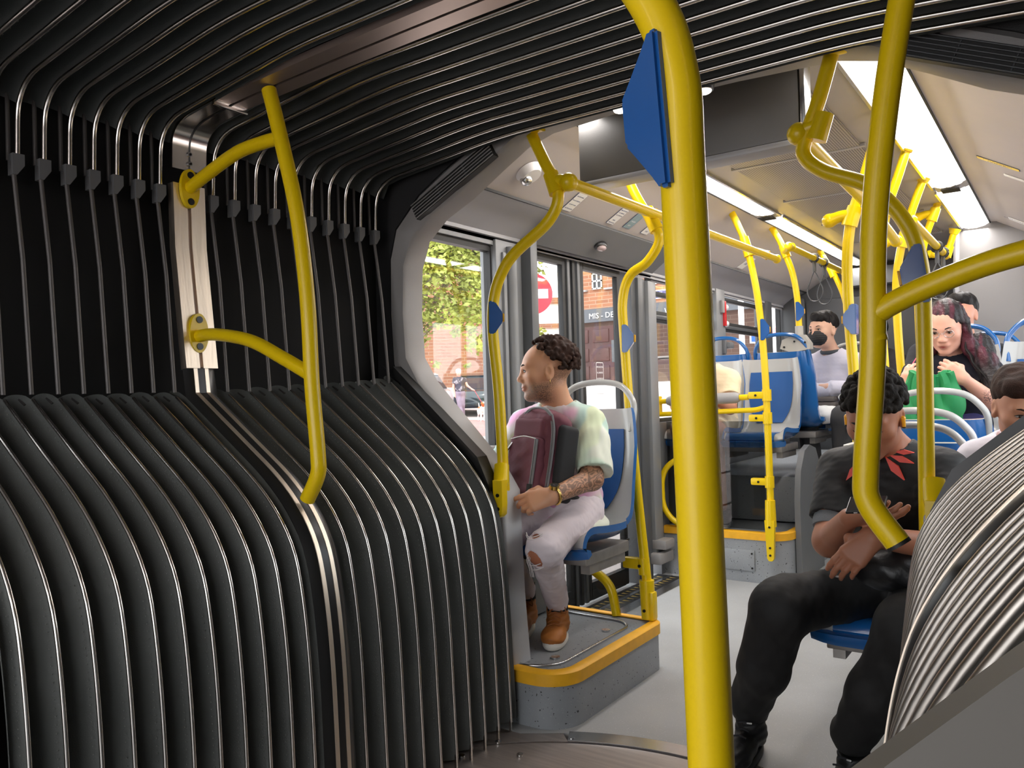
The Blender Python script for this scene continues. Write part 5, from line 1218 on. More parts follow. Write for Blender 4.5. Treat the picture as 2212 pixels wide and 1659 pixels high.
def frame(fwd, up):
    f = unit(fwd); u = np.array(up, float); u = unit(u - f * u.dot(f)); r = np.cross(f, u); return np.array([r, f, u])   # rows: right, front, up
def add_head(S, c, R, sc=1.0, female=False, neck=None, nr=.058):
    c = np.array(c, float); W = lambda x, y, z: c + (np.array([x, y, z]) * sc) @ R
    E = lambda p, r, k=.02, op='+': S.ell(W(*p), np.array(r) * sc, R, k * sc, op)
    E((0, -.014, .036), (.073, .094, .084)); E((0, .020, .012), (.066, .078, .082), .03)
    E((0, .030, -.035), (.057, .060, .078), .03); E((0, .020, -.072), (.053, .056, .040), .03)          # mid face, jaw
    E((0, .0745, -.096), (.024, .0195, .0175), .025)                                                       # chin
    E((-.043, .056, -.020), (.021, .022, .020), .025); E((.043, .056, -.020), (.021, .022, .020), .025)   # cheekbones
    for s in (-1, 1): S.ell(W(s * .031, .0985, .004), np.array((.0185, .0155, .0115)) * sc, R, .014 * sc, '-')
    S.cap(W(-.040, .076, .026), W(-.012, .090, .022), .0075 * sc, k=.018 * sc); S.cap(W(.040, .076, .026), W(.012, .090, .022), .0075 * sc, k=.018 * sc)
    S.cap(W(0, .089, .018), W(0, .106, -.021), .0068 * sc, .0098 * sc, k=.014 * sc); E((0, .1085, -.0275), (.0122, .0108, .0098), .010)
    for s in (-1, 1): E((s * .0125, .098, -.0315), (.0085, .0115, .0082), .007)
    E((0, .090, -.056), (.024, .012, .014), .014); E((-.008, .0955, -.0575), (.014, .0068, .0042), .005); E((.008, .0955, -.0575), (.014, .0068, .0042), .005); E((0, .0945, -.0672), (.017, .0075, .0055), .006)
    S.cap(W(-.021, .099, -.0622), W(.021, .099, -.0622), .0016 * sc, k=.004, op='-')
    for s in (-1, 1):
        E((s * .031, .0760, .006), (.0152, .0130, .0128), .005)                                          # eyeball + lids
        Re = R; E((s * .0755, -.006, -.004), (.008, .019, .031), .006); E((s * .0835, .001, .001), (.0075, .0105, .0175), .003, '-'); E((s * .0765, .000, -.028), (.007, .009, .010), .008)
    if neck is not None: S.cap(neck, W(0, -.022, -.06), nr * 1.08, nr * .93, k=.03)
    return W
def eyes(W, R, parent, sc=1.0, look=0.0, closed=False):
    for s in (-1, 1):
        if closed:
            mb = MB(); mb.tube([W(s * .019, .0865, .0000), W(s * .026, .0905, -.0035), W(s * .036, .0895, -.0035), W(s * .045, .0810, .0005)], [.0008, .0016, .0016, .0008], seg=6); mb.build('eyelashes', hair_blk, parent); continue
        c = W(s * .031, .0805, .0035); S = Vector(c); M = Matrix(((R[0][0], R[1][0], R[2][0], c[0]), (R[0][1], R[1][1], R[2][1], c[1]), (R[0][2], R[1][2], R[2][2], c[2]), (0, 0, 0, 1)))
        mb = MB(); mb.ball((0, 0, 0), (.0128 * sc, .0118 * sc, .0058 * sc), 16, M=M); mb.ball((look * .004, .0100 * sc, .0003), (.0050 * sc, .0025 * sc, .0050 * sc), 12, mi=1, M=M); mb.build('eye', [eye_w, eye_d], parent)
        mb = MB(); mb.tube([W(s * .018, .0885, .0050), W(s * .026, .0940, .0100), W(s * .036, .0925, .0100), W(s * .0455, .0820, .0040)], [.0008, .0015, .0015, .0008], seg=6); mb.build('eyelashes', hair_blk, parent)
eye_w = mat('eye_white', (.42, .38, .35), .2); eye_d = mat('dark_iris', (.03, .018, .01), .1)
hair_blk = mat('black_hair', (.008, .0065, .006), .55, spec=.25, bump=.6, bscale=160, stretch=(1, 1, .25)); hair_brn = mat('brown_curly_hair', (.030, .013, .008), .7, spec=.2, var=.5, vscale=30, bump=.5, bscale=300)
hair_dk = mat('dark_curly_hair', (.010, .0075, .006), .75, spec=.15, var=.4, vscale=40, bump=.5, bscale=300)
def brows(W, parent, m, th=.0028, dz=0.0):
    for s in (-1, 1):
        mb = MB(); mb.tube(smooth_path([W(s * .011, .0985, .0225 + dz), W(s * .020, .0985, .0265 + dz), W(s * .032, .0945, .0300 + dz), W(s * .045, .0835, .0265 + dz)], 1), [th * .8, th, th, th * .4], seg=8); mb.build('eyebrow', m, parent)
def add_hand(S, w, d, nrm, side, curls=(.5, .5, .5, .5), sc=1.0, thumb=(.6, .3), spread=.05, k=.008):
    """w wrist, d direction of the fingers, nrm palm side, side +1/-1 thumb side along cross(d, nrm)"""
    w = np.array(w, float); d = unit(d); nrm = np.array(nrm, float); nrm = unit(nrm - d * nrm.dot(d)); t = np.cross(d, nrm) * side    # towards the thumb
    L = [(.040, .025, .020), (.045, .029, .021), (.042, .027, .021), (.032, .020, .018)]
    tips = []
    for i in range(4):
        off = (.030 - .020 * i) * sc; kn = w + d * (.088 - .004 * abs(i - 1)) * sc + t * off
        S.cap(w + t * off * .55 + d * .008, kn, .0170 * sc, .0130 * sc, k=.016)
        a = 0.0; p = kn; dirf = unit(d + t * (spread * (1.5 - i)))
        for j, l in enumerate(L[i]):
            a += curls[i] * (.9 if j == 0 else 1.1); v = dirf * math.cos(a) + nrm * math.sin(a); q = p + v * l * sc
            S.cap(p, q, (.0104 - .0010 * j - (.0012 if i == 3 else 0)) * sc, (.0097 - .0011 * j - (.0012 if i == 3 else 0)) * sc, k=k * .5); p = q
        tips.append(p)
    b = w + d * .022 * sc + t * .022 * sc + nrm * .008 * sc; m_ = b + (unit(d * .75 + t * .75 + nrm * .35)) * .040 * sc
    S.cap(w + d * .012, m_, .0175 * sc, .0135 * sc, k=.014); v = unit(d * (1.0 - thumb[0] * .3) + t * (.55 - thumb[0]) + nrm * thumb[1]); q = m_ + v * .032 * sc; S.cap(m_, q, .0112 * sc, .0098 * sc, k=.006)
    v2 = unit(v + nrm * thumb[1] * .5 - t * thumb[0] * .5); q2 = q + v2 * .025 * sc; S.cap(q, q2, .0098 * sc, .0078 * sc, k=.004)
    return tips, q2
def person_root(label, loc): return thing('person', label, 'person', tuple(float(x) for x in loc))
def skin_col(base, extra=None, seed=1):
    base = np.array(lin(base))
    def f(V):
        c = base * (1 + .06 * nz3(V, 40, seed)[:, None] * np.array([.6, 1, 1])); c = np.clip(c, 0, 1)
        return extra(V, c) if extra else c
    return f
def flatc(c, var=.04, s=30, seed=2): c = np.array(c); return lambda V: np.clip(c * (1 + var * nz3(V, s, seed)[:, None]), 0, 1)
def shoe(S_up, S_sole, heel, toe, sc=1.0, w=.046):
    heel = np.array(heel, float); toe = np.array(toe, float); d = unit(toe - heel); up = np.array([0, 0, 1.])
    return d
def make_shoe(root, ank, toe, floor, up_col, sole_col, high=.0, w=.045, name='shoe', mats=None):
    """shoe from the ankle point; toe = ground-plan point of the tip"""
    a = np.array(ank, float); t = np.array([toe[0], toe[1], floor]); d = t - np.array([a[0], a[1], floor]); Lf = np.linalg.norm(d); d /= Lf; f0 = np.array([a[0], a[1], floor]); z = np.array([0, 0, 1.]); sd = np.cross(d, z)
    R = np.array([sd, d, z]); heel = f0 - d * .055
    S = SDF(); S.ell(f0 - d * .012 + z * .055, (w * .86, .062, .050), R, .03); S.ell(f0 + d * (Lf * .45) + z * .045, (w * .98, Lf * .42, .034), R, .03); S.ell(f0 + d * (Lf - .045) + z * .038, (w, .052, .030), R, .03)
    S.cap(f0 - d * .01 + z * .06, a + z * (high + .0) + (a - f0) * 0, w * .95, w * .92, k=.025, cut=True)
    S.half(f0 + z * .016, -z, f0 - .3, f0 + .3 + z * 0)
    S.disp = lambda P: .0012 * np.sin(P[:, 2] * 260 + 3 * np.sin(P[:, 0] * 60))
    o = sdf_obj(S, name, mats or leather_t, root, .004, flatc(up_col, .07, 60))
    n = 28; mb = MB(); G = []
    for zz, e in ((0, -.003), (.008, .002), (.020, .002), (.027, -.002)):
        row = []
        for i in range(n):
            th = 2 * PI * i / n; y = math.cos(th); x = math.sin(th); yy = ((Lf + .06) / 2 + e) * y; wid = (w * (1.0 + .05 * y) + e) * (1 - .0 * y)
            p = heel + d * ((Lf + .06) / 2 + yy) + sd * wid * math.copysign(abs(x) ** .8, x) + z * zz; row.append(tuple(p))
        G.append(row)
    mb.grid(G, close=True); mb.f.append(tuple(range(n - 1, -1, -1))); mb.mi.append(0); mb.f.append(tuple(range(3 * n, 4 * n))); mb.mi.append(0)
    mb.build('sole', sole_col, o)
    return o, d, sd, f0, Lf
Z = np.array([0, 0, 1.])
def torso(S, pel, chest, neck, shL, shR, fwd, g=0.0, k=.05, belly=.0):
    pel, chest, neck, shL, shR = [np.array(x, float) for x in (pel, chest, neck, shL, shR)]
    up = unit(chest - pel); R = frame(fwd, up); w = np.linalg.norm(shL - shR) / 2
    S.ell(pel, (.150 + g, .105 + g, .11 + g), R, k); S.ell(pel * .5 + chest * .5, (.135 + g + belly * .5, .100 + g + belly, .16 + g), R, k); S.ell(chest, (.155 + g, .105 + g, .15 + g), R, k)
    S.cap(shL * .9 + chest * .1, shR * .9 + chest * .1, .052 + g, k=.05); S.cap(shL * .55 + neck * .45, neck, .045 + g, .050 + g, k=.05); S.cap(shR * .55 + neck * .45, neck, .045 + g, .050 + g, k=.05)
    return R
# ---------------------------------------------------------------- passenger in the tie-dye shirt
def man_tiedye():
    root = person_root('man in a tie-dye t-shirt and ripped white jeans, looking out, backpack on his lap', (-.72, 2.86, .62))
    pel = (-.735, 2.89, .735); ch = (-.745, 2.875, .99); nk = (-.738, 2.855, 1.125); sL = (-.585, 2.84, 1.075); sR = (-.925, 2.86, 1.075); fw = (-.12, -1, 0)
    eL = (-.512, 2.715, .865); wL = (-.560, 2.505, .822); eR = (-.975, 2.75, .87); wR = (-.85, 2.56, .82)
    S = SDF(); hR = frame((-.80, -.60, -.03), (0.02, .02, 1)); W = add_head(S, (-.752, 2.785, 1.298), hR, 1.06, neck=(-.735, 2.86, 1.10), nr=.060)
    S.ell(ch, (.12, .08, .12), frame(fw, Z), .04); S.cap(nk, sL, .05, .048, k=.04); S.cap(nk, sR, .05, .048, k=.04)
    S.cap(sL, eL, .047, .040, k=.02); S.cap(eL, wL, .043, .030, k=.03); S.cap(sR, eR, .047, .040, k=.02); S.cap(eR, wR, .041, .028, k=.03)
    # left hand resting on the bag and thigh, index and thumb extended towards the picture's left
    add_hand(S, wL, (-.80, -.50, -.22), (-.45, .70, -.45), -1, (.22, .52, .66, .74), 1.0, (.45, .30), .02)
    add_hand(S, wR, (.25, -.9, -.35), (.4, .1, -1), -1, (.5, .5, .5, .5), .98)
    ih = lambda V: (V - np.array((-.752, 2.785, 1.298))) @ hR.T / 1.06
    def extra(V, c):
        L = ih(V); hd = V[:, 2] > 1.14
        n = np.random.RandomState(3).rand(len(V)) * 1.6 - .8; n2 = nz3(V, 90, 6)
        beard = sstep(-.028, -.062, L[:, 2] + .12 * (L[:, 1] - .02) * (L[:, 1] < .05)) * sstep(-.05, .02, L[:, 1]) * sstep(-.135, -.11, L[:, 2]) * hd
        lipz = np.exp(-((L[:, 0] / .024) ** 2 + ((L[:, 2] + .062) / .010) ** 2)) * (L[:, 1] > .08)
        beard = beard * (1 - np.clip(lipz * 1.6, 0, 1)); grey = sstep(.03, .075, L[:, 1])
        bc = np.array(lin((70, 58, 52))) * (1 - grey[:, None]) + np.array(lin((150, 135, 125))) * grey[:, None]
        t = np.clip(beard * (.68 + .40 * n), 0, .92)[:, None]; c = c * (1 - t) + bc * t
        c = mixc(c, lin((186, 112, 98)), np.clip(lipz * 1.1, 0, .65) * hd)
        fade = sstep(.03, -.03, L[:, 1]) * sstep(-.075, -.02, L[:, 2]) * hd * (.55 + .35 * n); ear = np.exp(-((np.abs(L[:, 0]) - .08) / .012) ** 2)
        c = mixc(c, lin((58, 46, 42)), np.clip(fade * (1 - ear), 0, .75))
        arm = (V[:, 2] < 1.0) & (V[:, 0] > -.66); a = np.array(eL); b = np.array(wL); ab = b - a; tt = ((V - a) @ ab) / ab.dot(ab)
        tat = arm * sstep(1.04, .98, tt) * sstep(-.9, -.8, tt); pat = np.abs(np.sin(6 * nz3(V, 55, 8) + 3 * nz3(V, 120, 9)))
        c = mixc(c, lin((72, 60, 54)), tat * (sstep(.35, .9, pat) * .60 + .12))
        return c
    sdf_obj(S, 'body', skin_m, root, .0031, skin_col((214, 158, 124), extra))
    eyes(W, hR, root, 1.06, .3); brows(W, root, hair_dk, .0030)
    mb = MB(); mb.tube([W(.083, -.004, -.036), W(.088, -.004, -.044), W(.083, -.004, -.050), W(.080, -.004, -.043)], .0014, seg=6); e = mb.build('earring', mat('gold', (.85, .58, .18), .22, 1.0), root)
    mb = MB(); mb.tube([W(-.083, -.004, -.036), W(-.088, -.004, -.044), W(-.083, -.004, -.050), W(-.080, -.004, -.043)], .0014, seg=6); mb.build('earring', MATS['gold'], root)
    # curly hair
    H = SDF(); rnd = np.random.RandomState(4)
    for _ in range(420):
        th = rnd.rand() * 2 * PI; ph = math.acos(1 - 1.35 * rnd.rand()); p = np.array([.078 * math.sin(ph) * math.cos(th), -.020 + .098 * math.sin(ph) * math.sin(th), .036 + .092 * math.cos(ph)])
        front = p[1]
        if front > .055 or (front > .02 and p[2] < .085) or (front > -.03 and p[2] < .045 + .6 * front) or p[2] < -.010 + .0 * front: continue
        if front > .035 and p[2] < .105: continue
        H.ell(W(*(p * (1.05 + .08 * rnd.rand()))), (.0095, .0095, .0095), None, .004)
    H.ell(W(0, -.040, .066), np.array((.077, .082, .066)) * 1.06, hR, .01)
    sdf_obj(H, 'hair', hair_brn, root, .0034)
    # shirt
    T = SDF(); torso(T, pel, ch, nk, sL, sR, fw, .018, belly=.02)
    T.cap(sL, np.array(sL) * .12 + np.array(eL) * .88 + np.array((.012, 0, 0)), .066, .072, k=.03, cut=True); T.cap(sR, np.array(sR) * .15 + np.array(eR) * .85, .066, .074, k=.03, cut=True)
    T.ell((-.70, 2.84, .66), (.17, .15, .05), None, .04)
    T.cap(np.array(nk) + (0, .01, .0), np.array((-.745, 2.80, 1.25)), .068, .075, k=.008, op='-')
    for a, b in ((sL, eL), (sR, eR)): a = np.array(a); b = np.array(b); T.cap(a * .2 + b * .8, a * -.1 + b * 1.1, .050, k=.004, op='-')
    T.disp = lambda P: .0085 * nz3(P * np.array([1, 1, .5]), 26, 3) + .0035 * nz3(P, 70, 4)
    def tie(V):
        a = nz3(V, 13, 21); b = nz3(V + .3, 15, 22); c = np.ones((len(V), 3)) * np.array(lin((238, 232, 230)))
        c = mixc(c, lin((232, 168, 205)), sstep(.10, .55, a) * .95); c = mixc(c, lin((190, 226, 212)), sstep(.08, .5, b) * .85); c = mixc(c, lin((226, 232, 190)), sstep(.15, .5, nz3(V, 14, 27)) * .8)
        s_ = sstep(-.60, -.56, V[:, 0]) * sstep(1.10, 1.02, V[:, 2]); c = mixc(c, lin((214, 226, 196)), s_ * .55); return c
    sdf_obj(T, 'tie_dye_shirt', cloth_t, root, .0045, tie)
    mb = MB(); ring_ = [(-.738 + .066 * math.cos(a), 2.846 + .068 * math.sin(a), 1.133 + .022 * math.sin(a)) for a in np.linspace(0, 2 * PI, 33)]; mb.tube(ring_, .0065, seg=8, caps=False); mb.build('neck_band', mat('pink_ribbing', lin((224, 160, 196)), .8, bump=.3, bscale=400), root)
    # ripped jeans
    J = SDF(); kL = np.array((-.572, 2.455, .632)); aL = np.array((-.722, 2.765, .345)); kR = np.array((-.80, 2.475, .645)); aR = np.array((-.905, 2.80, .36)); hL = np.array((-.64, 2.85, .70)); hR_ = np.array((-.82, 2.85, .70))
    J.ell(pel, (.165, .13, .105), frame(fw, Z), .04)
    for h_, k_, a_ in ((hL, kL, aL), (hR_, kR, aR)): J.cap(h_, k_, .085, .066, k=.04); J.cap(k_, a_, .063, .047, k=.03, cut=True)
    kf = kL + np.array((-.012, -.055, -.035)); J.ell(kf, (.034, .045, .036), None, .004, '-'); J.ell(kL + np.array((-.02, -.045, .050)), (.028, .03, .010), None, .003, '-')
    J.disp = lambda P: .0032 * nz3(P * np.array([1, 1, 1.6]), 42, 13) + .0018 * nz3(P, 110, 14)
    sdf_obj(J, 'white_jeans', cloth_t, root, .0042, flatc(lin((226, 214, 218)), .03))
    K = SDF(); K.cap(kL * .85 + hL * .15, kL, .060, .060, k=.02); K.cap(kL, kL * .7 + aL * .3, .057, .052, k=.02); K.ell(kL + np.array((-.008, -.018, -.012)), (.044, .045, .045), None, .02)
    sdf_obj(K, 'bare_knee', skin_m, root, .005, skin_col((176, 112, 84)))
    thr = mat('frayed_threads', (.75, .70, .70), .9)
    for (dz, dy) in ((-.048, -.063), (-.066, -.052), (.048, -.072), (.056, -.070)):
        mb = MB(); c0 = kL + np.array((-.012, dy + .002, dz)); mb.tube(smooth_path([c0 + (-.036, .022, .006), c0 + (-.01, -.002, -.004), c0 + (.014, .002, -.002), c0 + (.034, .024, .008)], 4), .0016, seg=6); mb.build('thread', thr, root)
    for dx in (-.033, -.026, -.02):
        mb = MB(); c0 = kL + np.array((dx, -.052, -.004)); mb.tube(smooth_path([c0, c0 + (-.004, -.012, -.03), c0 + (.003, -.008, -.06), c0 + (-.002, .008, -.095)], 4), .0015, seg=6); mb.build('thread', thr, root)
    tan = lin((176, 108, 48)); sole = mat('cream_rubber_sole', (.72, .68, .60), .55); lace = mat('tan_laces', lin((150, 88, 40)), .7); sock = mat('black_sock', (.012, .012, .014), .85)
    for (a_, toe) in ((aL, at(1191, 1406, Z=.2)[:2]), (aR, at(1108, 1392, Z=.2)[:2])):
        mb = MB(); mb.tube([a_ + Z * .035, a_ - Z * .03], [.043, .045], seg=18); mb.build('sock', sock, root)
        o, d, sd, f0, Lf = make_shoe(root, (a_[0], a_[1], .33), toe, .20, tan, sole, w=.047, name='boot')
        mb = MB()
        for q in range(6):
            t = q / 5; c = f0 + d * (.045 + .075 * t) + Z * (.128 - .055 * t); mb = MB(); mb.tube(smooth_path([c - sd * .024 - Z * .006, c + d * .006 + Z * .004, c + sd * .024 - Z * .006 + d * .010], 3), .0026, seg=6); mb.build('lace', lace, o)
        mb = MB(); c = f0 + d * .038 + Z * .138; mb.tube(smooth_path([c, c + sd * .03 + Z * .01, c + sd * .035 - Z * .03, c], 4), .0022, seg=6); mb.tube(smooth_path([c, c - sd * .03 + Z * .01, c - sd * .04 - Z * .03, c], 4), .0022, seg=6); mb.build('lace_bow', lace, o)
    # watch and backpack
    w = np.array(wL); ax = unit(np.array(wL) - np.array(eL)); R = frame(ax, Z); t = thing('wrist_watch', 'gold wrist watch with a black dial on the tattooed forearm', 'watch', tuple(w))
    c = w - ax * .006; mb = MB(); mb.tube([tuple(c + (R[0] * math.cos(a) + R[2] * math.sin(a)) * .0320) for a in np.linspace(0, 2 * PI, 25)], .0055, seg=10, caps=False, flat=1.5); mb.build('bracelet', MATS['gold'], t)
    out = unit(np.array((.15, -.5, .85))); out = unit(out - ax * out.dot(ax)); mb = MB(); mb.tube([tuple(c + out * .028), tuple(c + out * .042)], .0195, seg=24); mb.build('case', MATS['gold'], t); mb = MB(); mb.tube([tuple(c + out * .042), tuple(c + out * .0432)], .0155, seg=24); mb.build('dial', black_pl, t)
    for r_ in (.010, -.010): mb = MB(); mb.tube([tuple(c + out * .0436), tuple(c + out * .0436 + R[0] * r_ + ax * abs(r_) * .6)], .0009, seg=5); mb.build('hand', steel, t)
    bp = thing('backpack', 'maroon backpack with grey zips held on the lap of the man in tie-dye', 'backpack', (-.67, 2.62, .75))
    Rb = frame((-.25, -.95, .22), (.06, .24, 1)); bc = np.array((-.700, 2.625, .955)); B = lambda x, y, z: bc + np.array((x, y, z)) @ Rb
    S = SDF(); S.rbox(B(0, -.010, 0), (.128, .056, .178), Rb, .05, .02); S.ell(B(0, -.01, .12), (.108, .055, .075), Rb, .04); S.disp = lambda P: .007 * nz3(P, 24, 31) + .003 * nz3(P, 70, 32)
    mar = mat('maroon_canvas', lin((112, 62, 74)), .8, bump=.3, bscale=700, var=.08, vscale=12); sdf_obj(S, 'main_bag', mar, bp, .0045)
    S = SDF(); S.rbox(B(.018, .044, -.045), (.098, .030, .122), Rb, .030, .02); S.disp = lambda P: .0055 * nz3(P, 32, 33) + .002 * nz3(P, 80, 34); sdf_obj(S, 'front_pocket', mar, bp, .0045)
    S = SDF(); S.rbox(B(.020, .040, .105), (.092, .020, .045), Rb, .020, .02); sdf_obj(S, 'upper_pocket', mar, bp, .0045)
    zipm = mat('grey_zip', (.22, .22, .23), .5, bump=.8, bscale=500); blk = mat('black_mesh', (.015, .015, .016), .8)
    for pts in ([(-.088, .040, .160), (-.110, .040, .10), (-.114, .038, 0), (-.108, .036, -.13)], [(-.088, .040, .160), (-.04, .040, .188), (.04, .038, .186), (.092, .034, .145)], [(-.060, .076, .06), (-.063, .077, -.02), (-.061, .076, -.15)]):
        for off in (-.005, .005): mb = MB(); mb.tube(smooth_path([B(x + off * 1.1, y, z) for x, y, z in pts], 6), .0042, seg=8); mb.build('zip', zipm, bp)
    mb = MB(); mb.tube(smooth_path([B(-.055, .0755, .062), B(.02, .077, .070), B(.105, .068, .058)], 5), .0022, seg=6); mb.build('white_piping', white_l, bp)
    S = SDF(); S.rbox(B(-.124, -.028, -.02), (.020, .050, .150), Rb, .02, .01); sdf_obj(S, 'side_panel', blk, bp, .005)
    mb = MB(); mb.box(tuple(np.array((-.072, .078, -.150))), tuple(np.array((-.050, .086, -.115))), M=Matrix([list(Rb[:, i]) + [bc[i]] for i in range(3)] + [[0, 0, 0, 1]])); mb.build('zip_tag', blk, bp)
    for (x, z) in ((.085, .045), (.095, .03)): mb = MB(); mb.tube([B(x, .072, z), B(x + .018, .078, z - .03)], .0035, seg=8); mb.build('zip_pull', steel, bp)
    mb = MB(); mb.tube(smooth_path([B(-.10, -.03, -.15), (-.585, 2.68, .79), (-.60, 2.74, .785), (-.64, 2.76, .79)], 6), .006, seg=8, flat=2.2); mb.build('strap', blk, bp)
man_tiedye()
# ---------------------------------------------------------------- passenger in black
def man_black():
    root = person_root('man all in black looking down at a phone, yellow earbuds, seated on the right', (.55, 2.9, .45))
    pel = (.545, 2.90, .56); ch = (.552, 2.84, .835); nk = (.552, 2.775, .985); sL = (.708, 2.80, .925); sR = (.392, 2.80, .925); fw = (-.05, -1, -.15)
    eR = (.388, 2.66, .705); wR = (.492, 2.47, .812); eL = (.745, 2.62, .715); wL = (.560, 2.455, .765)
    S = SDF(); hR = frame((-.08, -.87, -.49), (0, -.49, .87)); W = add_head(S, (.535, 2.665, 1.105), hR, 1.02, neck=(.552, 2.79, .97), nr=.062)
    S.ell(ch, (.12, .08, .10), frame(fw, Z), .04); S.cap(nk, sL, .05, .05, k=.04); S.cap(nk, sR, .05, .05, k=.04)
    S.cap(sL, eL, .054, .046, k=.02); S.cap(eL, wL, .046, .029, k=.03); S.cap(sR, eR, .054, .047, k=.02); S.cap(eR, wR, .047, .029, k=.03)
    # right hand holds the phone, palm up towards the face
    add_hand(S, wR, (.86, -.30, .12), (0, .35, .90), 1 if np.cross(unit((.86, -.30, .12)), (0, .35, .9))[2] > 9 else -1, (.22, .20, .22, .28), .98, (.1, .9), .04)
    # left hand hanging over the bag
    add_hand(S, wL, (-.60, -.28, -.66), (-.10, .85, -.35), -1, (.28, .33, .38, .42), 1.0, (.9, .7), .02)
    ih = lambda V: (V - np.array((.535, 2.665, 1.105))) @ hR.T / 1.02
    def extra(V, c):
        L = ih(V); hd = V[:, 2] > .97
        lip = np.exp(-((L[:, 0] / .024) ** 2 + ((L[:, 2] + .062) / .010) ** 2)) * (L[:, 1] > .08) * hd; c = mixc(c, lin((150, 80, 72)), np.clip(lip, 0, .7))
        fade = sstep(.045, -.01, L[:, 1]) * sstep(-.07, -.01, L[:, 2]) * hd * (np.abs(L[:, 0]) < .0715); c = mixc(c, lin((52, 36, 30)), np.clip(fade * (.6 + .3 * nz3(V, 400, 3)), 0, .75))
        st = sstep(-.04, -.075, L[:, 2]) * sstep(0, .05, L[:, 1]) * hd; c = mixc(c, lin((88, 60, 50)), st * .3)
        return c
    sdf_obj(S, 'body', skin_m, root, .0032, skin_col((168, 112, 86), extra)); brows(W, root, hair_blk, .0034); eyes(W, hR, root, 1.02, closed=True)
    mb = MB(); mb.ball(W(0, .112, -.046), .0025 * 1.0, 8) if False else mb.tube([W(-.008, .112, -.043), W(0, .116, -.045), W(.008, .112, -.043)], .0012, seg=6); mb.build('nose_ring', steel, root)
    H = SDF(); rnd = np.random.RandomState(8)
    for _ in range(560):
        th = rnd.rand() * 2 * PI; ph = math.acos(1 - 1.2 * rnd.rand()); p = np.array([.080 * math.sin(ph) * math.cos(th), -.012 + .102 * math.sin(ph) * math.sin(th), .042 + .092 * math.cos(ph)])
        if p[2] < .045 and p[1] > -.02 or p[2] < .012: continue
        if p[1] > .06 and p[2] < .062: continue
        H.ell(W(*(p * (1.03 + .07 * rnd.rand()))), (.011, .011, .011), None, .004)
    H.ell(W(0, -.010, .075), np.array((.072, .090, .055)), hR, .01); sdf_obj(H, 'hair', hair_dk, root, .0036)
    for s in (-1, 1):
        t = thing('earbud', 'yellow wireless earbud in the %s ear of the man in black' % ('right' if s > 0 else 'left'), 'earbud', tuple(W(s * .084, .006, -.004)))
        mb = MB(); mb.ball(tuple(W(s * .081, .006, -.002)), .0080, 12); mb.tube([W(s * .082, .008, .0), W(s * .083, .015, -.026)], [.0062, .0050], seg=12); mb.build('bud', mat('yellow_earbud_%s' % ('a' if s > 0 else 'b'), (.90, .42, .02), .3, coat=.4), t); mb = MB(); mb.tube([W(s * .083, .015, -.025), W(s * .083, .016, -.029)], .0052, seg=12); mb.build('tip', black_pl, t)
    blk = lin((30, 28, 29)); T = SDF(); torso(T, pel, ch, nk, sL, sR, fw, .012)
    for a, b, f in ((sL, eL, .62), (sR, eR, .70)): a = np.array(a); b = np.array(b); T.cap(a, a * (1 - f) + b * f, .071, .069, k=.03, cut=True); T.cap(a * (1 - f + .04) + b * (f - .04), a * (1 - f - .2) + b * (f + .2), .056, k=.004, op='-')
    T.cap(np.array(nk) + (0, .015, .01), np.array(nk) * .4 + W(0, -.03, -.05) * .6, .068, .07, k=.008, op='-')
    T.disp = lambda P: .0045 * nz3(P * np.array([1, 1, .5]), 32, 43) + .002 * nz3(P, 90, 44)
    pm = mat('black_sport_cloth', (.0065, .0062, .0066), .62, bump=.2, bscale=900); sdf_obj(T, 'black_shirt', pm, root, .0045)
    mb = MB(); mb.tube([(.552 + .070 * math.cos(a), 2.778 + .066 * math.sin(a), .992 + .020 * math.sin(a)) for a in np.linspace(0, 2 * PI, 33)], .0065, seg=8, caps=False); mb.build('neck_band', pm, root)
    red_ = mat('orange_red_print', (.75, .06, .035), .5)
    # printed darts fanned below the collar: thin pieces lying on the shirt front
    for (x, y, a, L) in ((1858, 1000, .55, 46), (1842, 1018, .95, 52), (1870, 1030, 1.2, 30), (1932, 1012, -.95, 62), (1946, 992, -.35, 52), (1952, 977, -.05, 40)):
        ysurf = {1858: 2.700, 1842: 2.70, 1870: 2.685, 1932: 2.690, 1946: 2.700, 1952: 2.705}[x]
        c = np.array(at(x, y, Y=ysurf)); Dd = 2.45; hl = L / FPX * Dd / 2; u = np.array((math.cos(a), 0, math.sin(a))); v = np.array((-math.sin(a), 0, math.cos(a)))
        mb = MB(); q = [c - u * hl, c + v * hl * .28, c + u * hl, c - v * hl * .28]; mb.add([tuple(p) for p in q] + [tuple(p + np.array((0, .018, -.0))) for p in q], [(0, 1, 2, 3), (7, 6, 5, 4), (0, 4, 5, 1), (1, 5, 6, 2), (2, 6, 7, 3), (3, 7, 4, 0)]); mb.build('red_print', red_, root, smooth=False)
    # armband
    a = np.array(sR) * .24 + np.array(eR) * .76; ax = unit(np.array(eR) - np.array(sR)); t = thing('phone_armband', 'grey elastic armband with a silver buckle on the upper arm', 'armband', tuple(a))
    mb = MB(); mb.tube([a - ax * .020, a - ax * .004, a + ax * .018], [.0575, .0590, .0560], seg=28); mb.build('band', mat('grey_elastic', (.16, .17, .18), .75, bump=.4, bscale=500), t)
    for dx in (0, .011): mb = MB(); c = a + np.array((.036 + dx, -.048, .002)); mb.tube([c + (0, 0, .010), c + (.004, -.002, -.010)], .0022, seg=8); mb.build('buckle', steel, t)
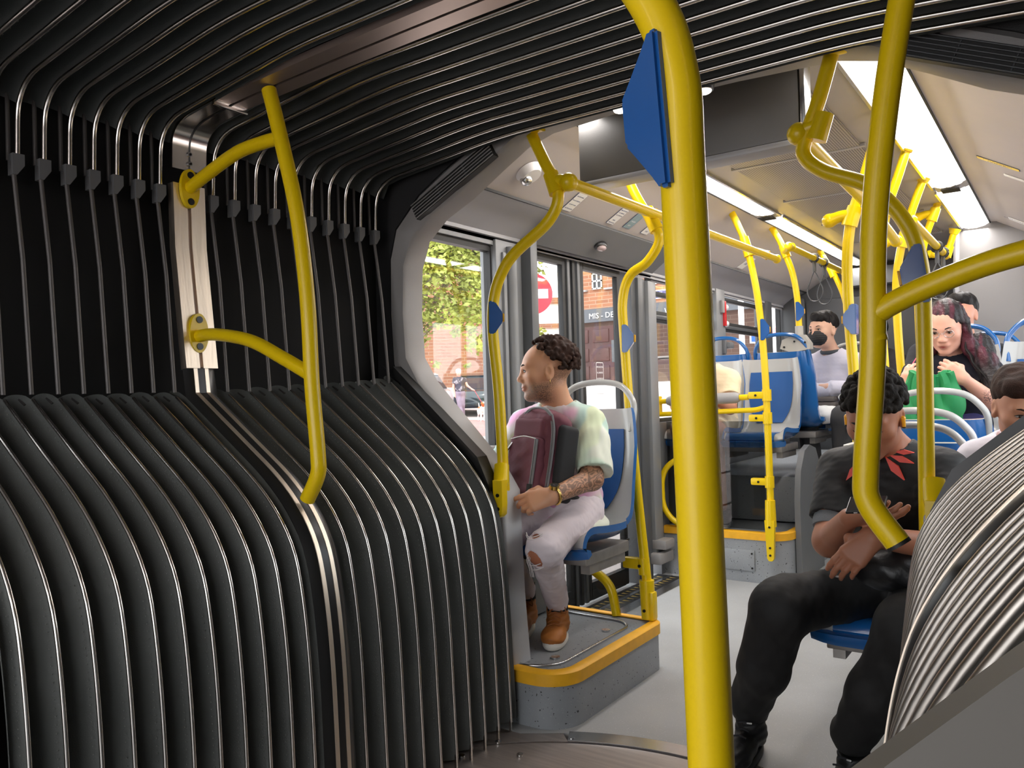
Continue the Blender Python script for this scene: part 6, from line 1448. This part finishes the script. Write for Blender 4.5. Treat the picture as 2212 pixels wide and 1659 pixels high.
    # trousers
    J = SDF(); kR = np.array((.300, 2.43, .535)); aR = np.array((.130, 2.60, .125)); kL = np.array((.665, 2.37, .54)); aL = np.array((.475, 2.50, .14)); hR_ = np.array((.455, 2.84, .52)); hL = np.array((.635, 2.84, .52))
    J.ell(pel, (.175, .15, .115), frame(fw, Z), .04)
    for h_, k_, a_ in ((hR_, kR, aR), (hL, kL, aL)):
        J.cap(h_, k_, .098, .082, k=.04); m_ = k_ * .45 + a_ * .55; J.cap(k_, m_, .080, .080, k=.04); J.cap(m_, a_ + (0, 0, .03), .082, .066, k=.03); J.cap(a_ + (0, 0, .035), a_ - (0, 0, .02), .060, .048, k=.015, cut=True)
    J.disp = lambda P: .008 * nz3(P * np.array([1, 1, .5]), 20, 53) + .003 * nz3(P, 60, 54)
    sdf_obj(J, 'black_trousers', mat('black_track_cloth', (.0065, .006, .006), .72, bump=.25, bscale=800, var=.1), root, .006)
    mb = MB(); mb.box(tuple(np.array(at(1808, 1246, Y=2.47)) + (-.007, .004, -.003)), tuple(np.array(at(1808, 1246, Y=2.47)) + (.007, .008, .003)), bev=.001); mb.build('hip_logo', frame_m, root)
    sk = lin((24, 24, 25))
    for a_, toe in ((aR, (.130 + .005, 2.60 - .215)), (aL, (.475 - .05, 2.50 - .21))):
        o, d, sd, f0, Lf = make_shoe(root, (a_[0], a_[1], .115), toe, .0, sk, black_matte, w=.050, name='shoe')
        for q in range(4): c = f0 + d * (.055 + .028 * q) + Z * (.108 - .012 * q); mb = MB(); mb.tube([c - sd * .022, c + Z * .005, c + sd * .022], .003, seg=6); mb.build('lace', MATS['black_sock'], o)
        mb = MB(); c = f0 + d * .06 + Z * .112; mb.tube([c - sd * .01, c - sd * .03 + Z * .01 + d * .02], .0025, seg=6); mb.build('lace_tip', white_l, o)
    # phone
    ph = thing('smartphone', 'black smartphone held flat by the man all in black', 'smartphone', at(1865, 1083, Y=2.43)); c = Vector(at(1866, 1084, Y=2.405))
    Mx = Matrix.Translation(c) @ Matrix.Rotation(math.radians(-5), 4, 'Y') @ Matrix.Rotation(math.radians(22), 4, 'X'); mb = MB(); mb.box((-.040, -.060, -.0045), (.060, .025, .0045), bev=.003, M=Mx); mb.build('phone_body', black_pl, ph); mb = MB(); mb.box((-.037, -.057, .0045), (.057, .022, .005), M=Mx); mb.build('screen', mat('phone_screen', (.02, .02, .025), .05), ph); mb = MB(); mb.box((-.018, -.0615, -.002), (-.008, -.0595, .002), M=Mx); mb.build('side_key', steel, ph)
    bg_ = thing('waist_bag', 'round black nylon bag with a beaded chain lying on the lap', 'bag', (.575, 2.56, .60)); S = SDF(); c = np.array((.585, 2.545, .655)); S.ell(c, (.105, .085, .062), frame((-.1, -1, .2), Z), .02); S.ell(c + (.07, .01, -.008), (.065, .07, .050), None, .04); S.disp = lambda P: .006 * nz3(P, 38, 61)
    sdf_obj(S, 'bag_body', mat('black_nylon', (.009, .009, .010), .45, bump=.2, bscale=120), bg_, .0045)
    mb = MB(); cc = c + (.115, -.012, -.005); mb.tube(smooth_path([cc + (.0, .0, .055), cc + (.022, -.012, .02), cc + (.022, -.012, -.02), cc + (0, 0, -.052)], 5), .011, seg=10, flat=.6); mb.build('grey_piping', mat('grey_nylon', (.10, .105, .11), .45, bump=.5, bscale=200), bg_)
    for q in range(12):
        s_ = -1 if q % 2 else 1; t_ = q / 11; p = np.array(at(1873 - 8 * t_ + s_ * 3.2, 1168 + 28 * t_, Y=2.44)); mb = MB(); mb.ball(tuple(p), .0034, 8); mb.build('bead', steel, bg_)
man_black()
# ---------------------------------------------------------------- background passengers (smaller in view)
def sitter(label, head, hfwd, sc, nk, sL, sR, pel, arms, fw, skin, shirt_c, shirt_n='shirt', legs=None, leg_c=None, leg_n='trousers', sleeve=.6, hair=None, hair_m=None, hup=(0, 0, 1), g=.018, hands=None, long=False, h=.006, extra=None, shoes=None, floor=0, bare_legs=False, closed=False):
    root = person_root(label, pel); ch = np.array(nk) * .55 + np.array(pel) * .45
    S = SDF(); hR = frame(hfwd, hup); W = add_head(S, head, hR, sc, neck=nk, nr=.052 * sc); S.ell(np.array(nk) - (0, 0, .07), (.10, .07, .08), frame(fw, Z), .04); S.cap(nk, sL, .042, .04, k=.04); S.cap(nk, sR, .042, .04, k=.04)
    for i, (s_, e_, w_) in enumerate(((sL, arms[0], arms[1]), (sR, arms[2], arms[3]))):
        S.cap(s_, e_, .045, .039, k=.02); S.cap(e_, w_, .040, .026, k=.03)
        if hands and hands[i]: add_hand(S, w_, *hands[i])
    if legs is not None and bare_legs:
        for hp, kn, an in legs: S.cap(hp, kn, .075, .058, k=.03); S.cap(kn, an, .055, .036, k=.03)
    sdf_obj(S, 'body', skin_m, root, min(h, .0048), skin_col(skin, extra))
    eyes(W, hR, root, sc, closed=closed); brows(W, root, hair_m or hair_blk)
    T = SDF(); torso(T, pel, ch, nk, sL, sR, fw, g)
    for s_, e_, w_ in ((sL, arms[0], arms[1]), (sR, arms[2], arms[3])):
        s_, e_, w_ = map(lambda q: np.array(q, float), (s_, e_, w_))
        if long: T.cap(s_, e_, .068, .064, k=.03); T.cap(e_, e_ * .04 + w_ * .96, .064, .050, k=.03, cut=True)
        else: T.cap(s_, s_ * (1 - sleeve) + e_ * sleeve, .064, .064, k=.03, cut=True)
    T.cap(np.array(nk) + (0, .005, .015), W(0, -.02, -.05), .064 * sc, .07, k=.008, op='-'); T.disp = lambda P: .005 * nz3(P * np.array([1, 1, .6]), 28, 71) + .002 * nz3(P, 80, 72)
    sdf_obj(T, shirt_n, cloth_t, root, h, flatc(lin(shirt_c), .04))
    if legs is not None:
        J = SDF(); J.ell(pel, (.16, .13, .10), frame(fw, Z), .04)
        for hp, kn, an in legs:
            hp, kn, an = map(lambda q: np.array(q, float), (hp, kn, an)); J.cap(hp, kn if not bare_legs else hp * .25 + kn * .75, .092, .080, k=.04, cut=bare_legs)
            if not bare_legs: J.cap(kn, an, .074, .060, k=.03, cut=True)
        J.disp = lambda P: .005 * nz3(P, 24, 73); sdf_obj(J, leg_n, cloth_t, root, h, flatc(lin(leg_c), .05))
    if shoes:
        for an, toe, c_, so in shoes: make_shoe(root, (an[0], an[1], floor + .10), toe, floor, lin(c_), so, name='shoe')
    if hair: hair(W, hR, root, hair_m or hair_blk, sc)
    return root, W, hR
def straight_hair(W, hR, root, m, sc, low=-.030, fringe=.055):
    H = SDF(); H.ell(W(0, -.022, .052), np.array((.083, .096, .088)) * sc, hR, .01); H.ell(W(0, .045, .085), np.array((.068, .050, .045)) * sc, hR, .02)
    H.ell(W(0, .112, -.006), np.array((.064, .072, .062)) * sc, hR, .01, '-'); H.half(W(0, .03, low), -hR[2] - .55 * hR[1], W(0, 0, 0) - .25, W(0, 0, 0) + .25)
    H.disp = lambda P: .004 * nz3(P * np.array([1, 1, .4]), 110, 81); sdf_obj(H, 'hair', m, root, .0045)
# masked passenger
r, W, hR = sitter('person in a black face mask and grey sweater with folded arms at the rear left', (-.452, 6.10, 1.615), (-.42, -1, -.02), 1.10, (-.415, 6.19, 1.43), (-.245, 6.17, 1.375), (-.585, 6.21, 1.375), (-.415, 6.28, 1.02),
    ((-.175, 6.10, 1.17), (-.40, 5.97, 1.195), (-.60, 6.10, 1.17), (-.36, 5.98, 1.175)), (-.15, -1, 0), (214, 170, 146), (196, 194, 208), 'grey_sweater', [((-.33, 6.20, 1.0), (-.29, 5.84, .98), (-.29, 5.86, .66)), ((-.50, 6.20, 1.0), (-.52, 5.82, .98), (-.50, 5.88, .66))], (66, 66, 68), 'dark_trousers', hair=straight_hair, long=True, hands=[((-.75, .35, -.1), (0, 1, 0), 1, (.7, .7, .7, .7), .85), ((.75, .35, -.1), (0, 1, 0), -1, (.7, .7, .7, .7), .85)],
    shoes=[((-.29, 5.86), (-.29, 5.66), (24, 24, 25), white_l), ((-.50, 5.88), (-.52, 5.68), (24, 24, 25), white_l)], floor=.56)
M_ = SDF(); M_.ell(W(0, .066, -.048), np.array((.066, .058, .058)) * 1.1, hR, .01); M_.half(W(0, .09, -.004), hR[2] * 1 - hR[1] * .25, W(0, 0, 0) - .2, W(0, 0, 0) + .2); M_.disp = lambda P: .0018 * np.sin((P @ hR[2]) * 420)
sdf_obj(M_, 'face_mask', mat('black_mask_cloth', (.012, .012, .013), .7), r, .0045)
for s in (-1, 1): mb = MB(); mb.tube([W(s * .056, .055, -.02), W(s * .074, .01, .006)], .0018, seg=6); mb.build('mask_strap', MATS['black_mask_cloth'], r)
mb = MB(); mb.tube([(-.42 + .062 * math.cos(a), 6.175 + .06 * math.sin(a), 1.462 + .01 * math.sin(a)) for a in np.linspace(0, 2 * PI, 25)], .017, seg=10, caps=False); mb.build('dark_collar', mat('dark_jersey', (.05, .06, .07), .8), r)
t = thing('pouch_bag', 'small grey-brown bag on the lap of the masked person', 'bag', (-.44, 5.98, 1.09)); 
for z, w_ in ((1.075, .115), (1.112, .105)): mb = MB(); mb.box((-.45 - w_, 5.90, z - .017), (-.45 + w_, 6.02, z + .017), bev=.015); mb.build('pouch', mat('taupe_leather_%d' % int(z * 1000), (.10, .085, .08), .55), t)
S = SDF(); S.ell((-.46, 5.88, 1.03), (.15, .10, .035), None, .03); S.ell((-.40, 5.82, 1.0), (.12, .05, .06), None, .03); S.disp = lambda P: .012 * nz3(P, 34, 91); o = sdf_obj(S, 'plastic_bag', mat('white_thin_plastic', (.78, .79, .80), .4), None, .006); tag(o, 'crumpled white plastic bag under the taupe bag of the masked person', 'bag')
# passenger behind, only the face shows
r, W, hR = sitter('dark haired person partly hidden behind the masked person at the back left', (-.27, 7.02, 1.62), (-.15, -1, -.1), 1.08, (-.27, 7.10, 1.46), (-.12, 7.1, 1.40), (-.42, 7.1, 1.40), (-.27, 7.16, 1.05), ((-.10, 7.02, 1.2), (-.16, 6.9, 1.12), (-.46, 7.02, 1.2), (-.4, 6.9, 1.12)), (0, -1, 0), (196, 128, 104), (70, 66, 70), 'dark_top', hair=straight_hair)
# far passenger in the dark centre
r, W, hR = sitter('dark haired person far back in the aisle between two yellow poles', (.30, 6.15, 1.66), (.5, -.8, -.3), 1.05, (.30, 6.24, 1.48), (.45, 6.22, 1.41), (.15, 6.22, 1.41), (.30, 6.30, 1.08), ((.50, 6.12, 1.22), (.38, 5.98, 1.14), (.10, 6.12, 1.22), (.22, 5.98, 1.14)), (0, -1, 0), (170, 118, 98), (58, 58, 62), 'dark_jacket', hair=straight_hair, legs=[((.38, 6.2, 1.02), (.40, 5.9, 1.0), (.40, 5.92, .7)), ((.22, 6.2, 1.02), (.20, 5.9, 1.0), (.20, 5.92, .7))], leg_c=(120, 112, 102))
# woman with the green bag
def long_hair(W, hR, root, m, sc):
    H = SDF(); H.ell(W(0, -.020, .045), np.array((.086, .098, .090)) * sc, hR, .01); H.ell(W(0, .120, -.005), np.array((.058, .080, .080)) * sc, hR, .01, '-')
    H.cap(W(-.078, .0, .02), W(-.095, .02, -.10), .024, .032, k=.03); H.cap(W(-.095, .02, -.10), (.70, 4.47, 1.30), .034, .05, k=.03); H.cap((.70, 4.47, 1.30), (.745, 4.40, 1.16), .05, .045, k=.03); H.cap(W(.078, -.01, .0), W(.080, .0, -.12), .022, .03, k=.03)
    H.ell((.66, 4.56, 1.33), (.08, .06, .12), None, .04)
    H.disp = lambda P: .007 * nz3(P * np.array([1, 1, .35]), 75, 82) + .003 * nz3(P, 160, 83)
    def col(V): c = np.ones((len(V), 3)) * np.array(lin((26, 20, 22))); t = sstep(-.2, .5, nz3(V * np.array([1, 1, .2]), 60, 84)) * sstep(1.24, 1.36, V[:, 2]); return mixc(c, lin((82, 28, 44)), t)
    hm = tint_mat('dyed_hair', .45, 0, .6, 200); sdf_obj(H, 'hair', hm, root, .0045, col)
    rnd = random.Random(5)
    for q in range(16):
        x = .66 + .012 * q * .6; mb = MB(); p0 = Vector((.62 + .008 * q, 4.44 + .004 * q, 1.40 - .005 * q)); pts = [p0]
        for k in range(7): pts.append(pts[-1] + Vector((.012 + rnd.gauss(0, .010), rnd.gauss(0, .006) - .004, -.034)))
        mb.tube(smooth_path(pts, 3), [.0055] * 21 + [.001], seg=5) if False else mb.tube(smooth_path(pts, 3), .0048, seg=5); mb.build('hair_lock', hair_blk, root)
wo_ex = lambda V, c: mixc(mixc(c, lin((140, 50, 52)), np.exp(-((((V - WH) @ WR.T)[:, 0] / .018) ** 2 + ((((V - WH) @ WR.T)[:, 2] + .063) / .0085) ** 2)) * (((V - WH) @ WR.T)[:, 1] > .07)), lin((70, 55, 62)), (sstep(.72, .80, np.abs(np.sin(5 * nz3(V, 80, 92)))) * np.exp(-((np.linalg.norm(V - np.array((.718, 4.32, 1.125)), axis=1) / .035) ** 4)) * .8))
WH = np.array((.535, 4.46, 1.478)); WR = frame((-.10, -1, -.42), (0, -.4, 1)) / 1.04
r, W, hR = sitter('woman in navy with long dark red and black hair holding a green cloth bag', tuple(WH), (-.10, -1, -.42), 1.04, (.545, 4.56, 1.325), (.70, 4.55, 1.255), (.375, 4.55, 1.255), (.54, 4.62, .98),
    ((.735, 4.40, 1.10), (.625, 4.27, 1.215), (.345, 4.40, 1.08), (.375, 4.24, 1.165)), (-.05, -1, 0), (222, 168, 146), (24, 25, 38), 'navy_top', [((.62, 4.55, .96), (.64, 4.18, .94), (.64, 4.22, .58)), ((.45, 4.55, .96), (.43, 4.18, .94), (.43, 4.22, .58))], (44, 42, 92), 'blue_shorts', hair=long_hair, sleeve=.45, hands=[((-.70, -.1, .55), (-.1, .9, -.1), -1, (.55, .6, .6, .6), .92), ((.25, -.1, .9), (.3, .9, 0), 1, (.5, .5, .55, .6), .92)], extra=wo_ex, bare_legs=True, h=.0055)
gl = MB()
for s in (-1, 1): gl = MB(); gl.tube([W(s * .031 + .021 * math.cos(a), .104 - .008 * abs(s * .031 + .021 * math.cos(a)) / .05, .002 + .017 * math.sin(a)) for a in np.linspace(0, 2 * PI, 25)], .0013, seg=6, caps=False); gl.build('spectacle_rim', steel, r)
gl = MB(); gl.tube([W(-.010, .107, .006), W(0, .110, .008), W(.010, .107, .006)], .0012, seg=6); gl.build('spectacle_bridge', steel, r)
for s in (-1, 1): mb = MB(); mb.tube([(.375 + .028 * math.cos(a), 4.25, 1.14 - s * .006 + .012 * math.sin(a)) for a in np.linspace(0, 2 * PI, 21)], .0035, seg=8, caps=False); mb.build('bracelet', black_pl if s > 0 else white_l, r)
gb = thing('drawstring_bag', 'green cloth drawstring bag held up by the woman in navy', 'bag', (.50, 4.22, 1.1)); G = []
for i in range(32):
    t = i / 31; row = []
    for k in range(41):
        u = k / 40; w_ = .088 + .040 * math.sin(min(1, t * 1.25) * PI * .62); x = .493 + (u - .5) * 2 * w_
        z = 1.262 - t * .315 * (1 - .22 * (2 * abs(u - .5)) ** 3) - .022 * math.sin(PI * u) * (1 - t) ** 2 + .006 * math.sin(u * 17) * (1 - t)
        y = 4.185 + .009 * math.sin(u * 44 + 3 * math.sin(2 * t)) * math.exp(-3.2 * t) + .016 * math.sin(u * 11 + 4 * t) * (.3 + t) + .008 * math.sin(u * 23 - 6 * t) + .02 * t - .02 * math.sin(PI * u) * t
        row.append((x, y, z))
    G.append(row)
grn = mat('green_cloth', (.018, .27, .085), .62, bump=.15, bscale=400, var=.12, vscale=9)
mb = MB(); mb.slab(G, .018); mb.build('bag_cloth', grn, gb)
mb = MB(); mb.tube(smooth_path([G[0][k] for k in range(0, 41, 3)], 4), .006, seg=8); mb.build('gathered_rim', grn, gb)
mb = MB(); mb.tube(smooth_path([(.405, 4.40, 1.33), (.395, 4.32, 1.29), (.40, 4.24, 1.25)], 4), .0022, seg=6); tag(mb.build('pink_cord', mat('pink_cord', (.8, .05, .12), .6)), 'thin pink cord hanging at the chest of the woman in navy', 'cord')
# person behind her: ear and shoulder
r, W, hR = sitter('person with glasses mostly hidden behind the woman with the green bag', (.515, 5.36, 1.60), (-.2, -1, 0), 1.02, (.525, 5.46, 1.43), (.69, 5.44, 1.36), (.37, 5.44, 1.36), (.525, 5.52, 1.02), ((.71, 5.32, 1.16), (.6, 5.2, 1.1), (.34, 5.3, 1.16), (.42, 5.2, 1.1)), (0, -1, 0), (208, 150, 126), (28, 28, 31), 'black_top', hair=straight_hair)
# white t-shirt passenger at the right edge
r, W, hR = sitter('person in a white t-shirt leaning forward at the right edge behind the bellows', (.905, 3.02, 1.118), (.30, -.85, -.35), 1.0, (.895, 3.14, .985), (1.045, 3.16, .935), (.765, 3.16, .935), (.93, 3.30, .56), ((1.09, 3.0, .74), (.98, 2.86, .72), (.745, 3.06, .70), (.86, 2.84, .66)), (.1, -1, -.1), (196, 140, 112), (226, 222, 232), 'white_t_shirt', [((1.0, 3.25, .52), (1.03, 2.86, .52), (1.03, 2.88, .08)), ((.84, 3.25, .52), (.84, 2.84, .52), (.84, 2.88, .08))], (34, 34, 38), 'dark_trousers', hair=lambda W, hR, root, m, sc: straight_hair(W, hR, root, m, sc, low=-.06), hair_m=hair_brn, sleeve=.62,
    shoes=[((1.03, 2.88), (1.03, 2.66), (30, 30, 30), black_matte), ((.84, 2.88), (.84, 2.66), (30, 30, 30), black_matte)], floor=0)
r, W, hR = sitter('dark haired person in grey seated against the right windows, cut by the picture edge', (1.035, 4.10, 1.255), (-.55, -.8, -.1), .98, (1.05, 4.18, 1.10), (1.14, 4.12, 1.04), (.96, 4.28, 1.04), (1.06, 4.26, .70), ((1.15, 4.02, .86), (1.02, 3.92, .80), (.90, 4.16, .86), (.95, 3.98, .80)), (-.3, -1, 0), (188, 120, 96), (50, 52, 56), 'grey_top', hair=straight_hair)
# passenger photographing with a white phone, mostly hidden behind the near pole
r, W, hR = sitter('person in a cream t-shirt and shorts with a phone, hidden behind the thick pole', (-1.0, 5.10, 1.48), (.1, -1, -.12), 1.02, (-.985, 5.20, 1.325), (-.835, 5.19, 1.27), (-1.14, 5.19, 1.27), (-.985, 5.26, .98), ((-.80, 5.06, 1.08), (-1.0, 4.95, 1.22), (-1.155, 5.02, 1.10), (-1.125, 4.935, 1.30)), (0, -1, 0), (172, 116, 88), (232, 214, 178), 'cream_t_shirt', [((-.91, 5.2, .97), (-.86, 4.94, .93), (-.84, 4.96, .45)), ((-1.06, 5.2, .97), (-1.10, 4.93, .95), (-1.08, 4.97, .45))], (196, 184, 160), 'patterned_shorts', hair=straight_hair, bare_legs=True, hands=[((-.5, -.3, .75), (-.3, .8, .2), 1, (.5, .5, .5, .5), .95), ((.05, -.1, .95), (.7, .5, 0), -1, (.25, .3, .4, .5), .95)],
    shoes=[((-.84, 4.99), (-.83, 4.885), (22, 22, 23), white_l), ((-1.08, 4.99), (-1.09, 4.885), (22, 22, 23), white_l)], floor=.312)
t = thing('smartphone', 'white smartphone held level beside the thick near pole', 'smartphone', at(1432, 772, Y=4.92)); c = at(1436, 772, Y=4.92); mb = MB(); mb.box((c[0] - .035, c[1] - .04, c[2] - .006), (c[0] + .075, c[1] + .03, c[2] + .008), bev=.004); mb.build('phone_body', white_l, t); mb = MB(); mb.box((c[0] - .03, c[1] - .042, c[2] - .012), (c[0] + .07, c[1] + .02, c[2] - .007), bev=.002); mb.build('dark_case', black_pl, t)
# ---------------------------------------------------------------- woman walking a dog outside
def walker():
    px, py = P_at(1000, 25.5); z = gz(px) + .02; root = person_root('white-haired woman in a dark top and grey trousers walking a dog outside', (px, py, z)); O = np.array((px, py, z))
    rt = np.array((.81, .58, 0)); fr = np.array((.58, -.81, 0)); B = lambda a, b, c: O + rt * a + fr * b + Z * c
    S = SDF(); hR = frame(fr * .8 + rt * .5 - Z * .25, Z); W = add_head(S, B(-.13, .03, 1.50), hR, 1.0, neck=B(-.11, 0, 1.36), nr=.05)
    S.cap(B(-.27, 0, 1.30), B(-.31, .03, 1.04), .042, .036); S.cap(B(-.31, .03, 1.04), B(-.26, .06, .80), .034, .024); S.cap(B(.05, 0, 1.30), B(.14, .03, 1.08), .042, .036); S.cap(B(.14, .03, 1.08), B(.30, .10, .95), .034, .024); S.cap(B(-.27, 0, 1.3), B(.05, 0, 1.3), .05); S.cap(B(-.26, .06, .80), B(-.25, .07, .72), .026, .02); S.cap(B(.30, .1, .95), B(.37, .13, .92), .026, .02)
    sdf_obj(S, 'body', skin_m, root, .010, skin_col((226, 170, 150))); H = SDF(); H.ell(W(0, -.02, .05), (.085, .098, .085), hR); sdf_obj(H, 'hair', white_l, root, .012)
    T = SDF(); T.ell(B(-.11, 0, 1.20), (.18, .13, .19), frame(fr, Z), .05); T.ell(B(-.10, 0, .98), (.165, .13, .16), frame(fr, Z), .05); T.cap(B(-.27, 0, 1.30), B(-.30, .02, 1.15), .062, cut=True); T.cap(B(.05, 0, 1.30), B(.10, .02, 1.18), .062, cut=True); T.disp = lambda P: .01 * nz3(P, 16, 3); sdf_obj(T, 'dark_top', cloth_t, root, .012, lambda V: mixc(np.ones((len(V), 3)) * np.array(lin((74, 70, 78))), lin((150, 145, 150)), sstep(.2, .6, nz3(V, 25, 4))))
    J = SDF(); J.ell(B(-.10, 0, .84), (.165, .13, .12), frame(fr, Z), .05)
    for a, b in ((-.18, (-.03, .20)), (-.02, (-.02, -.12))): J.cap(B(a, 0, .82), B(a * .5 - .02, b[1] * .3 + .05, .46), .095, .075, k=.04); J.cap(B(a * .5 - .02, b[1] * .3 + .05, .46), B(b[0], b[1], .10), .070, .055, k=.04, cut=True)
    sdf_obj(J, 'grey_trousers', cloth_t, root, .012, flatc(lin((140, 126, 140)), .15, 20))
    for b in ((-.03, .20), (-.02, -.12)): p = B(b[0], b[1], .1); q = B(b[0] + .03, b[1] + .17, 0); make_shoe(root, p, (q[0], q[1]), z, lin((225, 190, 180)), white_l)
    # dog
    dx, dy = P_at(1038, 25.0); dz = gz(dx) + .01; dg = thing('dog', 'small brown and white dog on a lead beside the walking woman', 'dog', (dx, dy, dz)); O2 = np.array((dx, dy, dz)); f2 = unit(fr * 1.0 + rt * .25); r2 = np.cross(f2, Z); D = lambda a, b, c: O2 + r2 * a + f2 * b + Z * c
    S = SDF(); Rd = np.array([r2, f2, Z]); S.ell(D(0, .12, .36), (.085, .13, .11), Rd, .05); S.ell(D(0, -.06, .37), (.078, .16, .092), Rd, .05); S.ell(D(0, -.20, .36), (.075, .10, .10), Rd, .05); S.cap(D(0, .2, .40), D(0, .28, .52), .058, .048, k=.04); S.ell(D(0, .31, .56), (.055, .065, .052), Rd, .02); S.cap(D(0, .35, .545), D(0, .43, .53), .030, .022, k=.02)
    for s in (-1, 1):
        S.ell(D(s * .055, .30, .555), (.016, .022, .045), Rd, .01); S.cap(D(s * .05, .16, .32), D(s * .052, .16, .16), .036, .024, k=.02); S.cap(D(s * .052, .16, .16), D(s * .052, .175, .02), .022, .020, k=.01)
        S.cap(D(s * .05, -.20, .34), D(s * .055, -.15, .22), .050, .034, k=.02); S.cap(D(s * .055, -.15, .22), D(s * .055, -.25, .14), .028, .020, k=.01); S.cap(D(s * .055, -.25, .14), D(s * .055, -.23, .02), .020, .020, k=.01)
    S.cap(D(0, -.28, .42), D(0, -.38, .56), .020, .012, k=.02)
    def dc(V): q = (V - O2) @ Rd.T; c = np.ones((len(V), 3)) * np.array(lin((245, 236, 230))); return mixc(c, lin((206, 112, 60)), np.maximum(sstep(.36, .42, q[:, 2]) * sstep(.0, .25, nz3(V, 14, 6) + .3), sstep(.50, .54, q[:, 2]) * (np.abs(q[:, 0]) > .018)))
    sdf_obj(S, 'dog_body', cloth_t, dg, .009, dc); mb = MB(); mb.ball(tuple(D(0, .452, .535)), .014, 8); mb.build('nose', black_pl, dg)
    mb = MB(); mb.tube([B(.37, .13, .92), D(0, .26, .53)], .006, seg=6); tag(mb.build('dog_lead', red), 'thin red dog lead between the walking woman and the dog', 'lead')
walker()
